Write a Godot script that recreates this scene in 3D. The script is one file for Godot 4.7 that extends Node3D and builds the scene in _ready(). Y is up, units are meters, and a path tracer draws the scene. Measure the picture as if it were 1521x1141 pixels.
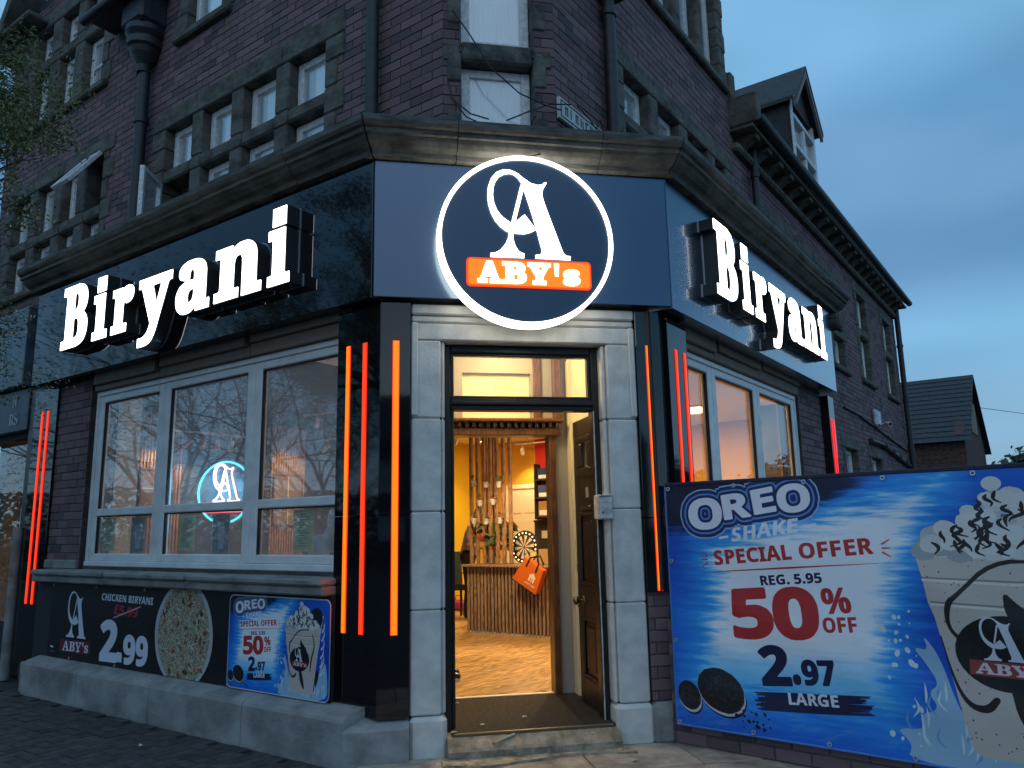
extends Node3D
# A corner takeaway at dusk. Frames: FL = left street front, FD = chamfered door front, FR = side street front,
# FB = forecourt wall with the big banner. In each frame x runs along the front, y is up, z points to the street.
# FL is also the frame of the shop's inside (z negative).

var FL: Transform3D
var FD: Transform3D
var FR: Transform3D
var FB: Transform3D
var M := {}
var T := {}
var used := {}
var rng := RandomNumberGenerator.new()
var building: Node3D
const I := Transform3D.IDENTITY


class MB:
	# collects faces; quads are given counter-clockwise as seen from outside
	var v := PackedVector3Array()
	var n := PackedVector3Array()
	var c := PackedColorArray()
	var t := PackedVector2Array()
	var col := Color.WHITE

	func tri(a: Vector3, b: Vector3, d: Vector3) -> void:
		var m := (b - a).cross(d - a).normalized()
		v.append(a); v.append(d); v.append(b)
		for k in 3:
			n.append(m); c.append(col)
		t.append(Vector2(a.x, -a.y)); t.append(Vector2(d.x, -d.y)); t.append(Vector2(b.x, -b.y))

	func quad(a: Vector3, b: Vector3, d: Vector3, e: Vector3) -> void:
		tri(a, b, d)
		tri(a, d, e)

	func trin(p: Array, q: Array) -> void:
		# smooth triangle, points and normals, counter-clockwise
		for k in [0, 2, 1]:
			v.append(p[k]); n.append(q[k]); c.append(col); t.append(Vector2(p[k].x, -p[k].y))

	func quaduv(a: Vector3, b: Vector3, d: Vector3, e: Vector3, ua: Vector2, ub: Vector2, ud: Vector2, ue: Vector2) -> void:
		var m := (b - a).cross(d - a).normalized()
		for p in [[a, ua], [d, ud], [b, ub], [a, ua], [e, ue], [d, ud]]:
			v.append(p[0]); n.append(m); c.append(col); t.append(p[1])

	func box(lo: Vector3, hi: Vector3, faces := "xXyYzZ") -> void:
		var p := [Vector3(lo.x, lo.y, hi.z), Vector3(hi.x, lo.y, hi.z), Vector3(hi.x, hi.y, hi.z), Vector3(lo.x, hi.y, hi.z), Vector3(lo.x, lo.y, lo.z), Vector3(hi.x, lo.y, lo.z), Vector3(hi.x, hi.y, lo.z), Vector3(lo.x, hi.y, lo.z)]
		if "Z" in faces: quad(p[0], p[1], p[2], p[3])
		if "z" in faces: quad(p[5], p[4], p[7], p[6])
		if "X" in faces: quad(p[1], p[5], p[6], p[2])
		if "x" in faces: quad(p[4], p[0], p[3], p[7])
		if "Y" in faces: quad(p[3], p[2], p[6], p[7])
		if "y" in faces: quad(p[4], p[5], p[1], p[0])

	func bev(lo: Vector3, hi: Vector3, r: float) -> void:
		# box with chamfered edges
		var h := (hi - lo) / 2.0
		var m := (hi + lo) / 2.0
		r = minf(r, minf(h.x, minf(h.y, h.z)) * 0.9)
		var g := func(sx: float, sy: float, sz: float, ax: int) -> Vector3:
			return m + Vector3(sx * (h.x - (0.0 if ax == 0 else r)), sy * (h.y - (0.0 if ax == 1 else r)), sz * (h.z - (0.0 if ax == 2 else r)))
		for s in [1.0, -1.0]:
			var f := [[g.call(s, -1, -1, 0), g.call(s, 1, -1, 0), g.call(s, 1, 1, 0), g.call(s, -1, 1, 0)], [g.call(-1, s, -1, 1), g.call(-1, s, 1, 1), g.call(1, s, 1, 1), g.call(1, s, -1, 1)], [g.call(-1, -1, s, 2), g.call(1, -1, s, 2), g.call(1, 1, s, 2), g.call(-1, 1, s, 2)]]
			for q in f:
				if s > 0: quad(q[0], q[1], q[2], q[3])
				else: quad(q[3], q[2], q[1], q[0])
		for s in [1.0, -1.0]:
			for u in [1.0, -1.0]:
				out(m, [g.call(s, u, -1, 0), g.call(s, u, 1, 0), g.call(s, u, 1, 1), g.call(s, u, -1, 1)])
				out(m, [g.call(s, -1, u, 0), g.call(s, 1, u, 0), g.call(s, 1, u, 2), g.call(s, -1, u, 2)])
				out(m, [g.call(-1, s, u, 1), g.call(1, s, u, 1), g.call(1, s, u, 2), g.call(-1, s, u, 2)])
				for w in [1.0, -1.0]:
					out(m, [g.call(s, u, w, 0), g.call(s, u, w, 1), g.call(s, u, w, 2)])

	func out(m: Vector3, p: Array) -> void:
		# a face of a convex body round m, turned outwards
		var q := p.duplicate()
		if (q[1] - q[0]).cross(q[2] - q[0]).dot(q[0] - m) < 0: q.reverse()
		for k in range(1, q.size() - 1): tri(q[0], q[k], q[k + 1])

	func prism(poly: PackedVector2Array, z0: float, z1: float, xf := Transform3D.IDENTITY, caps := 3, skip_sides := false) -> void:
		# polygon in x, y extruded along z
		var p := poly
		if Geometry2D.is_polygon_clockwise(p):
			p = p.duplicate(); p.reverse()
		var idx := Geometry2D.triangulate_polygon(p)
		for k in range(0, idx.size(), 3):
			var a := p[idx[k]]; var b := p[idx[k + 1]]; var d := p[idx[k + 2]]
			if (b - a).cross(d - a) < 0:
				var s := b; b = d; d = s
			if caps & 1: tri(xf * Vector3(a.x, a.y, z1), xf * Vector3(b.x, b.y, z1), xf * Vector3(d.x, d.y, z1))
			if caps & 2: tri(xf * Vector3(a.x, a.y, z0), xf * Vector3(d.x, d.y, z0), xf * Vector3(b.x, b.y, z0))
		if skip_sides: return
		for k in p.size():
			var a := p[k]; var b := p[(k + 1) % p.size()]
			quad(xf * Vector3(a.x, a.y, z0), xf * Vector3(b.x, b.y, z0), xf * Vector3(b.x, b.y, z1), xf * Vector3(a.x, a.y, z1))

	func tube(path: Array, radii: Array, seg := 8, capped := true) -> void:
		var rings := []
		var last := Vector3.ZERO
		for k in path.size():
			var d: Vector3 = (path[mini(k + 1, path.size() - 1)] - path[maxi(k - 1, 0)]).normalized()
			var side := last - d * last.dot(d)
			if side.length() < 0.01: side = d.cross(Vector3.UP if absf(d.y) < 0.9 else Vector3.RIGHT)
			side = side.normalized()
			last = side
			var up := side.cross(d)
			var ring := []
			var r: float = radii[k] if radii.size() > 1 else radii[0]
			for s in seg:
				var w := TAU * s / seg
				var o := side * cos(w) + up * sin(w)
				ring.append([path[k] + o * r, o])
			rings.append(ring)
		for k in rings.size() - 1:
			for s in seg:
				var a = rings[k][s]; var b = rings[k][(s + 1) % seg]; var d = rings[k + 1][(s + 1) % seg]; var e = rings[k + 1][s]
				trin([a[0], e[0], d[0]], [a[1], e[1], d[1]])
				trin([a[0], d[0], b[0]], [a[1], d[1], b[1]])
		if capped:
			for k in [0, rings.size() - 1]:
				for s in range(1, seg - 1):
					if k == 0: tri(rings[k][0][0], rings[k][s][0], rings[k][s + 1][0])
					else: tri(rings[k][0][0], rings[k][s + 1][0], rings[k][s][0])

	func lathe(prof: Array, seg := 16, xf := Transform3D.IDENTITY) -> void:
		# profile of (radius, height) from the bottom up, round y
		for k in prof.size() - 1:
			var a: Vector2 = prof[k]; var b: Vector2 = prof[k + 1]
			var nn := Vector2(b.y - a.y, a.x - b.x).normalized()
			for s in seg:
				var w0 := TAU * s / seg; var w1 := TAU * (s + 1) / seg
				var d0 := Vector3(cos(w0), 0, -sin(w0)); var d1 := Vector3(cos(w1), 0, -sin(w1))
				var p := [xf * (d0 * a.x + Vector3(0, a.y, 0)), xf * (d1 * a.x + Vector3(0, a.y, 0)), xf * (d1 * b.x + Vector3(0, b.y, 0)), xf * (d0 * b.x + Vector3(0, b.y, 0))]
				var m0 := xf.basis * (d0 * nn.x + Vector3(0, nn.y, 0)); var m1 := xf.basis * (d1 * nn.x + Vector3(0, nn.y, 0))
				if a.x > 0.0001: trin([p[0], p[1], p[2]], [m0, m1, m1])
				if b.x > 0.0001: trin([p[0], p[2], p[3]], [m0, m1, m0])

	func ball(m: Vector3, r: Vector3, seg := 10) -> void:
		var prof := []
		var h := seg / 2
		for k in h + 1:
			var w := -PI / 2 + PI * k / h
			prof.append(Vector2(cos(w), sin(w)))
		lathe(prof, seg, Transform3D(Basis.from_scale(r), m))

	func mesh(mat: Material) -> ArrayMesh:
		var a := []
		a.resize(Mesh.ARRAY_MAX)
		a[Mesh.ARRAY_VERTEX] = v; a[Mesh.ARRAY_NORMAL] = n; a[Mesh.ARRAY_COLOR] = c; a[Mesh.ARRAY_TEX_UV] = t
		var m := ArrayMesh.new()
		m.add_surface_from_arrays(Mesh.PRIMITIVE_TRIANGLES, a)
		m.surface_set_material(0, mat)
		return m


# ---------------------------------------------------------------- naming, parts and things
func numbered(called: String) -> String:
	used[called] = used.get(called, -1) + 1
	return called if used[called] == 0 else "%s_%03d" % [called, used[called]]


func thing(called: String, label: String, category: String, xf := I, group := "", kind := "") -> Node3D:
	var o := Node3D.new()
	o.name = numbered(called)
	add_child(o)
	o.transform = xf
	return tag(o, label, category, group, kind)


func tag(o: Node3D, label: String, category: String, group := "", kind := "") -> Node3D:
	if label: o.set_meta("label", label)
	if category: o.set_meta("category", category)
	if group: o.set_meta("group", group)
	if kind: o.set_meta("kind", kind)
	return o


func part(parent: Node3D, called: String, mb: MB, mat: Material, xf := I) -> MeshInstance3D:
	return put(parent, called, mb.mesh(mat), xf)


func put(parent: Node3D, called: String, mesh: Mesh, xf := I) -> MeshInstance3D:
	var o := MeshInstance3D.new()
	o.mesh = mesh
	o.name = called
	o.transform = xf
	parent.add_child(o, true)
	return o


func node(parent: Node3D, called: String, xf := I) -> Node3D:
	var o := Node3D.new()
	o.name = called
	o.transform = xf
	parent.add_child(o, true)
	return o


func one(called: String, label: String, category: String, mb: MB, mat: Material, xf := I, group := "") -> MeshInstance3D:
	var o := MeshInstance3D.new()
	o.mesh = mb.mesh(mat)
	o.name = numbered(called)
	add_child(o)
	o.transform = xf
	tag(o, label, category, group)
	return o


func structure(called: String, mb: MB, mat: Material, xf := I) -> MeshInstance3D:
	var o := MeshInstance3D.new()
	o.mesh = mb.mesh(mat)
	o.name = numbered(called)
	o.set_meta("kind", "structure")
	add_child(o)
	o.transform = xf
	return o


func V(x: float, y: float, z: float) -> Vector3:
	return Vector3(x, y, z)


func at(f: Transform3D, x: float, y: float, z: float) -> Transform3D:
	return f * Transform3D(Basis.IDENTITY, Vector3(x, y, z))


# ---------------------------------------------------------------- textures and materials
func noise_image(sz: int, freq: float, octaves: int, lo: float, hi: float, sd: int, gain := 0.5, kind := FastNoiseLite.TYPE_SIMPLEX_SMOOTH) -> Image:
	var f := FastNoiseLite.new()
	f.noise_type = kind
	f.seed = sd
	f.frequency = freq
	f.fractal_type = FastNoiseLite.FRACTAL_FBM if octaves > 1 else FastNoiseLite.FRACTAL_NONE
	f.fractal_octaves = octaves
	f.fractal_gain = gain
	var im := f.get_seamless_image(sz, sz, false, false, 0.15, true)
	im.convert(Image.FORMAT_L8)
	var d := im.get_data()
	for k in d.size():
		d[k] = int(clampf(lerpf(lo, hi, d[k] / 255.0), 0.0, 1.0) * 255.0)
	im = Image.create_from_data(sz, sz, false, Image.FORMAT_L8, d)
	im.convert(Image.FORMAT_RGB8)
	return im


func make_textures() -> void:
	T.grain = ImageTexture.create_from_image(noise_image(256, 0.16, 3, 0.75, 1.1, 3, 0.7))
	T.blotch = ImageTexture.create_from_image(noise_image(256, 0.02, 5, 0.62, 1.16, 5, 0.62))
	T.soot = ImageTexture.create_from_image(noise_image(256, 0.03, 5, 0.4, 1.3, 9, 0.68))
	T.streak = ImageTexture.create_from_image(noise_image(256, 0.03, 4, 0.86, 1.05, 11, 0.6))
	T.rough = ImageTexture.create_from_image(noise_image(256, 0.03, 5, 0.1, 1.0, 21, 0.6))
	var b := noise_image(256, 0.05, 5, 0.0, 1.0, 13, 0.65)
	b.bump_map_to_normal_map(5.0)
	T.bump = ImageTexture.create_from_image(b)
	var fb := noise_image(256, 0.2, 3, 0.0, 1.0, 17, 0.7)
	fb.bump_map_to_normal_map(3.0)
	T.fine = ImageTexture.create_from_image(fb)
	var wv := noise_image(256, 0.006, 2, 0.0, 1.0, 19, 0.5)
	wv.bump_map_to_normal_map(6.0)
	T.wave = ImageTexture.create_from_image(wv)
	# wood: stretched rings
	var f := FastNoiseLite.new()
	f.seed = 4
	f.frequency = 0.012
	f.fractal_octaves = 3
	var w := Image.create(128, 512, false, Image.FORMAT_RGB8)
	for y in 512:
		for x in 128:
			var q := f.get_noise_2d(x * 1.0, y * 0.12) * 9.0 + x * 0.06
			var s := 0.5 + 0.5 * sin(q * 2.6 + f.get_noise_2d(x * 5.0, y * 0.8) * 4.0)
			var e := 0.72 + 0.28 * s + f.get_noise_2d(x * 14.0 + 300.0, y * 0.9) * 0.16
			w.set_pixel(x, y, Color(e, e * lerpf(0.93, 1.0, s), e * lerpf(0.84, 1.0, s)))
	T.wood = ImageTexture.create_from_image(w)


func mk(called: String, lin: Color, rough: float, o := {}) -> StandardMaterial3D:
	# lin: linear base colour
	var m := StandardMaterial3D.new()
	m.resource_name = called
	m.albedo_color = Color(lin.r, lin.g, lin.b, 1.0).linear_to_srgb()
	m.roughness = rough
	m.metallic = o.get("metal", 0.0)
	m.metallic_specular = o.get("spec", 0.5)
	if o.has("tex"):
		m.albedo_texture = T[o.tex]
		m.uv1_triplanar = not o.has("uv")
		m.uv1_world_triplanar = o.get("world", true) and not o.has("uv")
		var s = o.get("scale", 1.0)
		m.uv1_scale = s if s is Vector3 else Vector3.ONE * s
	if o.has("bump"):
		m.normal_enabled = true
		m.normal_texture = T[o.bump]
		m.normal_scale = o.get("depth", 0.5)
		if not o.has("tex"):
			m.uv1_triplanar = true
			m.uv1_world_triplanar = true
			var s2 = o.get("scale", 1.0)
			m.uv1_scale = s2 if s2 is Vector3 else Vector3.ONE * s2
	if o.has("rtex"):
		m.roughness_texture = T[o.rtex]
		if not o.has("tex") and not o.has("bump"):
			m.uv1_triplanar = true
			m.uv1_world_triplanar = true
			m.uv1_scale = Vector3.ONE * float(o.get("scale", 1.0))
	if o.get("vc", false): m.vertex_color_use_as_albedo = true
	if o.has("glow"):
		m.emission_enabled = true
		var g: Color = o.glow
		m.emission = Color(g.r, g.g, g.b).linear_to_srgb()
		m.emission_energy_multiplier = o.get("power", 1.0)
	if o.has("alpha"):
		m.transparency = BaseMaterial3D.TRANSPARENCY_ALPHA
		m.albedo_color.a = o.alpha
	if o.has("coat"):
		m.clearcoat_enabled = true
		m.clearcoat = o.coat
		m.clearcoat_roughness = o.get("coat_rough", 0.05)
	if o.has("back"):
		m.backlight_enabled = true
		m.backlight = o.back
	M[called] = m
	return m


func L3(r: float, g: float, b: float) -> Color:
	return Color(r, g, b)


func make_materials() -> void:
	mk("brick", L3(1, 1, 1), 0.9, {"vc": true, "tex": "grain", "scale": 3.0, "bump": "bump", "depth": 0.6})
	mk("mortar", L3(0.10, 0.095, 0.09), 0.95, {"tex": "blotch", "scale": 1.3})
	mk("stone", L3(0.14, 0.13, 0.112), 0.92, {"tex": "soot", "scale": 0.5, "bump": "bump", "depth": 0.35})
	mk("cornice", L3(0.13, 0.128, 0.115), 0.9, {"tex": "soot", "scale": V(0.35, 1.6, 0.35), "bump": "bump", "depth": 0.4})
	mk("ashlar", L3(0.68, 0.67, 0.64), 0.7, {"tex": "streak", "scale": 0.6, "bump": "fine", "depth": 0.1})
	mk("plinth", L3(0.35, 0.345, 0.335), 0.85, {"tex": "blotch", "scale": 0.5, "bump": "fine", "depth": 0.2})
	mk("sill_stone", L3(0.30, 0.30, 0.29), 0.85, {"tex": "blotch", "scale": 0.6, "bump": "fine", "depth": 0.2})
	mk("black_gloss", L3(0.006, 0.006, 0.008), 0.04, {"spec": 0.62, "bump": "wave", "scale": 0.35, "depth": 0.05})
	mk("slate_panel", L3(0.075, 0.12, 0.185), 0.25, {"metal": 0.9, "coat": 1.0, "coat_rough": 0.12})
	mk("slate_panel_roof", L3(0.05, 0.052, 0.06), 0.8, {"tex": "blotch", "scale": 1.5, "bump": "bump"})
	mk("upvc", L3(0.78, 0.79, 0.8), 0.35, {"tex": "grain", "scale": 0.4})
	mk("upvc_grey", L3(0.8, 0.81, 0.81), 0.35, {"tex": "streak", "scale": 0.5})
	mk("beam", L3(0.24, 0.19, 0.155), 0.7, {"tex": "streak", "scale": 1.0})
	mk("glass", L3(1, 1, 1), 0.0, {"alpha": 0.02, "spec": 0.75})
	mk("coated_glass", L3(0.9, 0.95, 1), 0.0, {"alpha": 0.02, "spec": 0.75, "metal": 0.06})
	mk("upper_glass", L3(0.9, 0.96, 1), 0.0, {"alpha": 0.02, "spec": 1.0, "metal": 0.15})
	mk("curtain_or_sheen", L3(0.86, 0.86, 0.85), 0.9)
	mk("dark_room", L3(0.5, 0.48, 0.45), 0.9)
	mk("iron", L3(0.028, 0.028, 0.034), 0.5, {"tex": "blotch", "scale": 2.0})
	mk("cable", L3(0.012, 0.012, 0.014), 0.6)
	mk("white_metal", L3(0.7, 0.7, 0.68), 0.45, {"tex": "blotch", "scale": 2.0})
	mk("door_black", L3(0.018, 0.017, 0.017), 0.33, {"tex": "blotch", "scale": 2.0, "bump": "fine", "depth": 0.15})
	mk("door_brown", L3(0.022, 0.018, 0.015), 0.38, {"tex": "streak", "scale": V(3, 0.6, 3), "bump": "fine", "depth": 0.2})
	mk("brass", L3(0.22, 0.17, 0.10), 0.3, {"metal": 0.9})
	mk("timber", L3(0.17, 0.075, 0.03), 0.4, {"tex": "wood", "scale": V(3, 0.7, 3), "coat": 0.3})
	mk("rough_timber", L3(0.44, 0.27, 0.15), 0.6, {"tex": "wood", "scale": V(5, 1.0, 5)})
	mk("floor_wood", L3(0.62, 0.42, 0.20), 0.34, {"tex": "wood", "scale": V(2.2, 1.0, 0.5), "spec": 0.45, "world": false})
	mk("slat", L3(0.36, 0.26, 0.19), 0.6, {"tex": "wood", "scale": V(6, 0.9, 6)})
	mk("slat_oak", L3(0.42, 0.24, 0.11), 0.6, {"tex": "wood", "scale": V(6, 0.9, 6)})
	mk("felt", L3(0.02, 0.018, 0.018), 0.95)
	mk("yellow", L3(0.72, 0.50, 0.02), 0.7)
	mk("amber", L3(0.62, 0.33, 0.03), 0.7)
	mk("red_paint", L3(0.52, 0.02, 0.016), 0.6)
	mk("dark_paint", L3(0.02, 0.02, 0.026), 0.75)
	mk("cream", L3(0.76, 0.70, 0.52), 0.7)
	mk("ceiling", L3(0.74, 0.68, 0.60), 0.85)
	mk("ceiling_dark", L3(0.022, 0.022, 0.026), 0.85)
	mk("grey_paint", L3(0.33, 0.32, 0.30), 0.8)
	mk("white_paint", L3(0.72, 0.66, 0.55), 0.5)
	mk("mat", L3(0.035, 0.031, 0.027), 0.98, {"tex": "soot", "scale": 3.0, "bump": "fine", "depth": 1.0})
	mk("step", L3(0.42, 0.35, 0.26), 0.85, {"tex": "soot", "scale": 0.6, "bump": "bump", "depth": 0.4})
	mk("asphalt", L3(0.05, 0.05, 0.052), 0.92, {"tex": "grain", "scale": 1.0, "bump": "fine", "depth": 0.6})
	mk("paver", L3(0.075, 0.07, 0.07), 0.85, {"vc": true, "tex": "blotch", "scale": 1.1, "bump": "fine", "depth": 0.5})
	mk("flag", L3(0.5, 0.41, 0.33), 0.85, {"vc": true, "tex": "blotch", "scale": 0.5, "bump": "fine", "depth": 0.4})
	mk("cloth", L3(1, 1, 1), 0.9, {"vc": true, "tex": "grain", "scale": 4.0, "bump": "bump", "depth": 0.3})
	mk("plain", L3(1, 1, 1), 0.6, {"vc": true})
	mk("satin", L3(1, 1, 1), 0.3, {"vc": true})
	mk("bark", L3(0.06, 0.05, 0.038), 0.95, {"tex": "grain", "scale": 3.0, "bump": "bump", "depth": 1.0})
	mk("leaf", L3(1, 1, 1), 0.6, {"vc": true, "back": Color(0.05, 0.09, 0.01)})
	mk("letter_face", L3(0.8, 0.8, 0.78), 0.4, {"glow": L3(1.0, 1.0, 0.96), "power": 4.2})
	mk("rim_glow", L3(0.8, 0.8, 0.78), 0.4, {"glow": L3(1.0, 0.95, 0.8), "power": 4.5})
	mk("disc_face", L3(0.07, 0.10, 0.145), 0.3, {"metal": 0.9})
	mk("badge_orange", L3(0.8, 0.2, 0.02), 0.4, {"glow": L3(1.0, 0.17, 0.0), "power": 1.25})
	mk("badge_edge", L3(0.8, 0.1, 0.02), 0.4, {"glow": L3(1.0, 0.04, 0.0), "power": 1.1})
	mk("letter_return", L3(0.025, 0.03, 0.034), 0.32)
	mk("letter_trim", L3(0.55, 0.57, 0.6), 0.25, {"metal": 0.6})
	mk("strip_orange", L3(0.7, 0.15, 0.02), 0.4, {"glow": L3(1.0, 0.16, 0.0), "power": 1.5})
	mk("strip_red", L3(0.7, 0.05, 0.02), 0.4, {"glow": L3(1.0, 0.045, 0.004), "power": 1.15})
	mk("strip_edge", L3(0.7, 0.05, 0.02), 0.4, {"glow": L3(1.0, 0.02, 0.0), "power": 0.7})
	mk("strip_pink", L3(0.7, 0.05, 0.05), 0.4, {"glow": L3(1.0, 0.035, 0.04), "power": 0.95})
	mk("neon_cyan", L3(0.3, 0.8, 0.8), 0.4, {"glow": L3(0.06, 0.85, 1.0), "power": 2.2})
	mk("neon_white", L3(0.8, 0.7, 0.8), 0.4, {"glow": L3(1.0, 0.78, 1.0), "power": 3.0})
	mk("neon_red", L3(0.8, 0.1, 0.1), 0.4, {"glow": L3(1.0, 0.06, 0.08), "power": 2.0})
	mk("acrylic", L3(0.7, 0.8, 1.0), 0.05, {"alpha": 0.12})
	mk("lamp_lens", L3(0.9, 0.85, 0.7), 0.3, {"glow": L3(1.0, 0.83, 0.55), "power": 6.0})
	mk("bulb_warm", L3(0.9, 0.8, 0.6), 0.3, {"glow": L3(1.0, 0.72, 0.3), "power": 3.0})
	mk("added_lit_panel", L3(0.8, 0.8, 0.8), 0.5, {"glow": L3(1.0, 0.8, 0.5), "power": 2.0})  # glowing face of the added ceiling panels


func _ready() -> void:
	rng.seed = 7
	frames()
	# camera
	var cam := Camera3D.new()
	cam.name = "camera"
	add_child(cam)
	cam.transform = Transform3D(Basis(Vector3.RIGHT, deg_to_rad(10.44)) * Basis(Vector3.BACK, deg_to_rad(-1.115)), V(0, 1.5, 0))
	cam.fov = rad_to_deg(2.0 * atan(570.5 / 1155.0))
	cam.near = 0.05
	cam.far = 400.0
	cam.current = true
	# dusk sky, sun just down: a weak, wide glow is all that is left of it
	var env := Environment.new()
	env.background_mode = Environment.BG_SKY
	var sky := Sky.new()
	var pano := PanoramaSkyMaterial.new()
	pano.panorama = sky_texture()
	sky.sky_material = pano
	env.sky = sky
	env.background_energy_multiplier = 1.0
	env.tonemap_mode = Environment.TONE_MAPPER_LINEAR
	env.tonemap_exposure = 1.0
	env.sdfgi_enabled = true
	env.ssao_enabled = true
	env.ssil_enabled = true
	var we := WorldEnvironment.new()
	we.name = "environment"
	we.environment = env
	add_child(we)
	var sun := DirectionalLight3D.new()
	sun.name = "afterglow"
	sun.light_color = Color(1.0, 0.95, 0.92)
	sun.light_energy = 0.08
	sun.light_angular_distance = 60.0
	sun.shadow_enabled = true
	add_child(sun)
	sun.look_at_from_position(V(-2, 9, 9), V(0, 1, -6))

	make_textures()
	make_materials()
	ground_and_paving()
	building = thing("corner_building", "tall dark red brick corner building with stone window surrounds above the shopfront", "building")
	upper_walls()
	ground_walls()
	cornice()
	side_roof()
	inside_shell()
	fascia_and_signs()
	cladding_and_strips()
	entrance()
	banners()
	inside_things()
	people()
	facade_fittings()
	neighbours()
	trees()


func frames() -> void:
	var f := func(az: float, o: Vector3, flip: float) -> Transform3D:
		var d := V(sin(deg_to_rad(az)), 0, -cos(deg_to_rad(az))) * flip
		return Transform3D(Basis(d, Vector3.UP, d.cross(Vector3.UP)), o)
	FL = f.call(-54.4, V(-0.99467, 0, -5.36854), -1.0)
	FD = f.call(79.4, V(-0.729, 0, -5.52), 1.0)
	FR = f.call(35.6, V(1.24544, 0, -5.78777), 1.0)
	FB = f.call(-49.5, V(1.09737, 0, -5.78236), -1.0)


func sky_texture() -> ImageTexture:
	var f := FastNoiseLite.new()
	f.seed = 12
	f.frequency = 1.0
	f.fractal_octaves = 4
	f.fractal_gain = 0.5
	var w := 512
	var h := 256
	var im := Image.create(w, h, false, Image.FORMAT_RGBF)
	var stops := [[-90.0, V(0.05, 0.06, 0.07)], [-1.0, V(0.14, 0.18, 0.21)], [1.0, V(0.36, 0.56, 0.70)], [6.0, V(0.32, 0.60, 0.87)], [11.0, V(0.25, 0.54, 0.83)], [17.0, V(0.11, 0.28, 0.51)], [24.0, V(0.115, 0.30, 0.54)], [33.0, V(0.22, 0.50, 0.80)], [55.0, V(0.25, 0.50, 0.74)], [90.0, V(0.26, 0.48, 0.70)]]
	for y in h:
		var el := 90.0 - 180.0 * (y + 0.5) / h
		var base := V(0, 0, 0)
		for k in stops.size() - 1:
			if el >= stops[k][0] and el <= stops[k + 1][0]:
				base = stops[k][1].lerp(stops[k + 1][1], smoothstep(0.0, 1.0, (el - stops[k][0]) / (stops[k + 1][0] - stops[k][0])))
		for x in w:
			var az := TAU * (x + 0.5) / w
			var d := V(cos(deg_to_rad(el)) * cos(az), sin(deg_to_rad(el)), cos(deg_to_rad(el)) * sin(az))
			var q := f.get_noise_3d(d.x * 1.1 + d.y * 0.9, d.y * 2.6, d.z * 1.1) * 0.6 + f.get_noise_3d(d.x * 3.0 + 9.0, d.y * 9.0, d.z * 3.0) * 0.14
			var k := 1.0 + clampf(q, -0.5, 0.5) * 0.75 if el > 0.0 else 1.0
			var g := clampf(q * 0.5, 0.0, 0.12)
			var c := base * k
			var grey := (c.x + c.y + c.z) / 3.0
			c = c.lerp(V(grey, grey, grey), g)
			im.set_pixel(x, y, Color(c.x, c.y, c.z))
	return ImageTexture.create_from_image(im)


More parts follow.
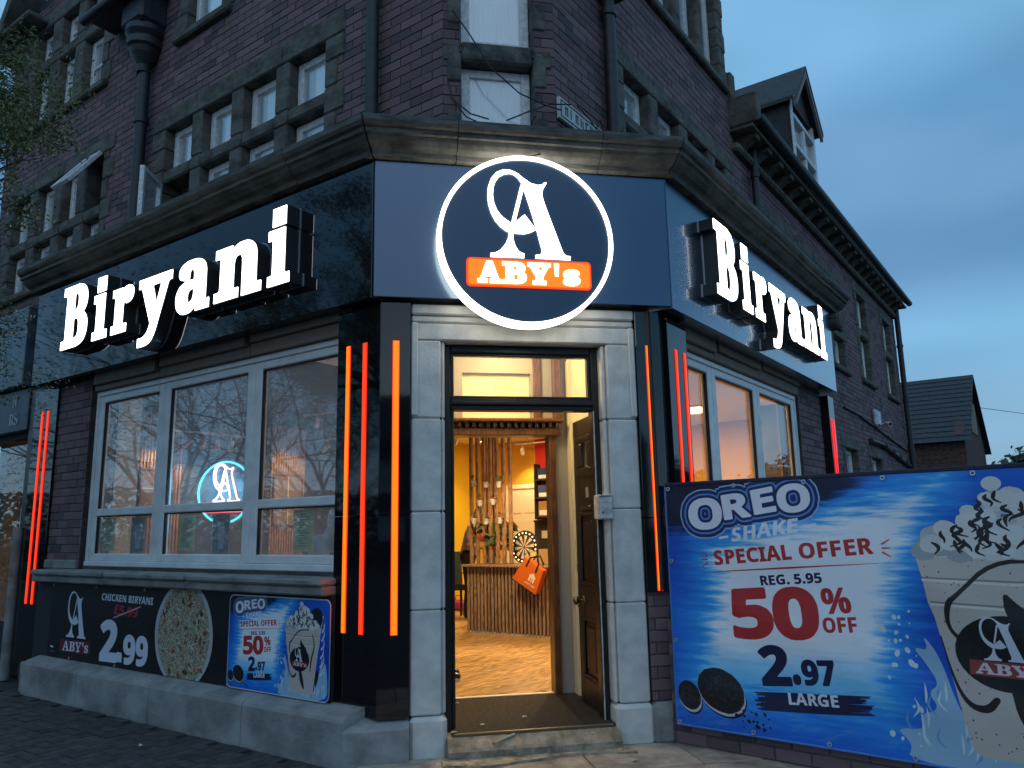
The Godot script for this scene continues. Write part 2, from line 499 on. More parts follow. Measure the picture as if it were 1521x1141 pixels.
# ---------------------------------------------------------------- ground
func ground_and_paving() -> void:
	var g := MB.new()
	g.quad(V(-150, -0.045, 150), V(150, -0.045, 150), V(150, -0.045, -150), V(-150, -0.045, -150))
	structure("ground", g, M.asphalt)
	# herringbone block paving along the left front
	var pav := MB.new()
	pav.quad(V(-14, -0.02, 4.2), V(0.1, -0.02, 4.2), V(0.1, -0.02, -0.3), V(-14, -0.02, -0.3))
	var bed := structure("pavement", pav, M.asphalt, FL)
	var variants := []
	for k in 8:
		var mb := MB.new()
		var t := rng.randf_range(0.7, 1.25)
		mb.col = Color(t * rng.randf_range(0.95, 1.12), t, t * rng.randf_range(0.95, 1.1))
		mb.bev(V(0.004, -0.05, 0.004), V(0.196, 0.0, 0.096), 0.005)
		variants.append(mb.mesh(M.paver))
	var rest := MB.new()
	var list := []
	for i in range(-72, 12):
		for j in range(0, 30):
			var m := posmod(i - j, 4)
			if m != 0 and m != 3: continue
			var x := i * 0.1
			var z := 0.13 + j * 0.1
			var ex := 0.2 if m == 0 else 0.1
			var ez := 0.1 if m == 0 else 0.2
			if x + ex > 0.35: continue
			list.append([x, z, ex, ez, (V(x, 0, z)).distance_to(V(-1.2, 0, 1.2))])
	list.sort_custom(func(a, b): return a[4] < b[4])
	for k in list.size():
		var b = list[k]
		var dy := rng.randf_range(-0.004, 0.002)
		if k < 290:
			var xf := Transform3D(Basis.IDENTITY, V(b[0], dy, b[1]))
			if b[3] > 0.15: xf = Transform3D(Basis(Vector3.UP, -PI / 2), V(b[0] + 0.1, dy, b[1]))
			put(bed, "paver", variants[rng.randi() % 8], xf)
		else:
			var t := rng.randf_range(0.7, 1.25)
			rest.col = Color(t * 1.03, t, t * 1.02)
			rest.box(V(b[0] + 0.004, -0.04, b[1] + 0.004), V(b[0] + b[2] - 0.004, dy, b[1] + b[3] - 0.004), "xXYzZ")
	part(bed, "block_paving", rest, M.paver).set_meta("kind", "stuff")
	# stone flags in front of the door and the banner
	var fl := MB.new()
	fl.quad(V(-0.35, -0.016, 5.0), V(6.0, -0.016, 5.0), V(6.0, -0.016, -1.2), V(-0.35, -0.016, -1.2))
	var flags := structure("pavement", fl, M.asphalt, FD)
	var rows := [[0.02, 0.56], [0.57, 1.16], [1.17, 1.76], [1.77, 2.4]]
	for r in rows.size():
		var x := -0.34 + [0.0, -0.4, -0.1, -0.3][r] as float
		var w := [0.62, 0.86, 0.7, 0.92, 0.66, 0.78]
		for k in 6:
			var lo := V(maxf(x, -0.34) + 0.004, -0.06, rows[r][0] + 0.004)
			var hi := V(x + w[(k + r * 2) % 6] - 0.004, rng.randf_range(-0.003, 0.004), rows[r][1] - 0.004)
			var mb := MB.new()
			var t := rng.randf_range(0.82, 1.12)
			mb.col = Color(t, t * rng.randf_range(0.96, 1.0), t * rng.randf_range(0.92, 1.0))
			mb.bev(lo, hi, 0.006)
			part(flags, "paving_slab", mb, M.flag)
			x += w[(k + r * 2) % 6]
	# flags beside the forecourt wall
	for k in 5:
		var mb := MB.new()
		var t := rng.randf_range(0.75, 1.05)
		mb.col = Color(t, t * 0.98, t * 0.97)
		mb.bev(V(1.78 + k * 0.72, -0.06, -0.75 + 0.0), V(1.78 + k * 0.72 + 0.712, 0.0, 0.012), 0.006)
		part(flags, "paving_slab", mb, M.flag)


# ---------------------------------------------------------------- walls
func brick_color() -> Color:
	var t := rng.randf_range(0.78, 1.2)
	var k := rng.randf()
	if k < 0.06: return Color(0.10, 0.082, 0.096) * t
	if k < 0.25: return Color(0.165, 0.112, 0.125) * t
	return Color(0.205 * t, 0.128 * t * rng.randf_range(0.93, 1.07), 0.142 * t)


func cuts(a: float, b: float, y: float, holes: Array) -> Array:
	# what is left of a..b at height y
	var spans := [[a, b]]
	for h in holes:
		if y <= h.position.y or y >= h.end.y: continue
		var left := []
		for s in spans:
			if h.end.x <= s[0] or h.position.x >= s[1]:
				left.append(s)
				continue
			if h.position.x > s[0]: left.append([s[0], h.position.x])
			if h.end.x < s[1]: left.append([h.end.x, s[1]])
		spans = left
	return spans


func slab(mb: MB, x0: float, x1: float, y0: float, y1: float, z0: float, z1: float, holes: Array) -> void:
	var ys := [y0, y1]
	for h in holes:
		for y in [h.position.y, h.end.y]:
			if y > y0 and y < y1 and not ys.has(y): ys.append(y)
	ys.sort()
	for k in ys.size() - 1:
		for s in cuts(x0, x1, (ys[k] + ys[k + 1]) / 2.0, holes):
			mb.box(V(s[0], ys[k], z0), V(s[1], ys[k + 1], z1))


func brick_wall(f: Transform3D, x0: float, x1: float, y0: float, y1: float, z: float, holes: Array, called := "wall", thick := 0.3, singly := false) -> Node3D:
	# mortar body with a face of single bricks standing 7 mm proud of it
	var body := MB.new()
	slab(body, x0, x1, y0, y1, z - thick, z - 0.007, holes)
	var w := part(building, called, body, M.mortar, f)
	var mb := MB.new()
	var course := 0.083
	var j := int(floor(y0 / course))
	while j * course < y1:
		var ya := maxf(j * course + 0.005, y0)
		var yb := minf((j + 1) * course - 0.005, y1)
		if yb - ya > 0.015:
			for s in cuts(x0, x1, (ya + yb) / 2.0, holes):
				var x: float = floor((s[0] - (j % 2) * 0.1175) / 0.235) * 0.235 + (j % 2) * 0.1175
				while x < s[1]:
					var a := maxf(x + 0.005, s[0])
					var b := minf(x + 0.23, s[1])
					if b - a > 0.02:
						var c := brick_color()
						var dz := rng.randf_range(-0.003, 0.002)
						if singly:
							var q := MB.new()
							q.col = c
							q.bev(V(a, ya, z - 0.05), V(b, yb, z + dz), 0.004)
							part(w, "brick", q, M.brick)
						else:
							mb.col = c
							mb.box(V(a, ya, z - 0.02), V(b, yb, z + dz), "xXyYZ")
					x += 0.235
		j += 1
	if not singly: part(w, "brickwork", mb, M.brick).set_meta("kind", "stuff")
	return w


func stone(called: String, f: Transform3D, lo: Vector3, hi: Vector3, r := 0.012, m := "stone") -> void:
	var mb := MB.new()
	mb.bev(lo, hi, r)
	part(building, called, mb, M[m], f)


func glazed(parent: Node3D, f: Transform3D, x0: float, x1: float, y0: float, y1: float, z: float, o := {}) -> Node3D:
	# a framed window: frame, pane and, if asked, a curtain behind part of it
	var w := node(parent, "window", f)
	var fw: float = o.get("fw", 0.055)
	var fr := MB.new()
	var d := 0.06
	fr.bev(V(x0, y0, z - d), V(x0 + fw, y1, z), 0.006)
	fr.bev(V(x1 - fw, y0, z - d), V(x1, y1, z), 0.006)
	fr.bev(V(x0 + fw, y0, z - d), V(x1 - fw, y0 + fw, z - 0.002), 0.006)
	fr.bev(V(x0 + fw, y1 - fw, z - d), V(x1 - fw, y1, z - 0.002), 0.006)
	if o.has("bar"): fr.bev(V(x0 + fw, y0 + (y1 - y0) * o.bar - 0.02, z - d), V(x1 - fw, y0 + (y1 - y0) * o.bar + 0.02, z - 0.002), 0.005)
	if o.has("mid"): fr.bev(V(x0 + (x1 - x0) * o.mid - 0.022, y0 + fw, z - d), V(x0 + (x1 - x0) * o.mid + 0.022, y1 - fw, z - 0.004), 0.005)
	part(w, "frame", fr, M[o.get("frame", "upvc")])
	var p := MB.new()
	p.box(V(x0 + fw - 0.005, y0 + fw - 0.005, z - 0.036), V(x1 - fw + 0.005, y1 - fw + 0.005, z - 0.028))
	part(w, "pane", p, M[o.get("glass", "upper_glass")])
	p = MB.new()
	p.box(V(x0 + fw - 0.005, y0 + fw - 0.005, z - 0.024), V(x1 - fw + 0.005, y1 - fw + 0.005, z - 0.018))
	part(w, "pane", p, M[o.get("glass", "upper_glass")])
	if o.has("curtain_or_sheen"):
		var cu := MB.new()
		var a: float = lerpf(x0 + fw, x1 - fw, o.curtain_or_sheen[0])
		var b: float = lerpf(x0 + fw, x1 - fw, o.curtain_or_sheen[1])
		var k := maxi(4, int((b - a) / 0.035))
		for i in k:
			var u := lerpf(a, b, float(i) / k)
			var v2 := lerpf(a, b, float(i + 1) / k)
			var m := (u + v2) / 2.0
			cu.quad(V(u, y0 + 0.02, z - 0.055), V(m, y0 + 0.02, z - 0.045), V(m, y1 - 0.02, z - 0.045), V(u, y1 - 0.02, z - 0.055))
			cu.quad(V(m, y0 + 0.02, z - 0.045), V(v2, y0 + 0.02, z - 0.055), V(v2, y1 - 0.02, z - 0.055), V(m, y1 - 0.02, z - 0.045))
		part(w, "curtain_or_sheen", cu, M.curtain_or_sheen)  # on the left front this sheet imitates mirrored sky
	return w


func stone_lights(f: Transform3D, z: float, cols: Array, rows: Array, o := {}) -> Rect2:
	# a group of windows in a stone surround: lintels, mullions, transoms, quoined jambs and a sill; gives the opening for the brickwork
	var front := z + 0.018
	var back := z - 0.24
	var jw: float = o.get("jamb", 0.14)
	var lh: float = o.get("lintel", 0.2)
	var sh: float = o.get("sill", 0.1)
	var top: float = rows[-1][1]
	var low: float = rows[0][0]
	var xa: float = cols[0][0]
	var xb: float = cols[-1][1]
	# lintel in blocks that meet over the mullions
	var e := xa - jw - 0.1
	for k in cols.size():
		var n: float = xb + jw + 0.1 if k == cols.size() - 1 else (cols[k][1] + cols[k + 1][0]) / 2.0
		stone("stone_lintel", f, V(e + 0.002, top, back), V(n - 0.002, top + lh, front))
		e = n
	for k in cols.size() - 1:
		for r in rows:
			stone("stone_mullion", f, V(cols[k][1], r[0], back), V(cols[k + 1][0], r[1], front - 0.004), 0.018)
	for k in rows.size() - 1:
		for c in cols:
			stone("stone_transom", f, V(c[0] - 0.001, rows[k][1], back), V(c[1] + 0.001, rows[k + 1][0], front - 0.008), 0.02)
		for q in cols.size() - 1:
			stone("stone_mullion", f, V(cols[q][1] + 0.001, rows[k][1], back), V(cols[q + 1][0] - 0.001, rows[k + 1][0], front - 0.004), 0.01)
	var y := low
	var flip := 0
	while y < top - 0.02:
		var y2 := minf(y + 0.26, top)
		if top - y2 < 0.1: y2 = top
		var ext := 0.1 if flip % 2 == 0 else 0.0
		stone("quoin", f, V(xa - jw - ext, y, back), V(xa, y2 - 0.004, front - 0.002), 0.012)
		stone("quoin", f, V(xb, y, back), V(xb + jw + ext, y2 - 0.004, front - 0.002), 0.012)
		y = y2
		flip += 1
	stone("stone_sill", f, V(xa - jw - 0.05, low - sh, back), V(xb + jw + 0.05, low - 0.002, z + 0.07), 0.02)
	for c in cols:
		for r in rows:
			var q := o.duplicate()
			if o.has("pale_spans"): q["curtain_or_sheen"] = o.pale_spans[rng.randi() % o.pale_spans.size()]
			if o.get("skip", []).has([cols.find(c), rows.find(r)]): continue
			glazed(building, f, c[0] + 0.006, c[1] - 0.006, r[0] + 0.006, r[1] - 0.006, z - 0.1, q)
	return Rect2(xa - jw, low - sh, xb - xa + 2 * jw, top + lh - low + sh)


func upper_walls() -> void:
	var ZL := -0.52
	var ZR := -0.72
	# left front
	var hl := []
	hl.append(stone_lights(FL, ZL, [[-3.83, -3.31], [-3.13, -2.61], [-2.42, -1.90], [-1.70, -1.18]], [[4.68, 5.30], [5.44, 5.95]], {"fw": 0.075, "jamb": 0.16, "lintel": 0.22, "pale_spans": [[0.3, 1.0], [0.34, 1.0], [0.26, 1.0]], "skip": [[0, 0]]}))  # pale sheets imitate sky mirrored in the right part of these panes
	hl.append(stone_lights(FL, ZL, [[-3.55, -2.88]], [[7.02, 8.3]], {"pale_spans": [[0.25, 1.0]], "fw": 0.07}))
	hl.append(stone_lights(FL, ZL, [[-7.42, -6.95], [-6.68, -6.22], [-5.98, -5.45]], [[7.12, 7.95], [8.1, 8.6]], {"pale_spans": [[0.45, 1.0], [0.6, 1.0]], "fw": 0.075, "bar": 0.5}))
	hl.append(stone_lights(FL, ZL, [[-7.68, -7.16], [-6.95, -6.45], [-6.24, -5.84], [-5.62, -5.2]], [[4.7, 5.3], [5.45, 6.1]], {"fw": 0.07, "pale_spans": [[0.6, 1.0], [0.8, 1.0]], "skip": [[3, 1]]}))
	brick_wall(FL, -8.15, 0.229, 4.35, 9.0, ZL, hl)
	# an outward-opening light, and a side-hung one ajar
	for q in [[V(-5.41, 6.08, ZL + 0.02), -0.62, 0.42, 0.6, true], [V(-3.81, 4.98, ZL + 0.01), 0.9, 0.48, 0.6, false]]:
		var mb := MB.new()
		var w: float = q[2]
		var h: float = q[3]
		var xf := Transform3D(Basis(Vector3.RIGHT, q[1]) if q[4] else Basis(Vector3.UP, -q[1]), q[0])
		var lo := V(-w / 2, -h, 0) if q[4] else V(0, -h / 2, 0)
		mb.bev(lo, lo + V(0.05, h, 0.05), 0.005)
		mb.bev(lo + V(w - 0.05, 0, 0), lo + V(w, h, 0.05), 0.005)
		mb.bev(lo + V(0.05, 0, 0), lo + V(w - 0.05, 0.05, 0.048), 0.005)
		mb.bev(lo + V(0.05, h - 0.05, 0), lo + V(w - 0.05, h, 0.048), 0.005)
		var p := MB.new()
		p.box(lo + V(0.045, 0.045, 0.02), lo + V(w - 0.045, h - 0.045, 0.028))
		var s := node(building, "window", FL * xf)
		part(s, "frame", mb, M.upvc)
		part(s, "pane", p, M.upper_glass)
	# chamfered corner
	var hd := []
	hd.append(stone_lights(FD, -0.1, [[0.395, 0.985]], [[4.5, 5.21], [5.385, 6.4]], {"fw": 0.075, "jamb": 0.012, "lintel": 0.2, "curtain_or_sheen": [0.0, 1.0]}))
	for s in [[0.25, 0.382], [0.998, 1.14]]:
		stone("stone_transom", FD, V(s[0], 5.2, -0.3), V(s[1], 5.35, -0.085), 0.01)
	brick_wall(FD, 0.25, 1.17, 4.35, 9.0, -0.1, hd)
	# side street front: the tall end, then the lower range
	var hr := []
	hr.append(stone_lights(FR, ZR, [[0.80, 1.36], [1.57, 2.13], [2.34, 2.92], [3.16, 3.5]], [[4.62, 5.27], [5.40, 5.86]], {"fw": 0.075, "jamb": 0.2, "lintel": 0.2, "pale_spans": [[0.0, 0.45], [0.0, 0.4]]}))
	hr.append(stone_lights(FR, ZR, [[1.52, 2.14], [2.34, 2.86], [3.05, 3.56]], [[7.06, 8.7]], {"fw": 0.08, "jamb": 0.16, "pale_spans": [[0.0, 0.5], [0.2, 0.6]]}))
	brick_wall(FR, -0.453, 3.82, 4.35, 9.0, ZR, hr)
	var h2 := []
	h2.append(stone_lights(FR, ZR, [[4.97, 5.43], [5.66, 6.12]], [[4.9, 5.72]], {"fw": 0.07, "jamb": 0.15, "pale_spans": [[0.0, 0.5]]}))
	h2.append(stone_lights(FR, ZR, [[6.84, 7.32], [7.56, 8.05], [8.27, 8.73]], [[4.9, 5.72]], {"fw": 0.07, "jamb": 0.15, "pale_spans": [[0.0, 0.5]]}))
	h2.append(stone_lights(FR, ZR, [[10.55, 11.35]], [[4.2, 5.08], [5.24, 5.93]], {"fw": 0.07, "pale_spans": [[0.0, 0.6]], "frame": "upvc_grey"}))
	h2.append(stone_lights(FR, ZR, [[13.05, 13.93]], [[4.2, 5.08], [5.24, 5.93]], {"fw": 0.07, "frame": "upvc_grey"}))
	h2.append(stone_lights(FR, ZR, [[8.35, 9.12]], [[4.14, 4.68]], {"fw": 0.06, "frame": "upvc_grey"}))
	h2.append(stone_lights(FR, ZR, [[8.45, 9.35]], [[1.1, 2.72]], {"fw": 0.07, "pale_spans": [[0.0, 1.0]]}))
	h2.append(stone_lights(FR, ZR, [[10.5, 11.4]], [[1.1, 2.68]], {"fw": 0.07, "pale_spans": [[0.0, 1.0]]}))
	h2.append(Rect2(3.8, -0.1, 1.25, 4.4))
	brick_wall(FR, 3.82, 14.62, 0.0, 6.32, ZR, h2)
	# closed dark rooms behind the upper windows, and the far end of the building
	var core := MB.new()
	core.box(V(-7.9, 3.4, -9.0), V(-0.35, 8.95, -1.5))
	core.box(V(-7.9, 3.4, -15.5), V(-0.35, 6.2, -9.0))
	part(building, "inner_wall", core, M.dark_room, FL)
	var end := MB.new()
	end.box(V(14.3, 0.0, -6.5), V(14.62, 6.3, -1.03))
	part(building, "end_wall", end, M.mortar, FR)
	var lid := MB.new()
	lid.prism(PackedVector2Array([Vector2(-8.15, 0.53), Vector2(0.2, 0.53), Vector2(0.85, 1.2), Vector2(0.85, 5.4), Vector2(-8.15, 5.4)]), 9.0, 9.15, Transform3D(Basis(Vector3.RIGHT, V(0, 0, -1), Vector3.UP), Vector3.ZERO))
	part(building, "roof", lid, M.slate_panel_roof, FL)
	var end2 := MB.new()
	end2.box(V(-8.15, 0.0, -6.0), V(-7.85, 9.0, -0.83))
	part(building, "end_wall", end2, M.mortar, FL)


func ground_walls() -> void:
	# left front under the fascia: brick pier, sill wall, head; the pier's bricks stand singly
	var wl := MB.new()
	slab(wl, -5.5, -0.12, 0.0, 4.3, -0.44, -0.2, [Rect2(-4.3, 1.2, 4.02, 1.8)])
	part(building, "wall", wl, M.mortar, FL)
	brick_wall(FL, -5.0, -4.3, 1.18, 3.1, -0.16, [], "brick_pier", 0.038, true)
	# door front
	var wd := MB.new()
	slab(wd, -0.18, 1.9, 0.0, 4.3, -0.3, -0.06, [Rect2(0.17, -0.1, 1.33, 3.02)])
	part(building, "wall", wd, M.mortar, FD)
	# side front
	var wr := MB.new()
	slab(wr, 0.1, 5.25, 0.0, 4.3, -0.46, -0.26, [Rect2(0.42, 1.2, 3.6, 1.8)])
	wr.box(V(5.0, 0.0, -0.74), V(5.25, 4.3, -0.46))
	part(building, "wall", wr, M.mortar, FR)
	brick_wall(FR, 4.02, 5.02, 1.6, 3.15, -0.21, [], "brick_pier", 0.048, true)
	brick_wall(FR, 0.12, 4.02, 0.0, 1.2, -0.22, [], "wall", 0.038)
	# brick and plinth stones between the door surround and the forecourt wall
	brick_wall(FD, 1.715, 1.935, 0.27, 1.02, 0.0, [], "brick_pier", 0.058, true)
	brick_wall(FR, 0.0, 0.6, 0.0, 1.02, -0.14, [], "brick_pier", 0.1, true)
	stone("plinth_stone", FD, V(1.705, -0.02, -0.1), V(1.97, 0.265, 0.05), 0.03, "plinth")
	# wall behind the upper edge of the shop, closing the gap to the upper walls
	var roof := MB.new()
	roof.prism(PackedVector2Array([Vector2(-5.5, 0.0), Vector2(-0.02, 0.0), Vector2(1.55, 1.64), Vector2(1.55, 6.9), Vector2(0.4, 6.9), Vector2(0.4, 2.4), Vector2(-0.4, 1.4), Vector2(-5.5, 1.4)]), 4.3, 4.40, Transform3D(Basis(Vector3.RIGHT, V(0, 0, -1), Vector3.UP), V(0, 0, -0.02)))
	part(building, "flat_roof", roof, M.stone, FL)
	# plinth of the left front: blocks with a sloping top
	var xs := [-4.72, -3.62, -2.42, -1.18, -0.107]
	for k in 4:
		plinth_block(xs[k] + 0.003, xs[k + 1] - 0.003)
	stone("plinth_stone", FL, V(-4.86, -0.02, -0.2), V(-4.79, 0.27, 0.06), 0.01, "plinth")
	# corner plinth under the black panels and the door surround
	var mb := MB.new()
	var prof := PackedVector2Array([Vector2(-0.12, -0.02), Vector2(0.09, -0.02), Vector2(0.088, 0.205), Vector2(0.078, 0.22), Vector2(0.05, 0.235), Vector2(-0.12, 0.285)])
	mb.prism(prof, -0.435, -0.008, Transform3D(Basis(V(0, 0, 1), Vector3.UP, Vector3.RIGHT), Vector3.ZERO))
	part(building, "plinth_stone", mb, M.plinth, FD)
	# stone sill under the shop window, in three lengths
	for s in [[-4.86, -3.42], [-3.41, -2.1], [-2.09, -0.42]]:
		stone("stone_sill", FL, V(s[0], 1.05, -0.2), V(s[1], 1.115, 0.03), 0.012, "sill_stone")
		stone("stone_sill", FL, V(s[0] + 0.03, 1.118, -0.2), V(s[1] - (0.0 if s[1] < -1.0 else 0.0), 1.17, 0.06), 0.015, "sill_stone")
	stone("stone_block", FL, V(-4.98, 1.172, -0.19), V(-4.32, 1.26, -0.13), 0.01, "sill_stone")
	# back of the sill wall, where the printed banner hangs
	var bk := MB.new()
	bk.box(V(-4.9, 0.25, -0.2), V(-0.42, 1.05, -0.06))
	part(building, "sill_wall", bk, M.dark_paint, FL)
	shop_window(FL, -4.27, -0.30, [-3.0, -1.62], 1.20, 2.97, -0.215, "left")
	shop_window(FR, 0.44, 3.98, [1.36, 2.6], 1.20, 2.97, -0.245, "side")


func plinth_block(a: float, b: float) -> void:
	var mb := MB.new()
	mb.prism(PackedVector2Array([Vector2(-0.2, -0.02), Vector2(0.1, -0.02), Vector2(0.098, 0.265), Vector2(0.088, 0.285), Vector2(0.055, 0.3), Vector2(-0.06, 0.33), Vector2(-0.2, 0.34)]), a, b, Transform3D(Basis(V(0, 0, 1), Vector3.UP, Vector3.RIGHT), Vector3.ZERO))
	part(building, "plinth_stone", mb, M.plinth, FL)


func shop_window(f: Transform3D, x0: float, x1: float, mull: Array, y0: float, y1: float, z: float, side: String) -> void:
	# three lights with a low transom: outer frame, each sash frame and each pane
	var w := node(building, "shop_window", f)
	var o := MB.new()
	o.bev(V(x0, y0, z - 0.09), V(x1, y0 + 0.05, z + 0.02), 0.006)
	o.bev(V(x0, y1 - 0.05, z - 0.09), V(x1, y1, z + 0.012), 0.006)
	o.bev(V(x0, y0 + 0.05, z - 0.09), V(x0 + 0.05, y1 - 0.05, z + 0.01), 0.006)
	o.bev(V(x1 - 0.05, y0 + 0.05, z - 0.09), V(x1, y1 - 0.05, z + 0.01), 0.006)
	part(w, "outer_frame", o, M.upvc_grey)
	var e := [x0 + 0.05] + mull + [x1 - 0.05]
	for k in 3:
		var a: float = e[k] + (0.003 if k > 0 else 0.0)
		var b: float = e[k + 1] - (0.003 if k < 2 else 0.0)
		var ya := y0 + 0.05
		var yb := y1 - 0.05
		var s := MB.new()
		var q := 0.095
		s.bev(V(a, ya, z - 0.07), V(a + q, yb, z), 0.008)
		s.bev(V(b - q, ya, z - 0.07), V(b, yb, z), 0.008)
		s.bev(V(a + q, ya, z - 0.07), V(b - q, ya + 0.07, z - 0.001), 0.008)
		s.bev(V(a + q, yb - 0.07, z - 0.07), V(b - q, yb, z - 0.001), 0.008)
		s.bev(V(a + q, 1.69, z - 0.07), V(b - q, 1.762, z - 0.001), 0.008)
		part(w, "sash_frame", s, M.upvc_grey)
		for r in [[ya + 0.07, 1.69], [1.762, yb - 0.07]]:
			var g := MB.new()
			g.box(V(a + q, r[0], z - 0.05), V(b - q, r[1], z - 0.042), "zZ")
			part(w, "pane", g, M.coated_glass if side == "left" else M.glass)
			if side == "left":
				g = MB.new()
				g.box(V(a + q, r[0], z - 0.034), V(b - q, r[1], z - 0.028), "zZ")
				part(w, "pane", g, M.coated_glass)
			var bead := MB.new()
			for t in [[V(a + q, r[0], z - 0.04), V(a + q + 0.012, r[1], z - 0.012)], [V(b - q - 0.012, r[0], z - 0.04), V(b - q, r[1], z - 0.012)], [V(a + q, r[1] - 0.012, z - 0.04), V(b - q, r[1], z - 0.012)]]:
				bead.box(t[0], t[1])
			part(w, "gasket", bead, M.cable)
	# boards over the window head, under the fascia
	var edges := [[x0 + 0.02, mull[0] - 0.03, 3.03], [mull[0] - 0.02, mull[1] - 0.02, 3.06], [mull[1] - 0.01, x1, 3.08]]
	for b in edges:
		stone("head_board", f, V(b[0], 2.975, z - 0.1), V(b[1], b[2], z + 0.05), 0.006, "beam")
		stone("head_board", f, V(b[0] + 0.04, b[2] + 0.003, z - 0.1), V(b[1] - 0.03, 3.16, z + 0.09), 0.006, "beam")


func cornice() -> void:
	# moulded stone cornice over the fascias, in blocks, mitred at both corners
	var prof := [Vector2(-0.62, 4.21), Vector2(0.015, 4.21), Vector2(0.05, 4.215), Vector2(0.06, 4.25), Vector2(0.075, 4.262), Vector2(0.105, 4.275), Vector2(0.135, 4.305), Vector2(0.15, 4.335), Vector2(0.175, 4.34), Vector2(0.175, 4.375), Vector2(0.20, 4.385), Vector2(0.215, 4.41), Vector2(0.215, 4.455), Vector2(0.19, 4.47), Vector2(-0.62, 4.53)]
	var t1 := tan(deg_to_rad(23.1))
	var t2 := tan(deg_to_rad(21.9))
	var run := func(f: Transform3D, zo: float, xs: Array, ma: float, mb_: float) -> void:
		for k in xs.size() - 1:
			var a: float = xs[k] + 0.003
			var b: float = xs[k + 1] - 0.003
			var sa: float = ma if k == 0 else 0.0
			var sb: float = mb_ if k == xs.size() - 2 else 0.0
			var mb := MB.new()
			var p := []
			var q := []
			var j := rng.randf_range(-0.004, 0.004)
			for c in prof:
				p.append(V(a - sa * c.x, c.y + j, c.x + zo + j))
				q.append(V(b + sb * c.x, c.y + j, c.x + zo + j))
			for i in prof.size():
				var n2 := (i + 1) % prof.size()
				mb.quad(q[i], p[i], p[n2], q[n2])
			var idx := Geometry2D.triangulate_polygon(PackedVector2Array(prof))
			for i in range(0, idx.size(), 3):
				mb.tri(p[idx[i]], p[idx[i + 1]], p[idx[i + 2]])
				mb.tri(q[idx[i]], q[idx[i + 2]], q[idx[i + 1]])
			part(building, "cornice_block", mb, M.cornice, f)
	run.call(FL, 0.0, [-5.45, -4.3, -3.1, -1.95, -0.8, -0.003], 0.0, t1)
	run.call(FD, 0.1, [-0.2816 + 0.003, 0.323, 1.43, 1.985], t1, t2)
	run.call(FR, 0.0, [0.003, 1.0, 2.1, 3.2, 4.3, 5.33], t2, 0.0)
	# end bracket of the side cornice
	stone("cornice_bracket", FR, V(5.1, 4.0, -0.7), V(5.33, 4.2, 0.1), 0.03, "cornice")


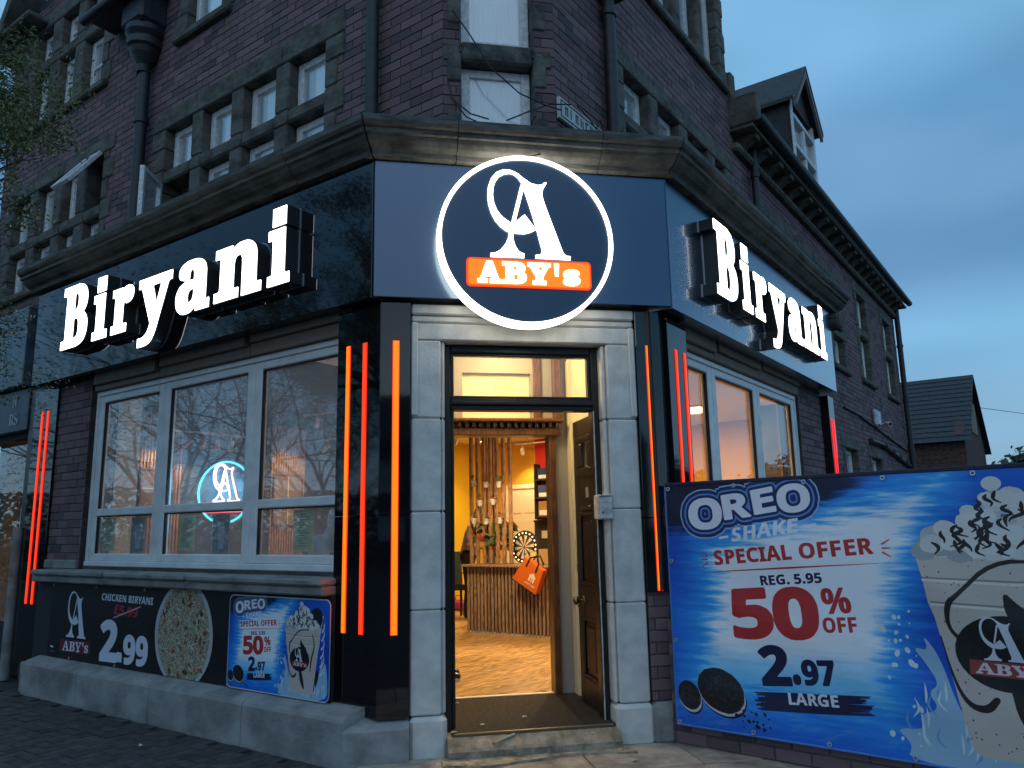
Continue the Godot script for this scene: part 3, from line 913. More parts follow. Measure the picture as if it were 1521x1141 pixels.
func side_roof() -> void:
	var z := -0.72
	# string moulding, corbels and gutter of the lower range
	for k in 11:
		stone("string_course", FR, V(3.83 + k * 0.98, 6.22, z - 0.1), V(3.83 + (k + 1) * 0.98 - 0.004, 6.33, z + 0.1), 0.03)
	for k in 21:
		var x := 4.02 + k * 0.505
		var mb := MB.new()
		mb.prism(PackedVector2Array([Vector2(-0.05, 6.335), Vector2(0.08, 6.335), Vector2(0.12, 6.37), Vector2(0.2, 6.41), Vector2(0.26, 6.42), Vector2(0.27, 6.47), Vector2(-0.05, 6.47)]), x, x + 0.17, Transform3D(Basis(V(0, 0, 1), Vector3.UP, Vector3.RIGHT), V(0, 0, z)))
		part(building, "corbel", mb, M.stone, FR)
	var fr := MB.new()
	fr.box(V(3.83, 6.3, z - 0.3), V(14.7, 6.47, z - 0.01))
	fr.bev(V(3.83, 6.472, z - 0.1), V(14.75, 6.52, z + 0.3), 0.01)
	part(building, "eaves_board", fr, M.stone, FR)
	var gu := MB.new()
	var half := PackedVector2Array()
	for k in 9:
		half.append(Vector2(0.07 * cos(PI + PI * k / 8.0), 0.075 * sin(PI + PI * k / 8.0)))
	for k in range(8, -1, -1):
		half.append(half[k] * 0.86 + Vector2(0, 0.004))
	gu.prism(half, 3.83, 14.8, Transform3D(Basis(V(0, 0, 1), Vector3.UP, Vector3.RIGHT), V(0, 6.6, z + 0.36)))
	part(building, "gutter", gu, M.iron, FR)
	# slate slope
	var sl := MB.new()
	var a := V(3.83, 6.53, z + 0.32)
	var up := V(0, 1.9, -1.55)
	var n := V(0, 0, 0)
	for r in 16:
		var p := a + up * (r / 16.0) + V(0, 0.012 * (r % 2), 0)
		var q := a + up * ((r + 1.2) / 16.0)
		sl.quad(p + V(0, 0.02, 0), p + V(10.95, 0.02, 0), q + V(10.95, 0, 0), q)
		sl.quad(p, p + V(10.95, 0, 0), p + V(10.95, 0.02, 0), p + V(0, 0.02, 0))
	sl.quad(a + up, a + up + V(10.95, 0, 0), a + up + V(10.95, 0.3, -4.5), a + up + V(0, 0.3, -4.5))
	part(building, "slate_roof", sl, M.slate_panel_roof, FR)
	# coping of the tall end above the lower roof
	var cp := MB.new()
	for k in 5:
		var p := a + up * (k / 5.0)
		cp.bev(p + V(0.0, 0.0, -0.4), p + V(0.16, 0.42, 0.05), 0.02)
	part(building, "gable_coping", cp, M.stone, FR)
	# sloping flue bar on the roof
	var rl := MB.new()
	rl.tube([V(9.6, 7.95, -1.25), V(11.6, 7.35, -1.05)], [0.03], 6)
	rl.tube([V(9.6, 7.95, -1.25), V(9.6, 7.5, -1.25)], [0.02], 6)
	part(building, "roof_rail", rl, M.white_metal, FR)
	# dormer with a steep gable
	var d := node(building, "dormer", FR)
	var x0 := 7.45
	var x1 := 8.95
	var xm := 8.2
	var zf := -0.86
	var ck := MB.new()
	ck.box(V(x0, 6.9, zf - 3.0), V(x0 + 0.08, 8.78, zf - 0.002))
	ck.box(V(x1 - 0.08, 6.9, zf - 3.0), V(x1, 8.78, zf - 0.002))
	ck.prism(PackedVector2Array([Vector2(x0, 8.72), Vector2(x1, 8.72), Vector2(xm, 9.5)]), zf - 0.1, zf - 0.01)
	part(d, "cheek", ck, M.slate_panel_roof)
	var rf := MB.new()
	for s in [[x0 - 0.12, xm], [x1 + 0.12, xm]]:
		var e := V(s[0], 8.68, 0)
		var t := V(s[1], 9.64, 0)
		var th := V(0, -0.07, 0)
		rf.quad(e + V(0, 0, zf + 0.16), e + V(0, 0, zf - 3), t + V(0, 0, zf - 3), t + V(0, 0, zf + 0.16))
		rf.quad(e + th + V(0, 0, zf + 0.16), t + th + V(0, 0, zf + 0.16), t + th + V(0, 0, zf - 3), e + th + V(0, 0, zf - 3))
		rf.quad(e + th + V(0, 0, zf + 0.16), e + V(0, 0, zf + 0.16), t + V(0, 0, zf + 0.16), t + th + V(0, 0, zf + 0.16))
		rf.quad(e + th + V(0, 0, zf + 0.16), e + th + V(0, 0, zf - 3), e + V(0, 0, zf - 3), e + V(0, 0, zf + 0.16))
	part(d, "roof", rf, M.slate_panel_roof)
	var bg := MB.new()
	for s in [-1.0, 1.0]:
		bg.prism(PackedVector2Array([Vector2(xm, 9.62), Vector2(xm, 9.42), Vector2(xm + s * 0.84, 8.5), Vector2(xm + s * 0.88, 8.66)]), zf + 0.1, zf + 0.15)
	part(d, "bargeboard", bg, M.beam)
	var fm := MB.new()
	for b in [[x0, x0 + 0.12, 6.9, 8.75], [x1 - 0.12, x1, 6.9, 8.75], [xm - 0.05, xm + 0.05, 6.9, 8.4]]:
		fm.bev(V(b[0], b[2], zf - 0.08), V(b[1], b[3], zf + 0.02), 0.01)
	for y in [6.9, 7.85, 8.4]:
		fm.bev(V(x0 + 0.12, y, zf - 0.08), V(x1 - 0.12, y + 0.09, zf + 0.03), 0.01)
	part(d, "frame", fm, M.upvc)
	for c in [[x0 + 0.12, xm - 0.05], [xm + 0.05, x1 - 0.12]]:
		for r in [[6.99, 7.85], [7.94, 8.4]]:
			var p := MB.new()
			p.box(V(c[0], r[0], zf - 0.05), V(c[1], r[1], zf - 0.04))
			part(d, "pane", p, M.upper_glass)
	var bk := MB.new()
	bk.box(V(x0 + 0.08, 6.9, zf - 0.8), V(x1 - 0.08, 8.8, zf - 0.7))
	part(d, "inner_wall", bk, M.curtain_or_sheen)
	# down pipes
	for q in [[FR, V(0.41, 4.55, z + 0.08), 6.4, 0.06], [FR, V(4.45, 4.45, z + 0.08), 6.45, 0.05], [FR, V(14.5, 0.0, z + 0.1), 6.45, 0.06], [FL, V(-0.47, 4.5, -0.42), 9.0, 0.055], [FL, V(-4.2, 4.5, -0.42), 6.75, 0.065]]:
		var mb := MB.new()
		var p: Vector3 = q[1]
		mb.tube([p, V(p.x, q[2], p.z)], [q[3]], 10)
		var y := p.y + 0.3
		while y < q[2]:
			mb.tube([V(p.x, y, p.z), V(p.x, y + 0.06, p.z)], [q[3] * 1.25], 10)
			y += 1.3
		part(building, "downpipe", mb, M.iron, q[0])
	var hp := MB.new()
	hp.bev(V(0.26, 6.35, z + 0.0), V(0.56, 6.55, z + 0.2), 0.02)
	hp.tube([V(0.41, 6.4, z + 0.1), V(0.2, 6.75, z + 0.1), V(0.2, 8.9, z + 0.1)], [0.05], 8)
	part(building, "hopper", hp, M.iron, FR)
	var h2 := MB.new()
	h2.lathe([Vector2(0.07, 6.72), Vector2(0.08, 6.8), Vector2(0.15, 6.93), Vector2(0.17, 6.99), Vector2(0.2, 7.02), Vector2(0.2, 7.1), Vector2(0.18, 7.12), Vector2(0.22, 7.18), Vector2(0.22, 7.25), Vector2(0.0, 7.25)], 14, Transform3D(Basis.IDENTITY, V(-4.2, 0, -0.4)))
	h2.bev(V(-4.42, 7.25, -0.55), V(-3.98, 7.7, -0.2), 0.04)
	part(building, "hopper", h2, M.iron, FL)
	# gutters and gable eaves of the left front
	var ge := MB.new()
	ge.bev(V(-5.1, 7.62, -0.5), V(-3.9, 7.72, -0.12), 0.01)
	ge.tube([V(-5.1, 7.6, -0.1), V(-3.75, 7.6, -0.1)], [0.06], 8)
	part(building, "gutter", ge, M.iron, FL)
	var gb := MB.new()
	gb.prism(PackedVector2Array([Vector2(-8.35, 8.45), Vector2(-8.15, 8.45), Vector2(-6.5, 10.6), Vector2(-6.7, 10.7)]), -0.6, -0.2)
	gb.bev(V(-8.0, 8.66, -0.6), V(-7.1, 8.74, -0.22), 0.02)
	part(building, "gable_coping", gb, M.stone, FL)


# ---------------------------------------------------------------- lettering and logo
func font(kind: String, bold := 0.0) -> Font:
	var s := SystemFont.new()
	s.font_names = PackedStringArray(["Droid Serif" if kind == "serif" else "Droid Sans"])
	s.font_weight = 700
	s.multichannel_signed_distance_field = false
	s.set_meta("bold", bold)
	return s


func outline(ch: String, f: Font, r: Rect2, fat: float) -> Dictionary:
	# the outlines of one character fitted to r and thickened by fat: outer polygons and holes
	var ts := TextServerManager.get_primary_interface()
	var rid: RID = f.get_rids()[0]
	var g := ts.font_get_glyph_index(rid, 128, ch.unicode_at(0), 0)
	var d := ts.font_get_glyph_contours(rid, 128, g)
	var loops := []
	var start := 0
	for e in d.contours:
		var pts := []
		for k in range(start, e + 1): pts.append(d.points[k])
		start = e + 1
		var full := []
		for k in pts.size():
			var a: Vector3 = pts[k]
			var b: Vector3 = pts[(k + 1) % pts.size()]
			full.append(a)
			if a.z < 0.5 and b.z < 0.5: full.append(Vector3((a.x + b.x) / 2, (a.y + b.y) / 2, 1))
		while full[0].z < 0.5: full.append(full.pop_front())
		var p := PackedVector2Array()
		var k := 0
		while k < full.size():
			var a: Vector3 = full[k]
			var b: Vector3 = full[(k + 1) % full.size()]
			p.append(Vector2(a.x, -a.y))
			if b.z < 0.5:
				var c: Vector3 = full[(k + 2) % full.size()]
				for s in range(1, 6):
					var t := s / 6.0
					p.append(Vector2(a.x, -a.y) * (1 - t) * (1 - t) + Vector2(b.x, -b.y) * 2.0 * t * (1 - t) + Vector2(c.x, -c.y) * t * t)
				k += 2
			else: k += 1
		loops.append(p)
	var lo := Vector2.INF
	var hi := -Vector2.INF
	for p in loops:
		for v in p:
			lo = lo.min(v)
			hi = hi.max(v)
	var s := (r.size - Vector2.ONE * fat * 2.0) / (hi - lo)
	var out := {"outer": [], "holes": []}
	for n in loops.size():
		if ch == "i" and loops[n].size() > 0:
			# the dot is square
			var b := Rect2(loops[n][0], Vector2.ZERO)
			for v in loops[n]: b = b.expand(v)
			if b.position.y > lo.y + (hi.y - lo.y) * 0.6: loops[n] = PackedVector2Array([b.position, Vector2(b.end.x, b.position.y), b.end, Vector2(b.position.x, b.end.y)])
		var p := PackedVector2Array()
		for v in loops[n]: p.append(r.position + Vector2.ONE * fat + (v - lo) * s)
		if Geometry2D.is_polygon_clockwise(p): p.reverse()
		var hole := false
		for m in loops.size():
			if m != n and Geometry2D.is_point_in_polygon(loops[n][0], loops[m]): hole = true
		for q in (Geometry2D.offset_polygon(p, -fat if hole else fat, Geometry2D.JOIN_MITER) if fat > 0.0 else [p]):
			out["holes" if hole else "outer"].append(q)
	return out


func glyph(mb: MB, o: Dictionary, z0: float, z1: float) -> void:
	# extrudes an outline with its holes, cut into bands through each hole
	for outer in o.outer:
		var ys := [-99.0, 99.0]
		for h in o.holes:
			var c := 0.0
			for v in h: c += v.y / h.size()
			ys.append(c)
		ys.sort()
		for k in ys.size() - 1:
			var band := PackedVector2Array([Vector2(-99, ys[k]), Vector2(99, ys[k]), Vector2(99, ys[k + 1]), Vector2(-99, ys[k + 1])])
			var pieces: Array = [] + Geometry2D.intersect_polygons(outer, band)
			for h in o.holes:
				var left := []
				for p in pieces: left.append_array(Geometry2D.clip_polygons(p, h))
				pieces = left
			for p in pieces:
				if not Geometry2D.is_polygon_clockwise(p): mb.prism(p, z0, z1, Transform3D.IDENTITY, 3, true)
	for w in [o.outer, o.holes]:
		for p in w:
			for k in p.size():
				var a: Vector2 = p[k]
				var b: Vector2 = p[(k + 1) % p.size()]
				if w == o.holes:
					var c := a
					a = b
					b = c
				mb.quad(V(a.x, a.y, z0), V(b.x, b.y, z0), V(b.x, b.y, z1), V(a.x, a.y, z1))


func letters(parent: Node3D, called: String, s: String, f: Font, r: Rect2, z: float, depth: float, m: Material) -> MeshInstance3D:
	# text fitted to r (x, y of its lower left corner), standing from z to z + depth
	var t := TextMesh.new()
	t.text = s
	t.font = f
	t.font_size = 64
	t.pixel_size = 0.01
	t.depth = depth
	t.curve_step = 2.0
	t.material = m
	var a := t.get_aabb()
	var k := V(r.size.x / a.size.x, r.size.y / a.size.y, 1.0)
	var o := put(parent, called, t, Transform3D(Basis.from_scale(k), V(r.position.x - a.position.x * k.x, r.position.y - a.position.y * k.y, z + depth / 2.0)))
	return o


func logo_shapes() -> Array:
	# the swash capital as five outlines, about 0.62 m wide and 0.675 m high, base at y 0
	var out := []
	var raw := [
		[[512, 97], [545, 101], [575, 116], [610, 145], [660, 178], [705, 190], [738, 184], [748, 172], [764, 170], [762, 183], [742, 212], [734, 240], [736, 270], [752, 325], [860, 625], [872, 645], [890, 655], [912, 657], [912, 680], [680, 668], [680, 648], [708, 646], [722, 634], [722, 608], [706, 545], [690, 475], [648, 330], [618, 235], [603, 182], [572, 140], [535, 112]],
		[[592, 188], [614, 200], [550, 434], [527, 430]],
		[[520, 446], [556, 430], [612, 386], [686, 482], [650, 500], [610, 510], [560, 508], [520, 494], [488, 470]],
		[[510, 488], [537, 494], [533, 545], [546, 590], [566, 622], [584, 634], [604, 640], [604, 665], [385, 657], [386, 634], [415, 634], [448, 616], [482, 578], [502, 535]]]
	var ring := [[588, 142, 5], [560, 116, 7], [520, 103, 10], [480, 104, 14], [440, 122, 16], [410, 156, 17], [392, 205, 17], [387, 260, 17], [393, 315, 18], [410, 365, 20], [436, 408, 24], [470, 442, 28], [505, 466, 30], [540, 478, 28]]
	var left := []
	var right := []
	for k in ring.size():
		var p := Vector2(ring[k][0], ring[k][1])
		var a := Vector2(ring[maxi(k - 1, 0)][0], ring[maxi(k - 1, 0)][1])
		var b := Vector2(ring[mini(k + 1, ring.size() - 1)][0], ring[mini(k + 1, ring.size() - 1)][1])
		var nn := (b - a).normalized().orthogonal() * float(ring[k][2])
		left.append([p.x + nn.x, p.y + nn.y])
		right.push_front([p.x - nn.x, p.y - nn.y])
	raw.append(left + right)
	for poly in raw:
		var q := PackedVector2Array()
		for p in poly:
			q.append(Vector2((p[0] - 370.0) * 0.001135, 0.675 - (p[1] - 98.0 - 0.0436 * (p[0] - 500.0)) * 0.001197))
		out.append(q)
	return out


# ---------------------------------------------------------------- fascia, lit signs
func fascia_and_signs() -> void:
	var mb := MB.new()
	mb.bev(V(-5.35, 3.14, -0.14), V(-0.004, 4.2, 0.0), 0.004)
	one("fascia_panel", "glossy black fascia panel behind the white letters above the window with the neon", "fascia", mb, M.black_gloss, FL)
	mb = MB.new()
	mb.bev(V(-0.279, 3.15, -0.05), V(1.985, 4.2, 0.1), 0.004)
	one("fascia_panel", "blue grey satin fascia panel above the door, behind the round sign", "fascia", mb, M.slate_panel, FD)
	mb = MB.new()
	mb.bev(V(0.004, 3.135, -0.22), V(5.06, 4.2, 0.0), 0.004)
	one("fascia_panel", "blue grey satin fascia panel above the brick pier and banner, with white letters", "fascia", mb, M.slate_panel, FR)
	letter_sign(FL, "white lit slab letters on the glossy black fascia, above the neon window", -4.42, -4.42, 1.0)
	letter_sign(FR, "white lit slab letters on the blue grey fascia, above the blue banner", -4.42, 0.645, 0.953)
	round_sign()


func letter_sign(f: Transform3D, label: String, from: float, to: float, k: float) -> void:
	var t := thing("letter_sign", label, "sign", f, "two lit letter signs of the same word")
	var f2 := font("serif")
	var spots := [["B", -4.42, -3.9, 3.385, 4.045], ["i", -3.775, -3.5, 3.385, 4.02], ["r", -3.412, -3.035, 3.385, 3.835], ["y", -2.935, -2.39, 3.185, 3.83], ["a", -2.312, -1.81, 3.372, 3.85], ["n", -1.735, -1.108, 3.385, 3.85], ["i", -1.025, -0.762, 3.385, 4.02]]
	for s in spots:
		var a: float = to + (s[1] - from) * k
		var b: float = to + (s[2] - from) * k
		var r := Rect2(a, s[3], b - a, s[4] - s[3])
		var l := node(t, "letter")
		var o := outline(s[0], f2, r, 0.02)
		var mb := MB.new()
		glyph(mb, o, 0.132, 0.138)
		part(l, "face", mb, M.letter_face)
		mb = MB.new()
		glyph(mb, outline(s[0], f2, r.grow(0.004), 0.024), 0.006, 0.131)
		part(l, "return", mb, M.letter_return)
		mb = MB.new()
		glyph(mb, outline(s[0], f2, r.grow(0.011), 0.031), 0.001, 0.007)
		part(l, "trim", mb, M.letter_trim)
	var la := AreaLight3D.new()
	la.name = "sign_light"
	la.area_size = Vector2(3.4 * k, 0.5)
	la.light_color = Color(0.97, 0.98, 1.0)
	la.light_energy = 0.5
	la.shadow_enabled = true
	la.transform = Transform3D(Basis(Vector3.UP, PI), V(to + 1.83 * k, 3.65, 0.16))
	t.add_child(la)


func round_sign() -> void:
	var t := thing("round_sign", "round lit sign with a white swash letter and orange name badge over the door", "sign", at(FD, 0.832, 3.585, 0.0))
	var dr := MB.new()
	dr.lathe([Vector2(0.63, 0.1), Vector2(0.63, 0.225), Vector2(0.0, 0.225)], 72, Transform3D(Basis(Vector3.RIGHT, PI / 2), Vector3.ZERO))
	part(t, "disc", dr, M.disc_face)
	var rm := MB.new()
	rm.lathe([Vector2(0.631, 0.12), Vector2(0.65, 0.115), Vector2(0.66, 0.13), Vector2(0.66, 0.235), Vector2(0.653, 0.247), Vector2(0.638, 0.25), Vector2(0.631, 0.243), Vector2(0.631, 0.12)], 96, Transform3D(Basis(Vector3.RIGHT, PI / 2), Vector3.ZERO))
	part(t, "glowing_rim", rm, M.rim_glow)
	var bk := MB.new()
	bk.lathe([Vector2(0.64, 0.1), Vector2(0.64, 0.115), Vector2(0.6, 0.115)], 72, Transform3D(Basis(Vector3.RIGHT, PI / 2), Vector3.ZERO))
	part(t, "back_tray", bk, M.letter_trim)
	var a := MB.new()
	var sh := logo_shapes()
	for k in sh.size():
		a.prism(sh[k], 0.226, 0.238 + 0.0008 * k, Transform3D(Basis.IDENTITY, V(-0.29, -0.145, 0)))
	part(t, "swash_letter", a, M.letter_face)
	var edge := MB.new()
	edge.prism(round_rect(-0.452, -0.373, 0.478, -0.158, 0.03), 0.226, 0.238)
	part(t, "badge_border", edge, M.badge_edge)
	var bd := MB.new()
	bd.prism(round_rect(-0.44, -0.361, 0.466, -0.17, 0.024), 0.226, 0.241)
	var badge := part(t, "badge", bd, M.badge_orange)
	var xs := [["A", -0.372, -0.2, 0.0], ["B", -0.19, -0.012, 0.0], ["Y", -0.002, 0.17, 0.0], ["'", 0.198, 0.232, 0.07], ["s", 0.262, 0.392, 0.0]]
	for x in xs:
		var top := -0.182 if x[0] != "s" else -0.225
		var mb := MB.new()
		glyph(mb, outline(x[0], font("serif"), Rect2(x[1], -0.348 + x[3], x[2] - x[1], top + 0.348 - x[3]), 0.009), 0.242, 0.246)
		part(badge, "letter", mb, M.letter_face)
	var la := AreaLight3D.new()
	la.name = "sign_light"
	la.area_size = Vector2(0.9, 0.9)
	la.light_color = Color(1.0, 0.9, 0.76)
	la.light_energy = 1.3
	la.shadow_enabled = true
	la.transform = Transform3D(Basis(Vector3.UP, PI), V(0, 0, 0.27))
	t.add_child(la)
	# the feed cable that loops over the rim
	var cb := MB.new()
	cb.tube([V(-0.02, 0.72, 0.15), V(0.0, 0.675, 0.2), V(0.05, 0.665, 0.23), V(0.1, 0.675, 0.24), V(0.13, 0.7, 0.2), V(0.1, 0.74, 0.15)], [0.006], 6)
	part(t, "feed_cable", cb, M.cable)


func round_rect(x0: float, y0: float, x1: float, y1: float, r: float) -> PackedVector2Array:
	var p := PackedVector2Array()
	for c in [[x1 - r, y1 - r, 0.0], [x0 + r, y1 - r, 0.5], [x0 + r, y0 + r, 1.0], [x1 - r, y0 + r, 1.5]]:
		for k in 6:
			var w: float = PI * c[2] + PI / 2 * k / 5.0
			p.append(Vector2(c[0] + r * cos(w), c[1] + r * sin(w)))
	return p


func strip(f: Transform3D, x: float, y0: float, y1: float, z: float, w: float, m: String, label: String, group := "") -> void:
	# a light strip: glowing tape behind a diffuser, in a slim channel
	var t := thing("light_strip", label, "light strip", at(f, x, 0, z), group)
	var c := MB.new()
	c.bev(V(-w / 2 - 0.005, y0 - 0.004, 0.0), V(w / 2 + 0.005, y1 + 0.004, 0.004), 0.001)
	part(t, "channel", c, M.strip_edge)
	var d := MB.new()
	d.bev(V(-w / 2, y0, 0.0045), V(w / 2, y1, 0.011), 0.003)
	part(t, "glowing_tape", d, M[m])
	var la := AreaLight3D.new()
	la.name = "strip_light"
	la.area_size = Vector2(w, y1 - y0)
	var g: Color = M[m].emission
	la.light_color = g
	la.light_energy = 0.05
	la.shadow_enabled = true
	la.transform = Transform3D(Basis(Vector3.UP, PI), V(0, (y0 + y1) / 2, 0.02))
	t.add_child(la)


func panel(f: Transform3D, lo: Vector3, hi: Vector3, label: String, m := "black_gloss", seam := []) -> void:
	var t := thing("cladding_panel", label, "panel", f)
	var ys := [lo.y] + seam + [hi.y]
	for k in ys.size() - 1:
		var mb := MB.new()
		mb.bev(V(lo.x, ys[k] + (0.002 if k > 0 else 0.0), lo.z), V(hi.x, ys[k + 1] - (0.002 if k < ys.size() - 2 else 0.0), hi.z), 0.002)
		part(t, "sheet", mb, M[m])


func cladding_and_strips() -> void:
	panel(FL, V(-0.452, 0.27, -0.18), V(-0.006, 3.12, -0.097), "black glossy cladding with two strips between shake poster and door surround", "black_gloss", [1.6])
	panel(FD, V(-0.222, 0.262, -0.06), V(-0.006, 3.13, 0.03), "black glossy cladding with one wide orange strip, left against the grey door surround", "black_gloss", [1.6])
	panel(FL, V(-5.52, 0.22, -0.2), V(-4.98, 3.12, -0.13), "black glossy cladding with two red strips beside the neighbouring shop", "black_gloss")
	panel(FD, V(1.706, 1.022, -0.05), V(1.9, 3.12, 0.03), "black glossy cladding with one orange strip between door surround and side windows", "black_gloss", [1.55])
	panel(FR, V(0.13, 0.6, -0.25), V(0.5, 3.11, -0.112), "black glossy cladding with two thin red strips behind the big banner", "black_gloss", [1.55])
	panel(FR, V(5.03, 0.6, -0.25), V(5.3, 3.1, -0.112), "black glossy cladding with pink red strips at the far end of the side windows")
	var fill := MB.new()
	fill.box(V(-0.1, 1.03, -0.3), V(0.13, 3.12, -0.16))
	part(building, "corner_filler", fill, M.dark_paint, FR)
	strip(FL, -0.332, 0.8, 2.845, -0.097, 0.036, "strip_orange", "upright orange light strip next to the shake poster, on black cladding", "")
	strip(FL, -0.158, 0.8, 2.845, -0.097, 0.036, "strip_red", "upright red orange light strip, middle one of three by the door", "")
	strip(FD, -0.11, 0.8, 2.84, 0.03, 0.04, "strip_orange", "wide orange light strip on the panel touching the left door pilaster", "")
	strip(FD, 1.803, 1.03, 2.85, 0.03, 0.036, "strip_orange", "orange light strip standing between the right door pilaster and the banner", "")
	for x in [-5.3, -5.165]: strip(FL, x, 0.8, 2.86, -0.13, 0.036, "strip_red", "red light strip of the pair beside the neighbouring shop", "pair of red strips beside the neighbouring shop")
	for x in [0.268, 0.438]: strip(FR, x, 1.02, 2.87, -0.112, 0.03, "strip_red", "thin red light strip of the pair just above the banner's corner", "pair of thin red strips by the side windows")
	for x in [5.1, 5.2]: strip(FR, x, 1.02, 2.8, -0.112, 0.03, "strip_pink", "pink red light strip of the pair beyond the side brick pier", "pair of pink strips at the far pier")


# ---------------------------------------------------------------- entrance
func entrance() -> void:
	var s := node(building, "door_surround", FD)
	var block := func(lo: Vector3, hi: Vector3, r := 0.01) -> void:
		var mb := MB.new()
		mb.bev(lo, hi, r)
		part(s, "ashlar_block", mb, M.ashlar)
	var ys := [0.262, 0.95, 1.62, 2.285, 2.86]
	for k in 4:
		block.call(V(0.0, ys[k] + 0.002, -0.28), V(0.215, ys[k + 1] - 0.002, 0.0))
		block.call(V(0.217, ys[k] + 0.002, -0.28), V(0.245, ys[k + 1] - 0.002, -0.025), 0.012)
		block.call(V(1.475, ys[k] + 0.002, -0.28), V(1.7, ys[k + 1] - 0.002, 0.0))
		block.call(V(1.44, ys[k] + 0.002, -0.28), V(1.473, ys[k + 1] - 0.002, -0.025), 0.012)
	for b in [[-0.006, 0.25], [1.436, 1.712]]:
		block.call(V(b[0], -0.02, -0.28), V(b[1], 0.258, 0.035), 0.025)
	block.call(V(0.0, 2.862, -0.28), V(1.7, 2.99, 0.0))
	# head mouldings
	for m in [[2.992, 3.045, 0.008], [3.047, 3.125, 0.03]]:
		block.call(V(0.0, m[0], -0.2), V(1.7, m[1], m[2]), 0.012)
	# raised outer moulding on each pilaster
	for x in [[0.0, 0.05], [1.65, 1.7]]:
		block.call(V(x[0], 2.3, 0.001), V(x[1], 2.99, 0.02), 0.01)
	# black frame
	var fr := MB.new()
	for b in [[V(0.245, 0.1, -0.24), V(0.3, 2.86, -0.12)], [V(1.385, 0.1, -0.24), V(1.44, 2.86, -0.12)], [V(0.3, 2.8, -0.24), V(1.385, 2.86, -0.122)], [V(0.3, 2.365, -0.24), V(1.385, 2.455, -0.118)], [V(0.3, 2.40, -0.118), V(1.385, 2.43, -0.085)]]:
		fr.bev(b[0], b[1], 0.008)
	for b in [[V(0.3, 0.12, -0.2), V(0.325, 2.365, -0.14)], [V(0.3, 2.455, -0.2), V(0.325, 2.8, -0.14)], [V(1.36, 2.455, -0.2), V(1.385, 2.8, -0.14)], [V(0.325, 2.455, -0.2), V(1.36, 2.475, -0.142)], [V(0.325, 2.78, -0.2), V(1.36, 2.8, -0.142)]]:
		fr.bev(b[0], b[1], 0.006)
	var df := node(building, "door_frame", FD)
	part(df, "frame", fr, M.door_black)
	var g := MB.new()
	g.box(V(0.325, 2.475, -0.176), V(1.36, 2.78, -0.17), "zZ")
	part(df, "transom_light", g, M.glass)
	# step: worn stone ramp with a cracked lower lip
	var st := MB.new()
	st.prism(PackedVector2Array([Vector2(-0.26, -0.02), Vector2(0.14, -0.02), Vector2(0.14, 0.055), Vector2(0.12, 0.07), Vector2(0.02, 0.118), Vector2(-0.26, 0.126)]), 0.247, 1.438, Transform3D(Basis(V(0, 0, 1), Vector3.UP, Vector3.RIGHT), Vector3.ZERO))
	part(building, "door_step", st, M.step, FD)
	var lip := MB.new()
	var pts := PackedVector2Array([Vector2(0.2, 0.142), Vector2(1.5, 0.142)])
	for k in 14:
		pts.append(Vector2(1.5 - k * 0.1, 0.25 + rng.randf_range(-0.02, 0.025) - 0.05 * sin(k * 0.45)))
	lip.prism(pts, -0.02, 0.014, Transform3D(Basis(Vector3.RIGHT, V(0, 0, -1), Vector3.UP), Vector3.ZERO) * Transform3D(Basis.from_scale(V(1, -1, 1)), Vector3.ZERO))
	part(building, "door_step", lip, M.step, FD)
	var tr := MB.new()
	tr.bev(V(0.3, 0.12, -0.275), V(1.4, 0.142, -0.235), 0.004)
	var mt := MB.new()
	mt.bev(V(0.29, 0.115, -1.09), V(1.44, 0.137, -0.01), 0.004)
	var mat := thing("entrance_mat", "dark grey coir mat, speckled with litter, filling the doorway floor", "mat", FD)
	part(mat, "pile", mt, M.mat)
	var nose := MB.new()
	nose.bev(V(0.29, 0.116, -0.009), V(1.42, 0.139, 0.014), 0.004)
	part(mat, "edge_trim", nose, M.brass)
	door_leaf()
	# grey meter box on the reveal, with its cable
	var bx := thing("entry_box", "small white metal box fixed to the right door pilaster", "box", at(FD, 1.415, 1.545, -0.05))
	var b1 := MB.new()
	b1.bev(V(-0.05, 0, -0.06), V(0.058, 0.178, 0.072), 0.008)
	part(bx, "body", b1, M.white_metal)
	var b2 := MB.new()
	b2.bev(V(-0.046, 0.165, 0.0725), V(0.054, 0.172, 0.078), 0.002)
	b2.tube([V(-0.02, 0.05, 0.07), V(-0.02, 0.05, 0.078)], [0.006], 8)
	part(bx, "lid_seam", b2, M.iron)
	var cb := MB.new()
	cb.tube([V(1.39, 0.14, -0.105), V(1.392, 0.7, -0.108), V(1.388, 1.3, -0.106), V(1.391, 1.9, -0.108), V(1.389, 2.36, -0.106)], [0.005], 6)
	one("white_cable", "thin white cable running down the right door frame", "cable", cb, M.white_metal, FD)


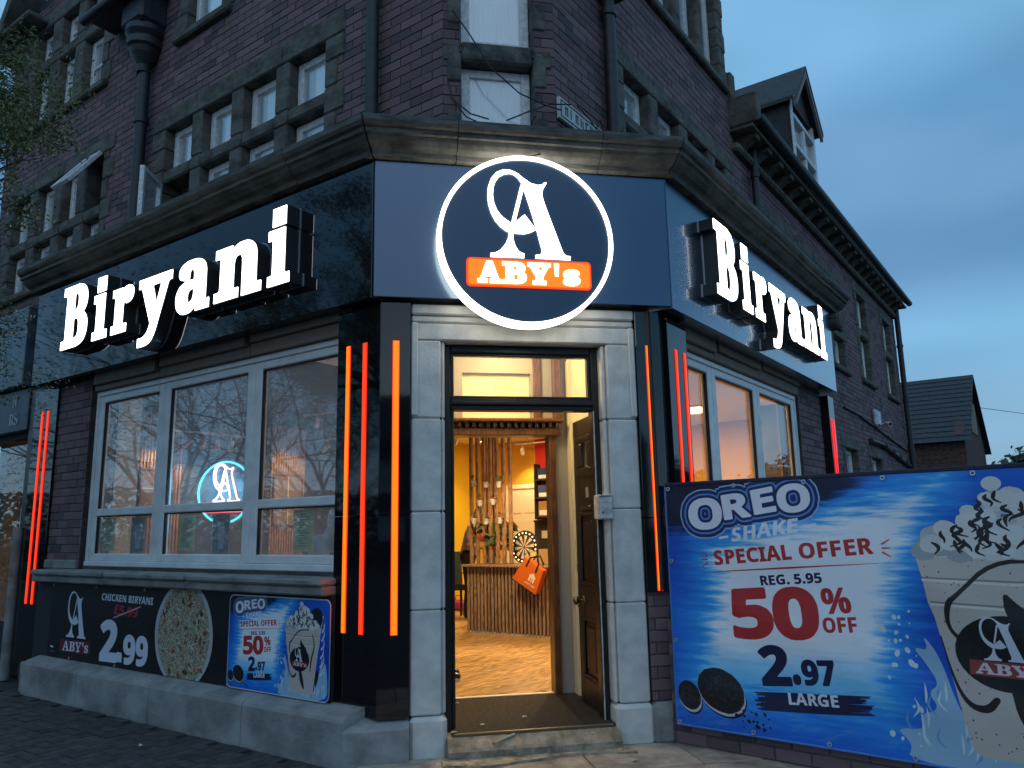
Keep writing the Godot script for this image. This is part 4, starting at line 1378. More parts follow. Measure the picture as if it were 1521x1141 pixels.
func door_leaf() -> void:
	# right-hand leaf, swung inwards; local x runs from the leading edge to the hinge, z faces the passage
	var xf := FD * Transform3D(Basis(Vector3.UP, deg_to_rad(-88.0)), V(1.392, 0.14, -0.74))
	var t := thing("entrance_door", "dark brown panelled door swung open into the lobby, with a small glazed light", "door", xf)
	var w := 0.56
	var h := 2.215
	var lf := MB.new()
	for b in [[0.0, 0.1, 0.0, h], [w - 0.1, w, 0.0, h]]:
		lf.bev(V(b[0], b[2], -0.045), V(b[1], b[3], 0.0), 0.004)
	for y in [[0.0, 0.2], [0.66, 0.9], [1.47, 1.75], [h - 0.14, h]]:
		lf.bev(V(0.1, y[0], -0.045), V(w - 0.1, y[1], -0.001), 0.004)
	part(t, "leaf", lf, M.door_brown)
	for y in [[0.2, 0.66], [0.9, 1.47]]:
		var p := MB.new()
		p.bev(V(0.098, y[0], -0.034), V(w - 0.098, y[1], -0.016), 0.002)
		p.bev(V(0.17, y[0] + 0.07, -0.018), V(w - 0.17, y[1] - 0.07, -0.004), 0.012)
		part(t, "panel", p, M.door_brown)
		var m := MB.new()
		for q in [[V(0.1, y[0], -0.016), V(w - 0.1, y[0] + 0.03, 0.006)], [V(0.1, y[1] - 0.03, -0.016), V(w - 0.1, y[1], 0.006)], [V(0.1, y[0] + 0.03, -0.016), V(0.13, y[1] - 0.03, 0.006)], [V(w - 0.13, y[0] + 0.03, -0.016), V(w - 0.1, y[1] - 0.03, 0.006)]]:
			m.bev(q[0], q[1], 0.01)
		part(t, "moulding", m, M.door_brown)
	var gl := MB.new()
	gl.box(V(0.2, 1.82, -0.028), V(w - 0.2, 2.02, -0.02))
	part(t, "glass", gl, M.glass)
	var gm := MB.new()
	for q in [[V(0.1, 1.75, -0.03), V(w - 0.1, 1.82, 0.012)], [V(0.1, 2.02, -0.03), V(w - 0.1, 2.076, 0.012)], [V(0.1, 1.82, -0.03), V(0.2, 2.02, 0.01)], [V(w - 0.2, 1.82, -0.03), V(w - 0.1, 2.02, 0.01)]]:
		gm.bev(q[0], q[1], 0.014)
	part(t, "glazing_moulding", gm, M.door_brown)
	var st := MB.new()
	st.col = Color(0.3, 0.28, 0.25)
	st.box(V(0.3, 1.58, 0.0), V(0.37, 1.66, 0.002))
	part(t, "sticker", st, M.plain)
	var lp := MB.new()
	lp.bev(V(0.18, 1.485, 0.0), V(w - 0.16, 1.515, 0.01), 0.004)
	part(t, "letter_plate", lp, M.brass)
	var kn := MB.new()
	kn.lathe([Vector2(0.012, 0.0), Vector2(0.012, 0.03), Vector2(0.03, 0.045), Vector2(0.034, 0.062), Vector2(0.026, 0.078), Vector2(0.0, 0.084)], 14, Transform3D(Basis(Vector3.RIGHT, PI / 2), V(0.13, 0.78, 0.0)))
	kn.lathe([Vector2(0.04, 0.0), Vector2(0.036, 0.006), Vector2(0.0, 0.008)], 14, Transform3D(Basis(Vector3.RIGHT, PI / 2), V(0.13, 0.78, 0.0)))
	part(t, "knob", kn, M.brass)
	var lk := MB.new()
	lk.bev(V(-0.004, 0.88, -0.036), V(0.0, 1.08, -0.01), 0.001)
	lk.tube([V(0.0, 1.0, -0.02), V(-0.05, 1.0, -0.02), V(-0.055, 1.05, -0.02)], [0.007], 6)
	lk.tube([V(0.0, 0.72, -0.02), V(-0.045, 0.72, -0.02)], [0.014], 8)
	lk.bev(V(-0.02, 1.25, -0.03), V(0.0, 1.29, -0.008), 0.003)
	part(t, "lock", lk, M.brass)
	for y in [0.25, 1.1, 1.95]:
		var hg := MB.new()
		hg.tube([V(w + 0.004, y, 0.004), V(w + 0.004, y + 0.09, 0.004)], [0.008], 8)
		part(t, "hinge", hg, M.brass)


# ---------------------------------------------------------------- printed artwork
class Paint:
	# draws flat print on an image; positions in metres, y up, origin at the lower left
	var im: Image
	var s: float
	var w: float
	var h: float

	func _init(width: float, height: float, scale: float, c: Color) -> void:
		w = width; h = height; s = scale
		im = Image.create(int(w * s), int(h * s), false, Image.FORMAT_RGB8)
		im.fill(c)

	func fill(poly: PackedVector2Array, c: Color) -> void:
		# even-odd scan fill
		var lo := INF
		var hi := -INF
		var p := PackedVector2Array()
		for q in poly:
			var r := Vector2(q.x * s, (h - q.y) * s)
			p.append(r)
			lo = minf(lo, r.y); hi = maxf(hi, r.y)
		for y in range(maxi(0, int(floor(lo))), mini(im.get_height() - 1, int(ceil(hi))) + 1):
			var xs := []
			var yc := y + 0.5
			for k in p.size():
				var a := p[k]; var b := p[(k + 1) % p.size()]
				if (a.y <= yc) != (b.y <= yc): xs.append(a.x + (yc - a.y) / (b.y - a.y) * (b.x - a.x))
			xs.sort()
			for k in range(0, xs.size() - 1, 2):
				var x0 := int(round(xs[k])); var x1 := int(round(xs[k + 1]))
				if x1 > x0: im.fill_rect(Rect2i(x0, y, x1 - x0, 1), c)

	func oval(m: Vector2, r: Vector2, c: Color, turn := 0.0, n := 28, wob := 0.0, sd := 1) -> void:
		var q := RandomNumberGenerator.new()
		q.seed = sd
		var p := PackedVector2Array()
		for k in n:
			var e := 1.0 + q.randf_range(-wob, wob)
			p.append(m + (Vector2(cos(TAU * k / n) * r.x, sin(TAU * k / n) * r.y) * e).rotated(turn))
		fill(p, c)

	func line(path: Array, wd: Array, c: Color) -> void:
		for k in path.size() - 1:
			var a: Vector2 = path[k]; var b: Vector2 = path[k + 1]
			var wa: float = wd[mini(k, wd.size() - 1)]; var wb: float = wd[mini(k + 1, wd.size() - 1)]
			var nn := (b - a).normalized().orthogonal()
			fill(PackedVector2Array([a + nn * wa, b + nn * wb, b - nn * wb, a - nn * wa]), c)
			oval(b, Vector2(wb, wb), c, 0.0, 10)

	func text(t: String, f: Font, a: Vector2, b: Vector2, high: float, c: Color, lean := 0.0, grow := 0.0) -> void:
		# text whose ink runs from a to b along its base line, high tall
		var m := TextMesh.new()
		m.text = t; m.font = f; m.font_size = 64; m.pixel_size = 0.01; m.depth = 0.0; m.curve_step = 2.0
		var arr := m.get_mesh_arrays()
		var v: PackedVector3Array = arr[Mesh.ARRAY_VERTEX]
		var idx: PackedInt32Array = arr[Mesh.ARRAY_INDEX] if arr[Mesh.ARRAY_INDEX] != null else PackedInt32Array(range(v.size()))
		var box := m.get_aabb()
		var ex := (b - a)
		var ey := ex.normalized().orthogonal() * -1.0
		if ey.y < 0: ey = -ey
		ey = ey * high + ex.normalized() * lean * high
		var q := PackedVector2Array()
		for p in v:
			q.append(a + ex * ((p.x - box.position.x) / box.size.x) + ey * ((p.y - box.position.y) / box.size.y))
		grow += high * 0.035 * float(f.get_meta("bold", 0.0))
		var offs := [Vector2.ZERO]
		if grow > 0.0:
			for k in 14: offs.append(Vector2(grow, 0).rotated(TAU * k / 14))
		for o in offs:
			for k in range(0, idx.size(), 3):
				fill(PackedVector2Array([q[idx[k]] + o, q[idx[k + 1]] + o, q[idx[k + 2]] + o]), c)

	func soft(pts: Array, c: Color) -> void:
		# a closed outline rounded off
		var p := pts.duplicate()
		for pass_ in 3:
			var q := []
			for k in p.size():
				var a: Vector2 = p[k]; var b: Vector2 = p[(k + 1) % p.size()]
				q.append(a.lerp(b, 0.25)); q.append(a.lerp(b, 0.75))
			p = q
		fill(PackedVector2Array(p), c)

	func flow(pts: Array, wd: Array, c: Color) -> void:
		# a curved stroke of changing width
		var p := pts.duplicate()
		var w := wd.duplicate()
		while w.size() < p.size(): w.append(w[-1])
		for pass_ in 2:
			var q := [p[0]]
			var u := [w[0]]
			for k in p.size() - 1:
				q.append(p[k].lerp(p[k + 1], 0.25)); q.append(p[k].lerp(p[k + 1], 0.75))
				u.append(lerpf(w[k], w[k + 1], 0.25)); u.append(lerpf(w[k], w[k + 1], 0.75))
			q.append(p[-1]); u.append(w[-1])
			p = q; w = u
		line(p, w, c)

	func done(k: int) -> Image:
		im.resize(im.get_width() / k, im.get_height() / k, Image.INTERPOLATE_LANCZOS)
		return im


func C8(r: int, g: int, b: int) -> Color:
	return Color(r / 255.0, g / 255.0, b / 255.0)


func logo_print(p: Paint, m: Vector2, k: float, c: Color) -> void:
	for poly in logo_shapes():
		var q := PackedVector2Array()
		for v in poly: q.append(m + v * k)
		p.fill(q, c)


func shake_art() -> Image:
	var sans := font("sans", 0.6)
	var heavy := font("sans", 1.1)
	var W := 2.8
	var H := 1.62
	# blue ground with a pale brushed field, worked out coarsely and enlarged
	var f := FastNoiseLite.new()
	f.seed = 3
	f.frequency = 1.0
	f.fractal_octaves = 4
	var gw := 448
	var gh := 259
	var low := Image.create(gw, gh, false, Image.FORMAT_RGB8)
	for y in gh:
		for x in gw:
			var X := W * x / gw
			var Y := H * (1.0 - float(y) / gh)
			var rag := f.get_noise_2d(X * 1.6, Y * 20.0) * 0.11 + f.get_noise_2d(X * 6.0, Y * 50.0) * 0.05
			var cx := absf(X - 0.86 - (Y - 0.75) * 0.18) - 0.56 - maxf(0.0, Y - 0.95) * 0.28
			var cy := maxf(0.3 - Y, Y - 1.30 - (X - 0.86) * 0.26)
			var d := maxf(cx, cy) + rag
			var pale := smoothstep(0.08, -0.10, d)
			var cy2 := smoothstep(0.34, -0.02, d)
			var navy := smoothstep(-0.03, 0.06, Y - 1.285 - X * 0.1 - maxf(0.0, X - 0.95) * 0.38 + rag * 0.5) * smoothstep(1.75, 1.15, X)
			var c := C8(8, 66, 180).lerp(C8(14, 104, 218), 0.5 + 0.5 * sin(Y * 3.0 + X) + rag)
			c = c.lerp(C8(44, 160, 240), cy2)
			c = c.lerp(C8(236, 242, 252), pale * smoothstep(0.1, 0.6, Y + rag))
			c = c.lerp(C8(120, 206, 250), pale * smoothstep(0.62, 0.25, Y))
			c = c.lerp(C8(14, 18, 56), navy)
			var streak := smoothstep(0.2, 0.5, f.get_noise_2d(X * 3.0 + 40.0, (Y - X * 0.25) * 16.0)) * smoothstep(0.3, 0.0, absf(Y - 0.14 - (X - 1.0) * 0.02))
			c = c.lerp(C8(70, 150, 220), streak * 0.6)
			low.set_pixel(x, y, c)
	var p := Paint.new(W, H, 1280.0, Color.BLACK)
	low.resize(p.im.get_width(), p.im.get_height(), Image.INTERPOLATE_CUBIC)
	p.im = low
	var navy := C8(16, 20, 66)
	var red := C8(186, 46, 48)
	var o := Vector2(0.05, 0.15)
	var q := func(x: float, y: float) -> Vector2: return Vector2(x, y) - o
	# word mark in its rounded blue outline
	var mark := [["O", 0.235, 0.475, 1.455, 1.66, 0.0], ["R", 0.495, 0.685, 1.525, 1.685, 0.0], ["E", 0.715, 0.86, 1.555, 1.71, 0.0], ["O", 0.885, 1.09, 1.555, 1.73, 0.0]]
	for pass_ in [[0.062, C8(150, 180, 222)], [0.052, C8(22, 34, 96)], [0.03, C8(92, 142, 206)], [0.018, C8(18, 30, 90)], [0.0, C8(226, 230, 244)]]:
		for m in mark:
			p.text(m[0], heavy, q.call(m[1], m[2 + 1]), q.call(m[2], m[3] + 0.02), m[4] - m[3], pass_[1], 0.0, pass_[0])
	p.text("SHAKE", sans, q.call(0.536, 1.375), q.call(0.99, 1.435), 0.088, C8(228, 232, 244), 0.22)
	p.line([q.call(0.44, 1.4), q.call(0.505, 1.409)], [0.008], C8(228, 232, 244))
	p.line([q.call(1.03, 1.47), q.call(1.11, 1.482)], [0.008], C8(228, 232, 244))
	p.text("SPECIAL", sans, q.call(0.398, 1.218), q.call(0.945, 1.262), 0.095, red)
	p.text("OFFER", sans, q.call(1.0, 1.267), q.call(1.445, 1.303), 0.095, red)
	p.line([q.call(0.38, 1.172), q.call(0.9, 1.208), q.call(1.47, 1.246)], [0.002, 0.006, 0.001], red)
	for s in [[0.345, 1.255, -1.0], [1.495, 1.335, 1.0]]:
		for k in [-1, 0, 1]:
			p.line([q.call(s[0], s[1] + k * 0.022), q.call(s[0] + s[2] * 0.045, s[1] + k * 0.05)], [0.005, 0.003], red)
	p.text("REG. 5.95", sans, q.call(0.72, 1.092), q.call(1.122, 1.122), 0.062, navy)
	p.text("5", heavy, q.call(0.515, 0.745), q.call(0.785, 0.768), 0.305, red)
	p.text("0", heavy, q.call(0.81, 0.764), q.call(1.085, 0.788), 0.305, red)
	p.text("%", sans, q.call(1.118, 0.935), q.call(1.285, 0.95), 0.15, red)
	p.text("OFF", sans, q.call(1.11, 0.822), q.call(1.31, 0.838), 0.088, red)
	p.text("2", heavy, q.call(0.685, 0.468), q.call(0.868, 0.485), 0.235, navy)
	p.text(".", heavy, q.call(0.885, 0.49), q.call(0.935, 0.494), 0.06, navy)
	p.text("97", heavy, q.call(0.955, 0.497), q.call(1.155, 0.515), 0.145, navy)
	# dark brush bar with the size
	var r := RandomNumberGenerator.new()
	r.seed = 5
	for k in 26:
		var t := k / 25.0
		var y := lerpf(0.325, 0.43, t)
		p.line([q.call(0.66 + r.randf_range(-0.05, 0.03), y - 0.012), q.call(1.0, y + 0.01), q.call(1.33 + r.randf_range(-0.05, 0.03), y + 0.042)], [0.004, 0.006, 0.003], navy)
	p.text("LARGE", sans, q.call(0.842, 0.366), q.call(1.156, 0.388), 0.07, C8(222, 228, 240))
	# biscuits: dark discs with a pale filling line and an embossed ring of dashes
	for b in [[0.15, 0.345, 0.085, 0.098, 0.5], [0.385, 0.40, 0.175, 0.135, -0.45], [2.36, 0.45, 0.25, 0.27, 0.5], [2.48, 1.45, 0.17, 0.2, -0.4]]:
		var m: Vector2 = q.call(b[0], b[1])
		p.oval(m + Vector2(0.012, -0.028), Vector2(b[2], b[3]), C8(10, 10, 14), b[4])
		p.oval(m + Vector2(0.006, -0.016), Vector2(b[2], b[3]), C8(190, 196, 206), b[4])
		p.oval(m, Vector2(b[2], b[3]) * 0.985, C8(20, 20, 26), b[4], 40, 0.015, 3)
		for k in 30:
			var w := TAU * k / 30
			var e := (Vector2(cos(w) * b[2], sin(w) * b[3]) * 0.86).rotated(b[4])
			var e2 := (Vector2(cos(w) * b[2], sin(w) * b[3]) * 0.95).rotated(b[4])
			p.line([m + e, m + e2], [0.0035], C8(52, 52, 60))
		for k in 46:
			var e := (Vector2.from_angle(r.randf() * TAU) * sqrt(r.randf()) * 0.74 * Vector2(b[2], b[3])).rotated(b[4])
			p.line([m + e, m + e + Vector2.from_angle(r.randf() * TAU) * 0.02], [0.004], C8(50, 50, 58))
	for k in 26:
		p.oval(q.call(0.5 + r.randf_range(-0.05, 0.22), 0.22 + r.randf_range(-0.03, 0.07)), Vector2.ONE * r.randf_range(0.004, 0.014), C8(14, 14, 20), 0.0, 7, 0.3, k)
	# milk splash: a soft skirt round the cup, tongues and drops
	var milk := C8(150, 186, 214)
	var milk2 := C8(206, 220, 232)
	var sp := []
	for v in [[1.50, 0.14], [1.56, 0.24], [1.46, 0.32], [1.64, 0.33], [1.60, 0.41], [1.72, 0.45], [1.66, 0.54], [1.73, 0.58], [1.66, 0.70], [1.60, 0.78], [1.69, 0.76], [1.66, 0.86], [1.74, 0.74], [1.80, 0.50], [1.9, 0.27], [2.4, 0.24], [2.52, 0.34], [2.60, 0.6], [2.66, 0.9], [2.68, 0.62], [2.74, 0.8], [2.8, 0.5], [2.8, 0.12]]: sp.append(q.call(v[0], v[1]))
	p.soft(sp, milk)
	for k in 70:
		var x := r.randf_range(1.56, 2.75)
		var y := 0.16 + r.randf() * 0.16
		if x < 1.8: y += r.randf() * (x - 1.5) * 1.3
		var d := r.randf_range(-0.05, 0.05)
		p.flow([q.call(x, y), q.call(x + d, y + 0.05), q.call(x + d * 0.4, y + 0.11)], [0.002, 0.009, 0.001], milk2 if k % 3 else C8(112, 160, 204))
	for k in 40:
		var side := -1.0 if k % 3 else 1.0
		var x := (1.62 - pow(r.randf(), 1.6) * 0.2) if side < 0 else r.randf_range(2.66, 2.78)
		var e := r.randf_range(0.004, 0.016)
		p.oval(q.call(x, r.randf_range(0.22, 0.98 if side < 0 else 1.5)), Vector2(e, e * r.randf_range(1.1, 1.7)), milk2, r.randf_range(-0.6, 0.6), 14)
	for k in 6:
		p.flow([q.call(2.60 + k * 0.01, 0.55 + k * 0.14), q.call(2.66 + r.randf() * 0.06, 0.62 + k * 0.14), q.call(2.68 + r.randf() * 0.08, 0.76 + k * 0.13)], [0.018, 0.012, 0.003], milk2)
	# the cup
	var cup := PackedVector2Array()
	for v in [[1.668, 1.31], [1.70, 1.16], [1.715, 1.03], [1.74, 0.95], [1.86, 0.25], [1.9, 0.225], [2.4, 0.225], [2.44, 0.25], [2.56, 0.95], [2.585, 1.03], [2.6, 1.16], [2.625, 1.31]]: cup.append(q.call(v[0], v[1]))
	p.fill(cup, C8(196, 186, 178))
	for y in [1.31, 1.17, 1.035]:
		p.line([q.call(1.66 + (1.31 - y) * 0.25, y), q.call(2.15, y - 0.015), q.call(2.63 - (1.31 - y) * 0.25, y)], [0.004], C8(132, 124, 120))
		p.line([q.call(1.66 + (1.31 - y) * 0.25, y - 0.014), q.call(2.15, y - 0.03), q.call(2.63 - (1.31 - y) * 0.25, y - 0.014)], [0.006], C8(222, 214, 206))
	for k in 150:
		var y := r.randf_range(0.26, 1.28)
		p.oval(q.call(2.15 + r.randf_range(-1, 1) * lerpf(0.25, 0.42, y), y), Vector2.ONE * r.randf_range(0.002, 0.006), C8(96, 84, 78), 0.0, 6)
	var choc := C8(34, 26, 28)
	p.flow([q.call(2.3, 1.27), q.call(2.05, 1.26), q.call(1.87, 1.08), q.call(1.81, 1.03), q.call(1.8, 0.9), q.call(1.87, 0.82)], [0.01, 0.012, 0.01, 0.018, 0.008, 0.012], choc)
	p.flow([q.call(1.76, 0.85), q.call(1.8, 0.62), q.call(1.86, 0.49), q.call(1.95, 0.47), q.call(2.0, 0.53)], [0.003, 0.006, 0.012, 0.022, 0.016], choc)
	p.flow([q.call(2.1, 1.08), q.call(2.13, 1.0), q.call(2.2, 0.92)], [0.012, 0.045, 0.06], choc)
	p.flow([q.call(2.1, 0.6), q.call(2.14, 0.45), q.call(2.2, 0.32)], [0.03, 0.05, 0.02], choc)
	p.flow([q.call(2.4, 1.2), q.call(2.47, 1.0), q.call(2.38, 0.8), q.call(2.36, 0.6)], [0.008, 0.012, 0.02, 0.01], choc)
	# whipped cream with sauce
	for k in 120:
		var t := sqrt(r.randf()) if k > 30 else r.randf_range(0.75, 1.0)
		var y := 1.67 - t * 0.36
		var x := 2.12 + r.randf_range(-1, 1) * (0.05 + t * 0.4)
		var rr := r.randf_range(0.03, 0.06)
		p.oval(q.call(x, y), Vector2(rr * 1.25, rr), [C8(160, 164, 168), C8(188, 190, 190), C8(208, 208, 206), C8(218, 218, 216)][mini(3, k / 30)], 0.0, 20, 0.04, k)
	for k in 46:
		var t := sqrt(r.randf())
		var y := 1.68 - t * 0.33
		var x := 2.12 + r.randf_range(-1, 1) * (0.03 + t * 0.36)
		p.flow([q.call(x, y), q.call(x + r.randf_range(-0.04, 0.04), y - 0.02), q.call(x + r.randf_range(-0.04, 0.04), y - 0.045), q.call(x + r.randf_range(-0.05, 0.05), y - 0.065)], [0.004, 0.012, 0.007, 0.003], choc)
	p.oval(q.call(2.1, 1.69), Vector2(0.05, 0.04), C8(214, 216, 216))
	# badge on the cup
	p.oval(q.call(2.08, 0.775), Vector2(0.255, 0.2), C8(16, 16, 20), 0.0, 40)
	logo_print(p, q.call(1.955, 0.735), 0.34, C8(206, 212, 224))
	p.fill(PackedVector2Array([q.call(1.885, 0.655), q.call(2.29, 0.645), q.call(2.285, 0.725), q.call(1.89, 0.735)]), C8(150, 58, 62))
	p.text("ABY's", font("serif", 0.8), q.call(1.915, 0.665), q.call(2.26, 0.658), 0.056, C8(214, 206, 208))
	return p.done(2)


func rice_art() -> Image:
	# black banner: logo, dish, prices and the plate of rice; x from -4.55 to -0.4 along the left front
	var W := 4.15
	var H := 0.71
	var p := Paint.new(W, H, 960.0, C8(17, 17, 20))
	var q := func(x: float, y: float) -> Vector2: return Vector2(x + 4.55, y - 0.33)
	var white := C8(208, 216, 232)
	logo_print(p, q.call(-4.205, 0.535), 0.635, white)
	p.fill(PackedVector2Array([q.call(-4.3, 0.395), q.call(-3.72, 0.398), q.call(-3.722, 0.52), q.call(-4.297, 0.508)]), C8(104, 34, 42))
	p.text("ABY's", font("serif", 0.5), q.call(-4.245, 0.408), q.call(-3.755, 0.414), 0.088, white)
	p.text("CHICKEN BIRYANI", font("sans", 0.6), q.call(-3.57, 0.905), q.call(-2.69, 0.895), 0.062, white)
	p.text("£5.99", font("sans", 0.8), q.call(-3.335, 0.79), q.call(-2.93, 0.772), 0.085, C8(168, 40, 52))
	p.line([q.call(-3.335, 0.755), q.call(-2.885, 0.872)], [0.006], C8(196, 170, 180))
	var heavy := font("sans", 1.2)
	p.text("2", heavy, q.call(-3.53, 0.375), q.call(-3.245, 0.38), 0.345, white)
	p.fill(PackedVector2Array([q.call(-3.24, 0.378), q.call(-3.148, 0.378), q.call(-3.15, 0.462), q.call(-3.24, 0.464)]), white)
	p.text("99", heavy, q.call(-3.12, 0.375), q.call(-2.73, 0.38), 0.24, white)
	p.line([q.call(-4.5, 0.43), q.call(-4.44, 0.425)], [0.008], white)
	p.text("........", font("sans"), q.call(-4.5, 0.38), q.call(-4.4, 0.38), 0.008, C8(150, 156, 168))
	p.oval(q.call(-2.21, 0.675), Vector2(0.42, 0.43), C8(176, 186, 190), 0.0, 60)
	p.oval(q.call(-2.21, 0.67), Vector2(0.375, 0.4), C8(150, 152, 138), 0.0, 60)
	var r := RandomNumberGenerator.new()
	r.seed = 11
	var cols := [C8(196, 184, 158), C8(170, 148, 104), C8(214, 210, 196), C8(140, 104, 62), C8(118, 76, 44), C8(186, 160, 96), C8(150, 128, 92), C8(96, 84, 44), C8(70, 76, 38), C8(148, 84, 50), C8(200, 196, 184)]
	for k in 2600:
		var e := Vector2.from_angle(r.randf() * TAU) * sqrt(r.randf())
		var m: Vector2 = q.call(-2.21 + e.x * 0.37, 0.67 + e.y * 0.395)
		var d := Vector2.from_angle(r.randf() * PI)
		p.line([m, m + d * r.randf_range(0.008, 0.022)], [r.randf_range(0.002, 0.0045)], cols[r.randi() % cols.size()])
		if k % 60 == 0: p.oval(m, Vector2(r.randf_range(0.012, 0.035), r.randf_range(0.01, 0.022)), [C8(120, 60, 34), C8(62, 66, 34), C8(96, 62, 36), C8(150, 70, 42)][r.randi() % 4], r.randf() * 3.0, 12, 0.25, k)
	return p.done(2)


func print_material(called: String, im: Image, rough: float) -> StandardMaterial3D:
	var m := StandardMaterial3D.new()
	m.resource_name = called
	m.albedo_texture = ImageTexture.create_from_image(im)
	m.roughness = rough
	m.texture_repeat = false
	M[called] = m
	return m


func sheet(mb: MB, x0: float, x1: float, y0: float, y1: float, z: float, nx: int, ny: int, amp: float, sd: int, u0 := 0.0, u1 := 1.0) -> void:
	# a hung sheet with slack folds, printed on its face
	var f := FastNoiseLite.new()
	f.seed = sd
	f.frequency = 0.9
	f.fractal_octaves = 2
	var g := func(i: int, j: int) -> Array:
		var u := float(i) / nx
		var w := float(j) / ny
		var x := lerpf(x0, x1, u)
		var y := lerpf(y0, y1, w)
		var edge := minf(1.0, minf(minf(u, 1.0 - u) * 8.0, minf(w, 1.0 - w) * 6.0))
		var d := f.get_noise_2d(x * 1.2 + y * 1.5, y * 0.7 - x * 0.5) * amp * (0.35 + 0.65 * edge) + amp * 0.6 * sin(w * PI) * sin(u * PI)
		return [V(x, y, z + d), Vector2(lerpf(u0, u1, u), 1.0 - w)]
	for i in nx:
		for j in ny:
			var a = g.call(i, j); var b = g.call(i + 1, j); var c = g.call(i + 1, j + 1); var e = g.call(i, j + 1)
			mb.quaduv(a[0], b[0], c[0], e[0], a[1], b[1], c[1], e[1])


func banners() -> void:
	var art := shake_art()
	print_material("shake_print", art, 0.42)
	print_material("rice_print", rice_art(), 0.45)
	# low forecourt wall with railings, set at an angle to the door
	var keep := building
	building = thing("forecourt_wall", "low dark brick wall under the big blue banner", "wall", I)
	brick_wall(FB, -0.02, 3.1, 0.0, 0.166, 0.0, [], "wall_base", 0.24, true)
	brick_wall(FB, -0.02, 3.1, 0.166, 0.83, -0.005, [], "wall", 0.235)
	stone("coping", FB, V(0.06, 0.832, -0.26), V(3.12, 0.9, 0.02), 0.02, "plinth")
	var rl := MB.new()
	for k in 5: rl.tube([V(0.1 + k * 0.72, 0.88, -0.1), V(0.1 + k * 0.72, 1.72, -0.1)], [0.02], 8)
	rl.tube([V(0.08, 1.7, -0.1), V(3.1, 1.7, -0.1)], [0.018], 8)
	part(building, "railing", rl, M.iron, FB)
	building = keep
	var b := thing("shake_banner", "large blue vinyl banner for a half price shake, tied over the forecourt wall", "banner", FB)
	var mb := MB.new()
	sheet(mb, 0.05, 2.85, 0.15, 1.77, 0.045, 56, 32, 0.02, 6)
	part(b, "printed_sheet", mb, M.shake_print)
	var hm := MB.new()
	hm.col = Color(0.012, 0.014, 0.04)
	hm.bev(V(0.04, 1.77, 0.036), V(2.86, 1.795, 0.05), 0.004)
	part(b, "top_hem", hm, M.plain)
	var sd := MB.new()
	sd.col = Color(0.05, 0.2, 0.55)
	sd.bev(V(0.036, 0.145, 0.034), V(0.05, 1.77, 0.05), 0.004)
	sd.bev(V(0.036, 0.136, 0.034), V(2.86, 0.15, 0.052), 0.004)
	part(b, "side_hem", sd, M.plain)
	var sp := [Vector2(0.07, 0.16), Vector2(0.07, 0.7), Vector2(0.07, 1.24), Vector2(0.075, 1.75)]
	for k in 6: sp.append(Vector2(0.58 + k * 0.48, 1.752))
	for k in 6: sp.append(Vector2(0.6 + k * 0.48, 0.168))
	for s in sp:
		var ey := MB.new()
		ey.lathe([Vector2(0.007, 0.0), Vector2(0.009, 0.004), Vector2(0.014, 0.004), Vector2(0.016, 0.0)], 12, Transform3D(Basis(Vector3.RIGHT, PI / 2), V(s.x, s.y, 0.058)))
		part(b, "eyelet", ey, M.letter_trim)
	# left banner and the small poster over it
	var r := thing("rice_banner", "black printed banner with prices and a plate of rice below the window sill", "banner", FL)
	mb = MB.new()
	sheet(mb, -4.55, -0.4, 0.335, 1.04, -0.05, 60, 12, 0.006, 8)
	part(r, "printed_sheet", mb, M.rice_print)
	for k in 10:
		var ey := MB.new()
		ey.lathe([Vector2(0.005, 0.0), Vector2(0.007, 0.003), Vector2(0.011, 0.003), Vector2(0.012, 0.0)], 10, Transform3D(Basis(Vector3.RIGHT, PI / 2), V(-4.5 + k * 0.42, 1.022 if k % 2 == 0 else 0.352, -0.038)))
		part(r, "eyelet", ey, M.letter_trim)
	var p := thing("shake_poster", "small blue shake poster with white edge, next to the plate of rice", "poster", FL)
	mb = MB.new()
	mb.col = Color(0.62, 0.66, 0.72)
	mb.prism(round_rect(-1.566, 0.335, -0.40, 1.025, 0.05), -0.04, -0.034)
	part(p, "backing", mb, M.plain)
	mb = MB.new()
	var rr := round_rect(-1.558, 0.343, -0.40, 1.017, 0.045)
	var mid := Vector2(-1.0, 0.68)
	for k in rr.size():
		var a := rr[k]
		var c := rr[(k + 1) % rr.size()]
		var uv := func(v: Vector2) -> Vector2: return Vector2((v.x + 1.558) / 1.165, (1.017 - v.y) / 0.674)
		var m := V(0, 0, 1)
		for e in [mid, c, a]:
			mb.v.append(V(e.x, e.y, -0.032)); mb.n.append(m); mb.c.append(Color.WHITE); mb.t.append(uv.call(e))
	part(p, "print", mb, M.shake_print)


# ---------------------------------------------------------------- inside of the shop (frame FL, z negative)
func plan(mb: MB, pts: Array, y0: float, y1: float) -> void:
	var p := PackedVector2Array()
	for q in pts: p.append(Vector2(q[0], -q[1]))
	mb.prism(p, y0, y1, Transform3D(Basis(Vector3.RIGHT, V(0, 0, -1), Vector3.UP), Vector3.ZERO))


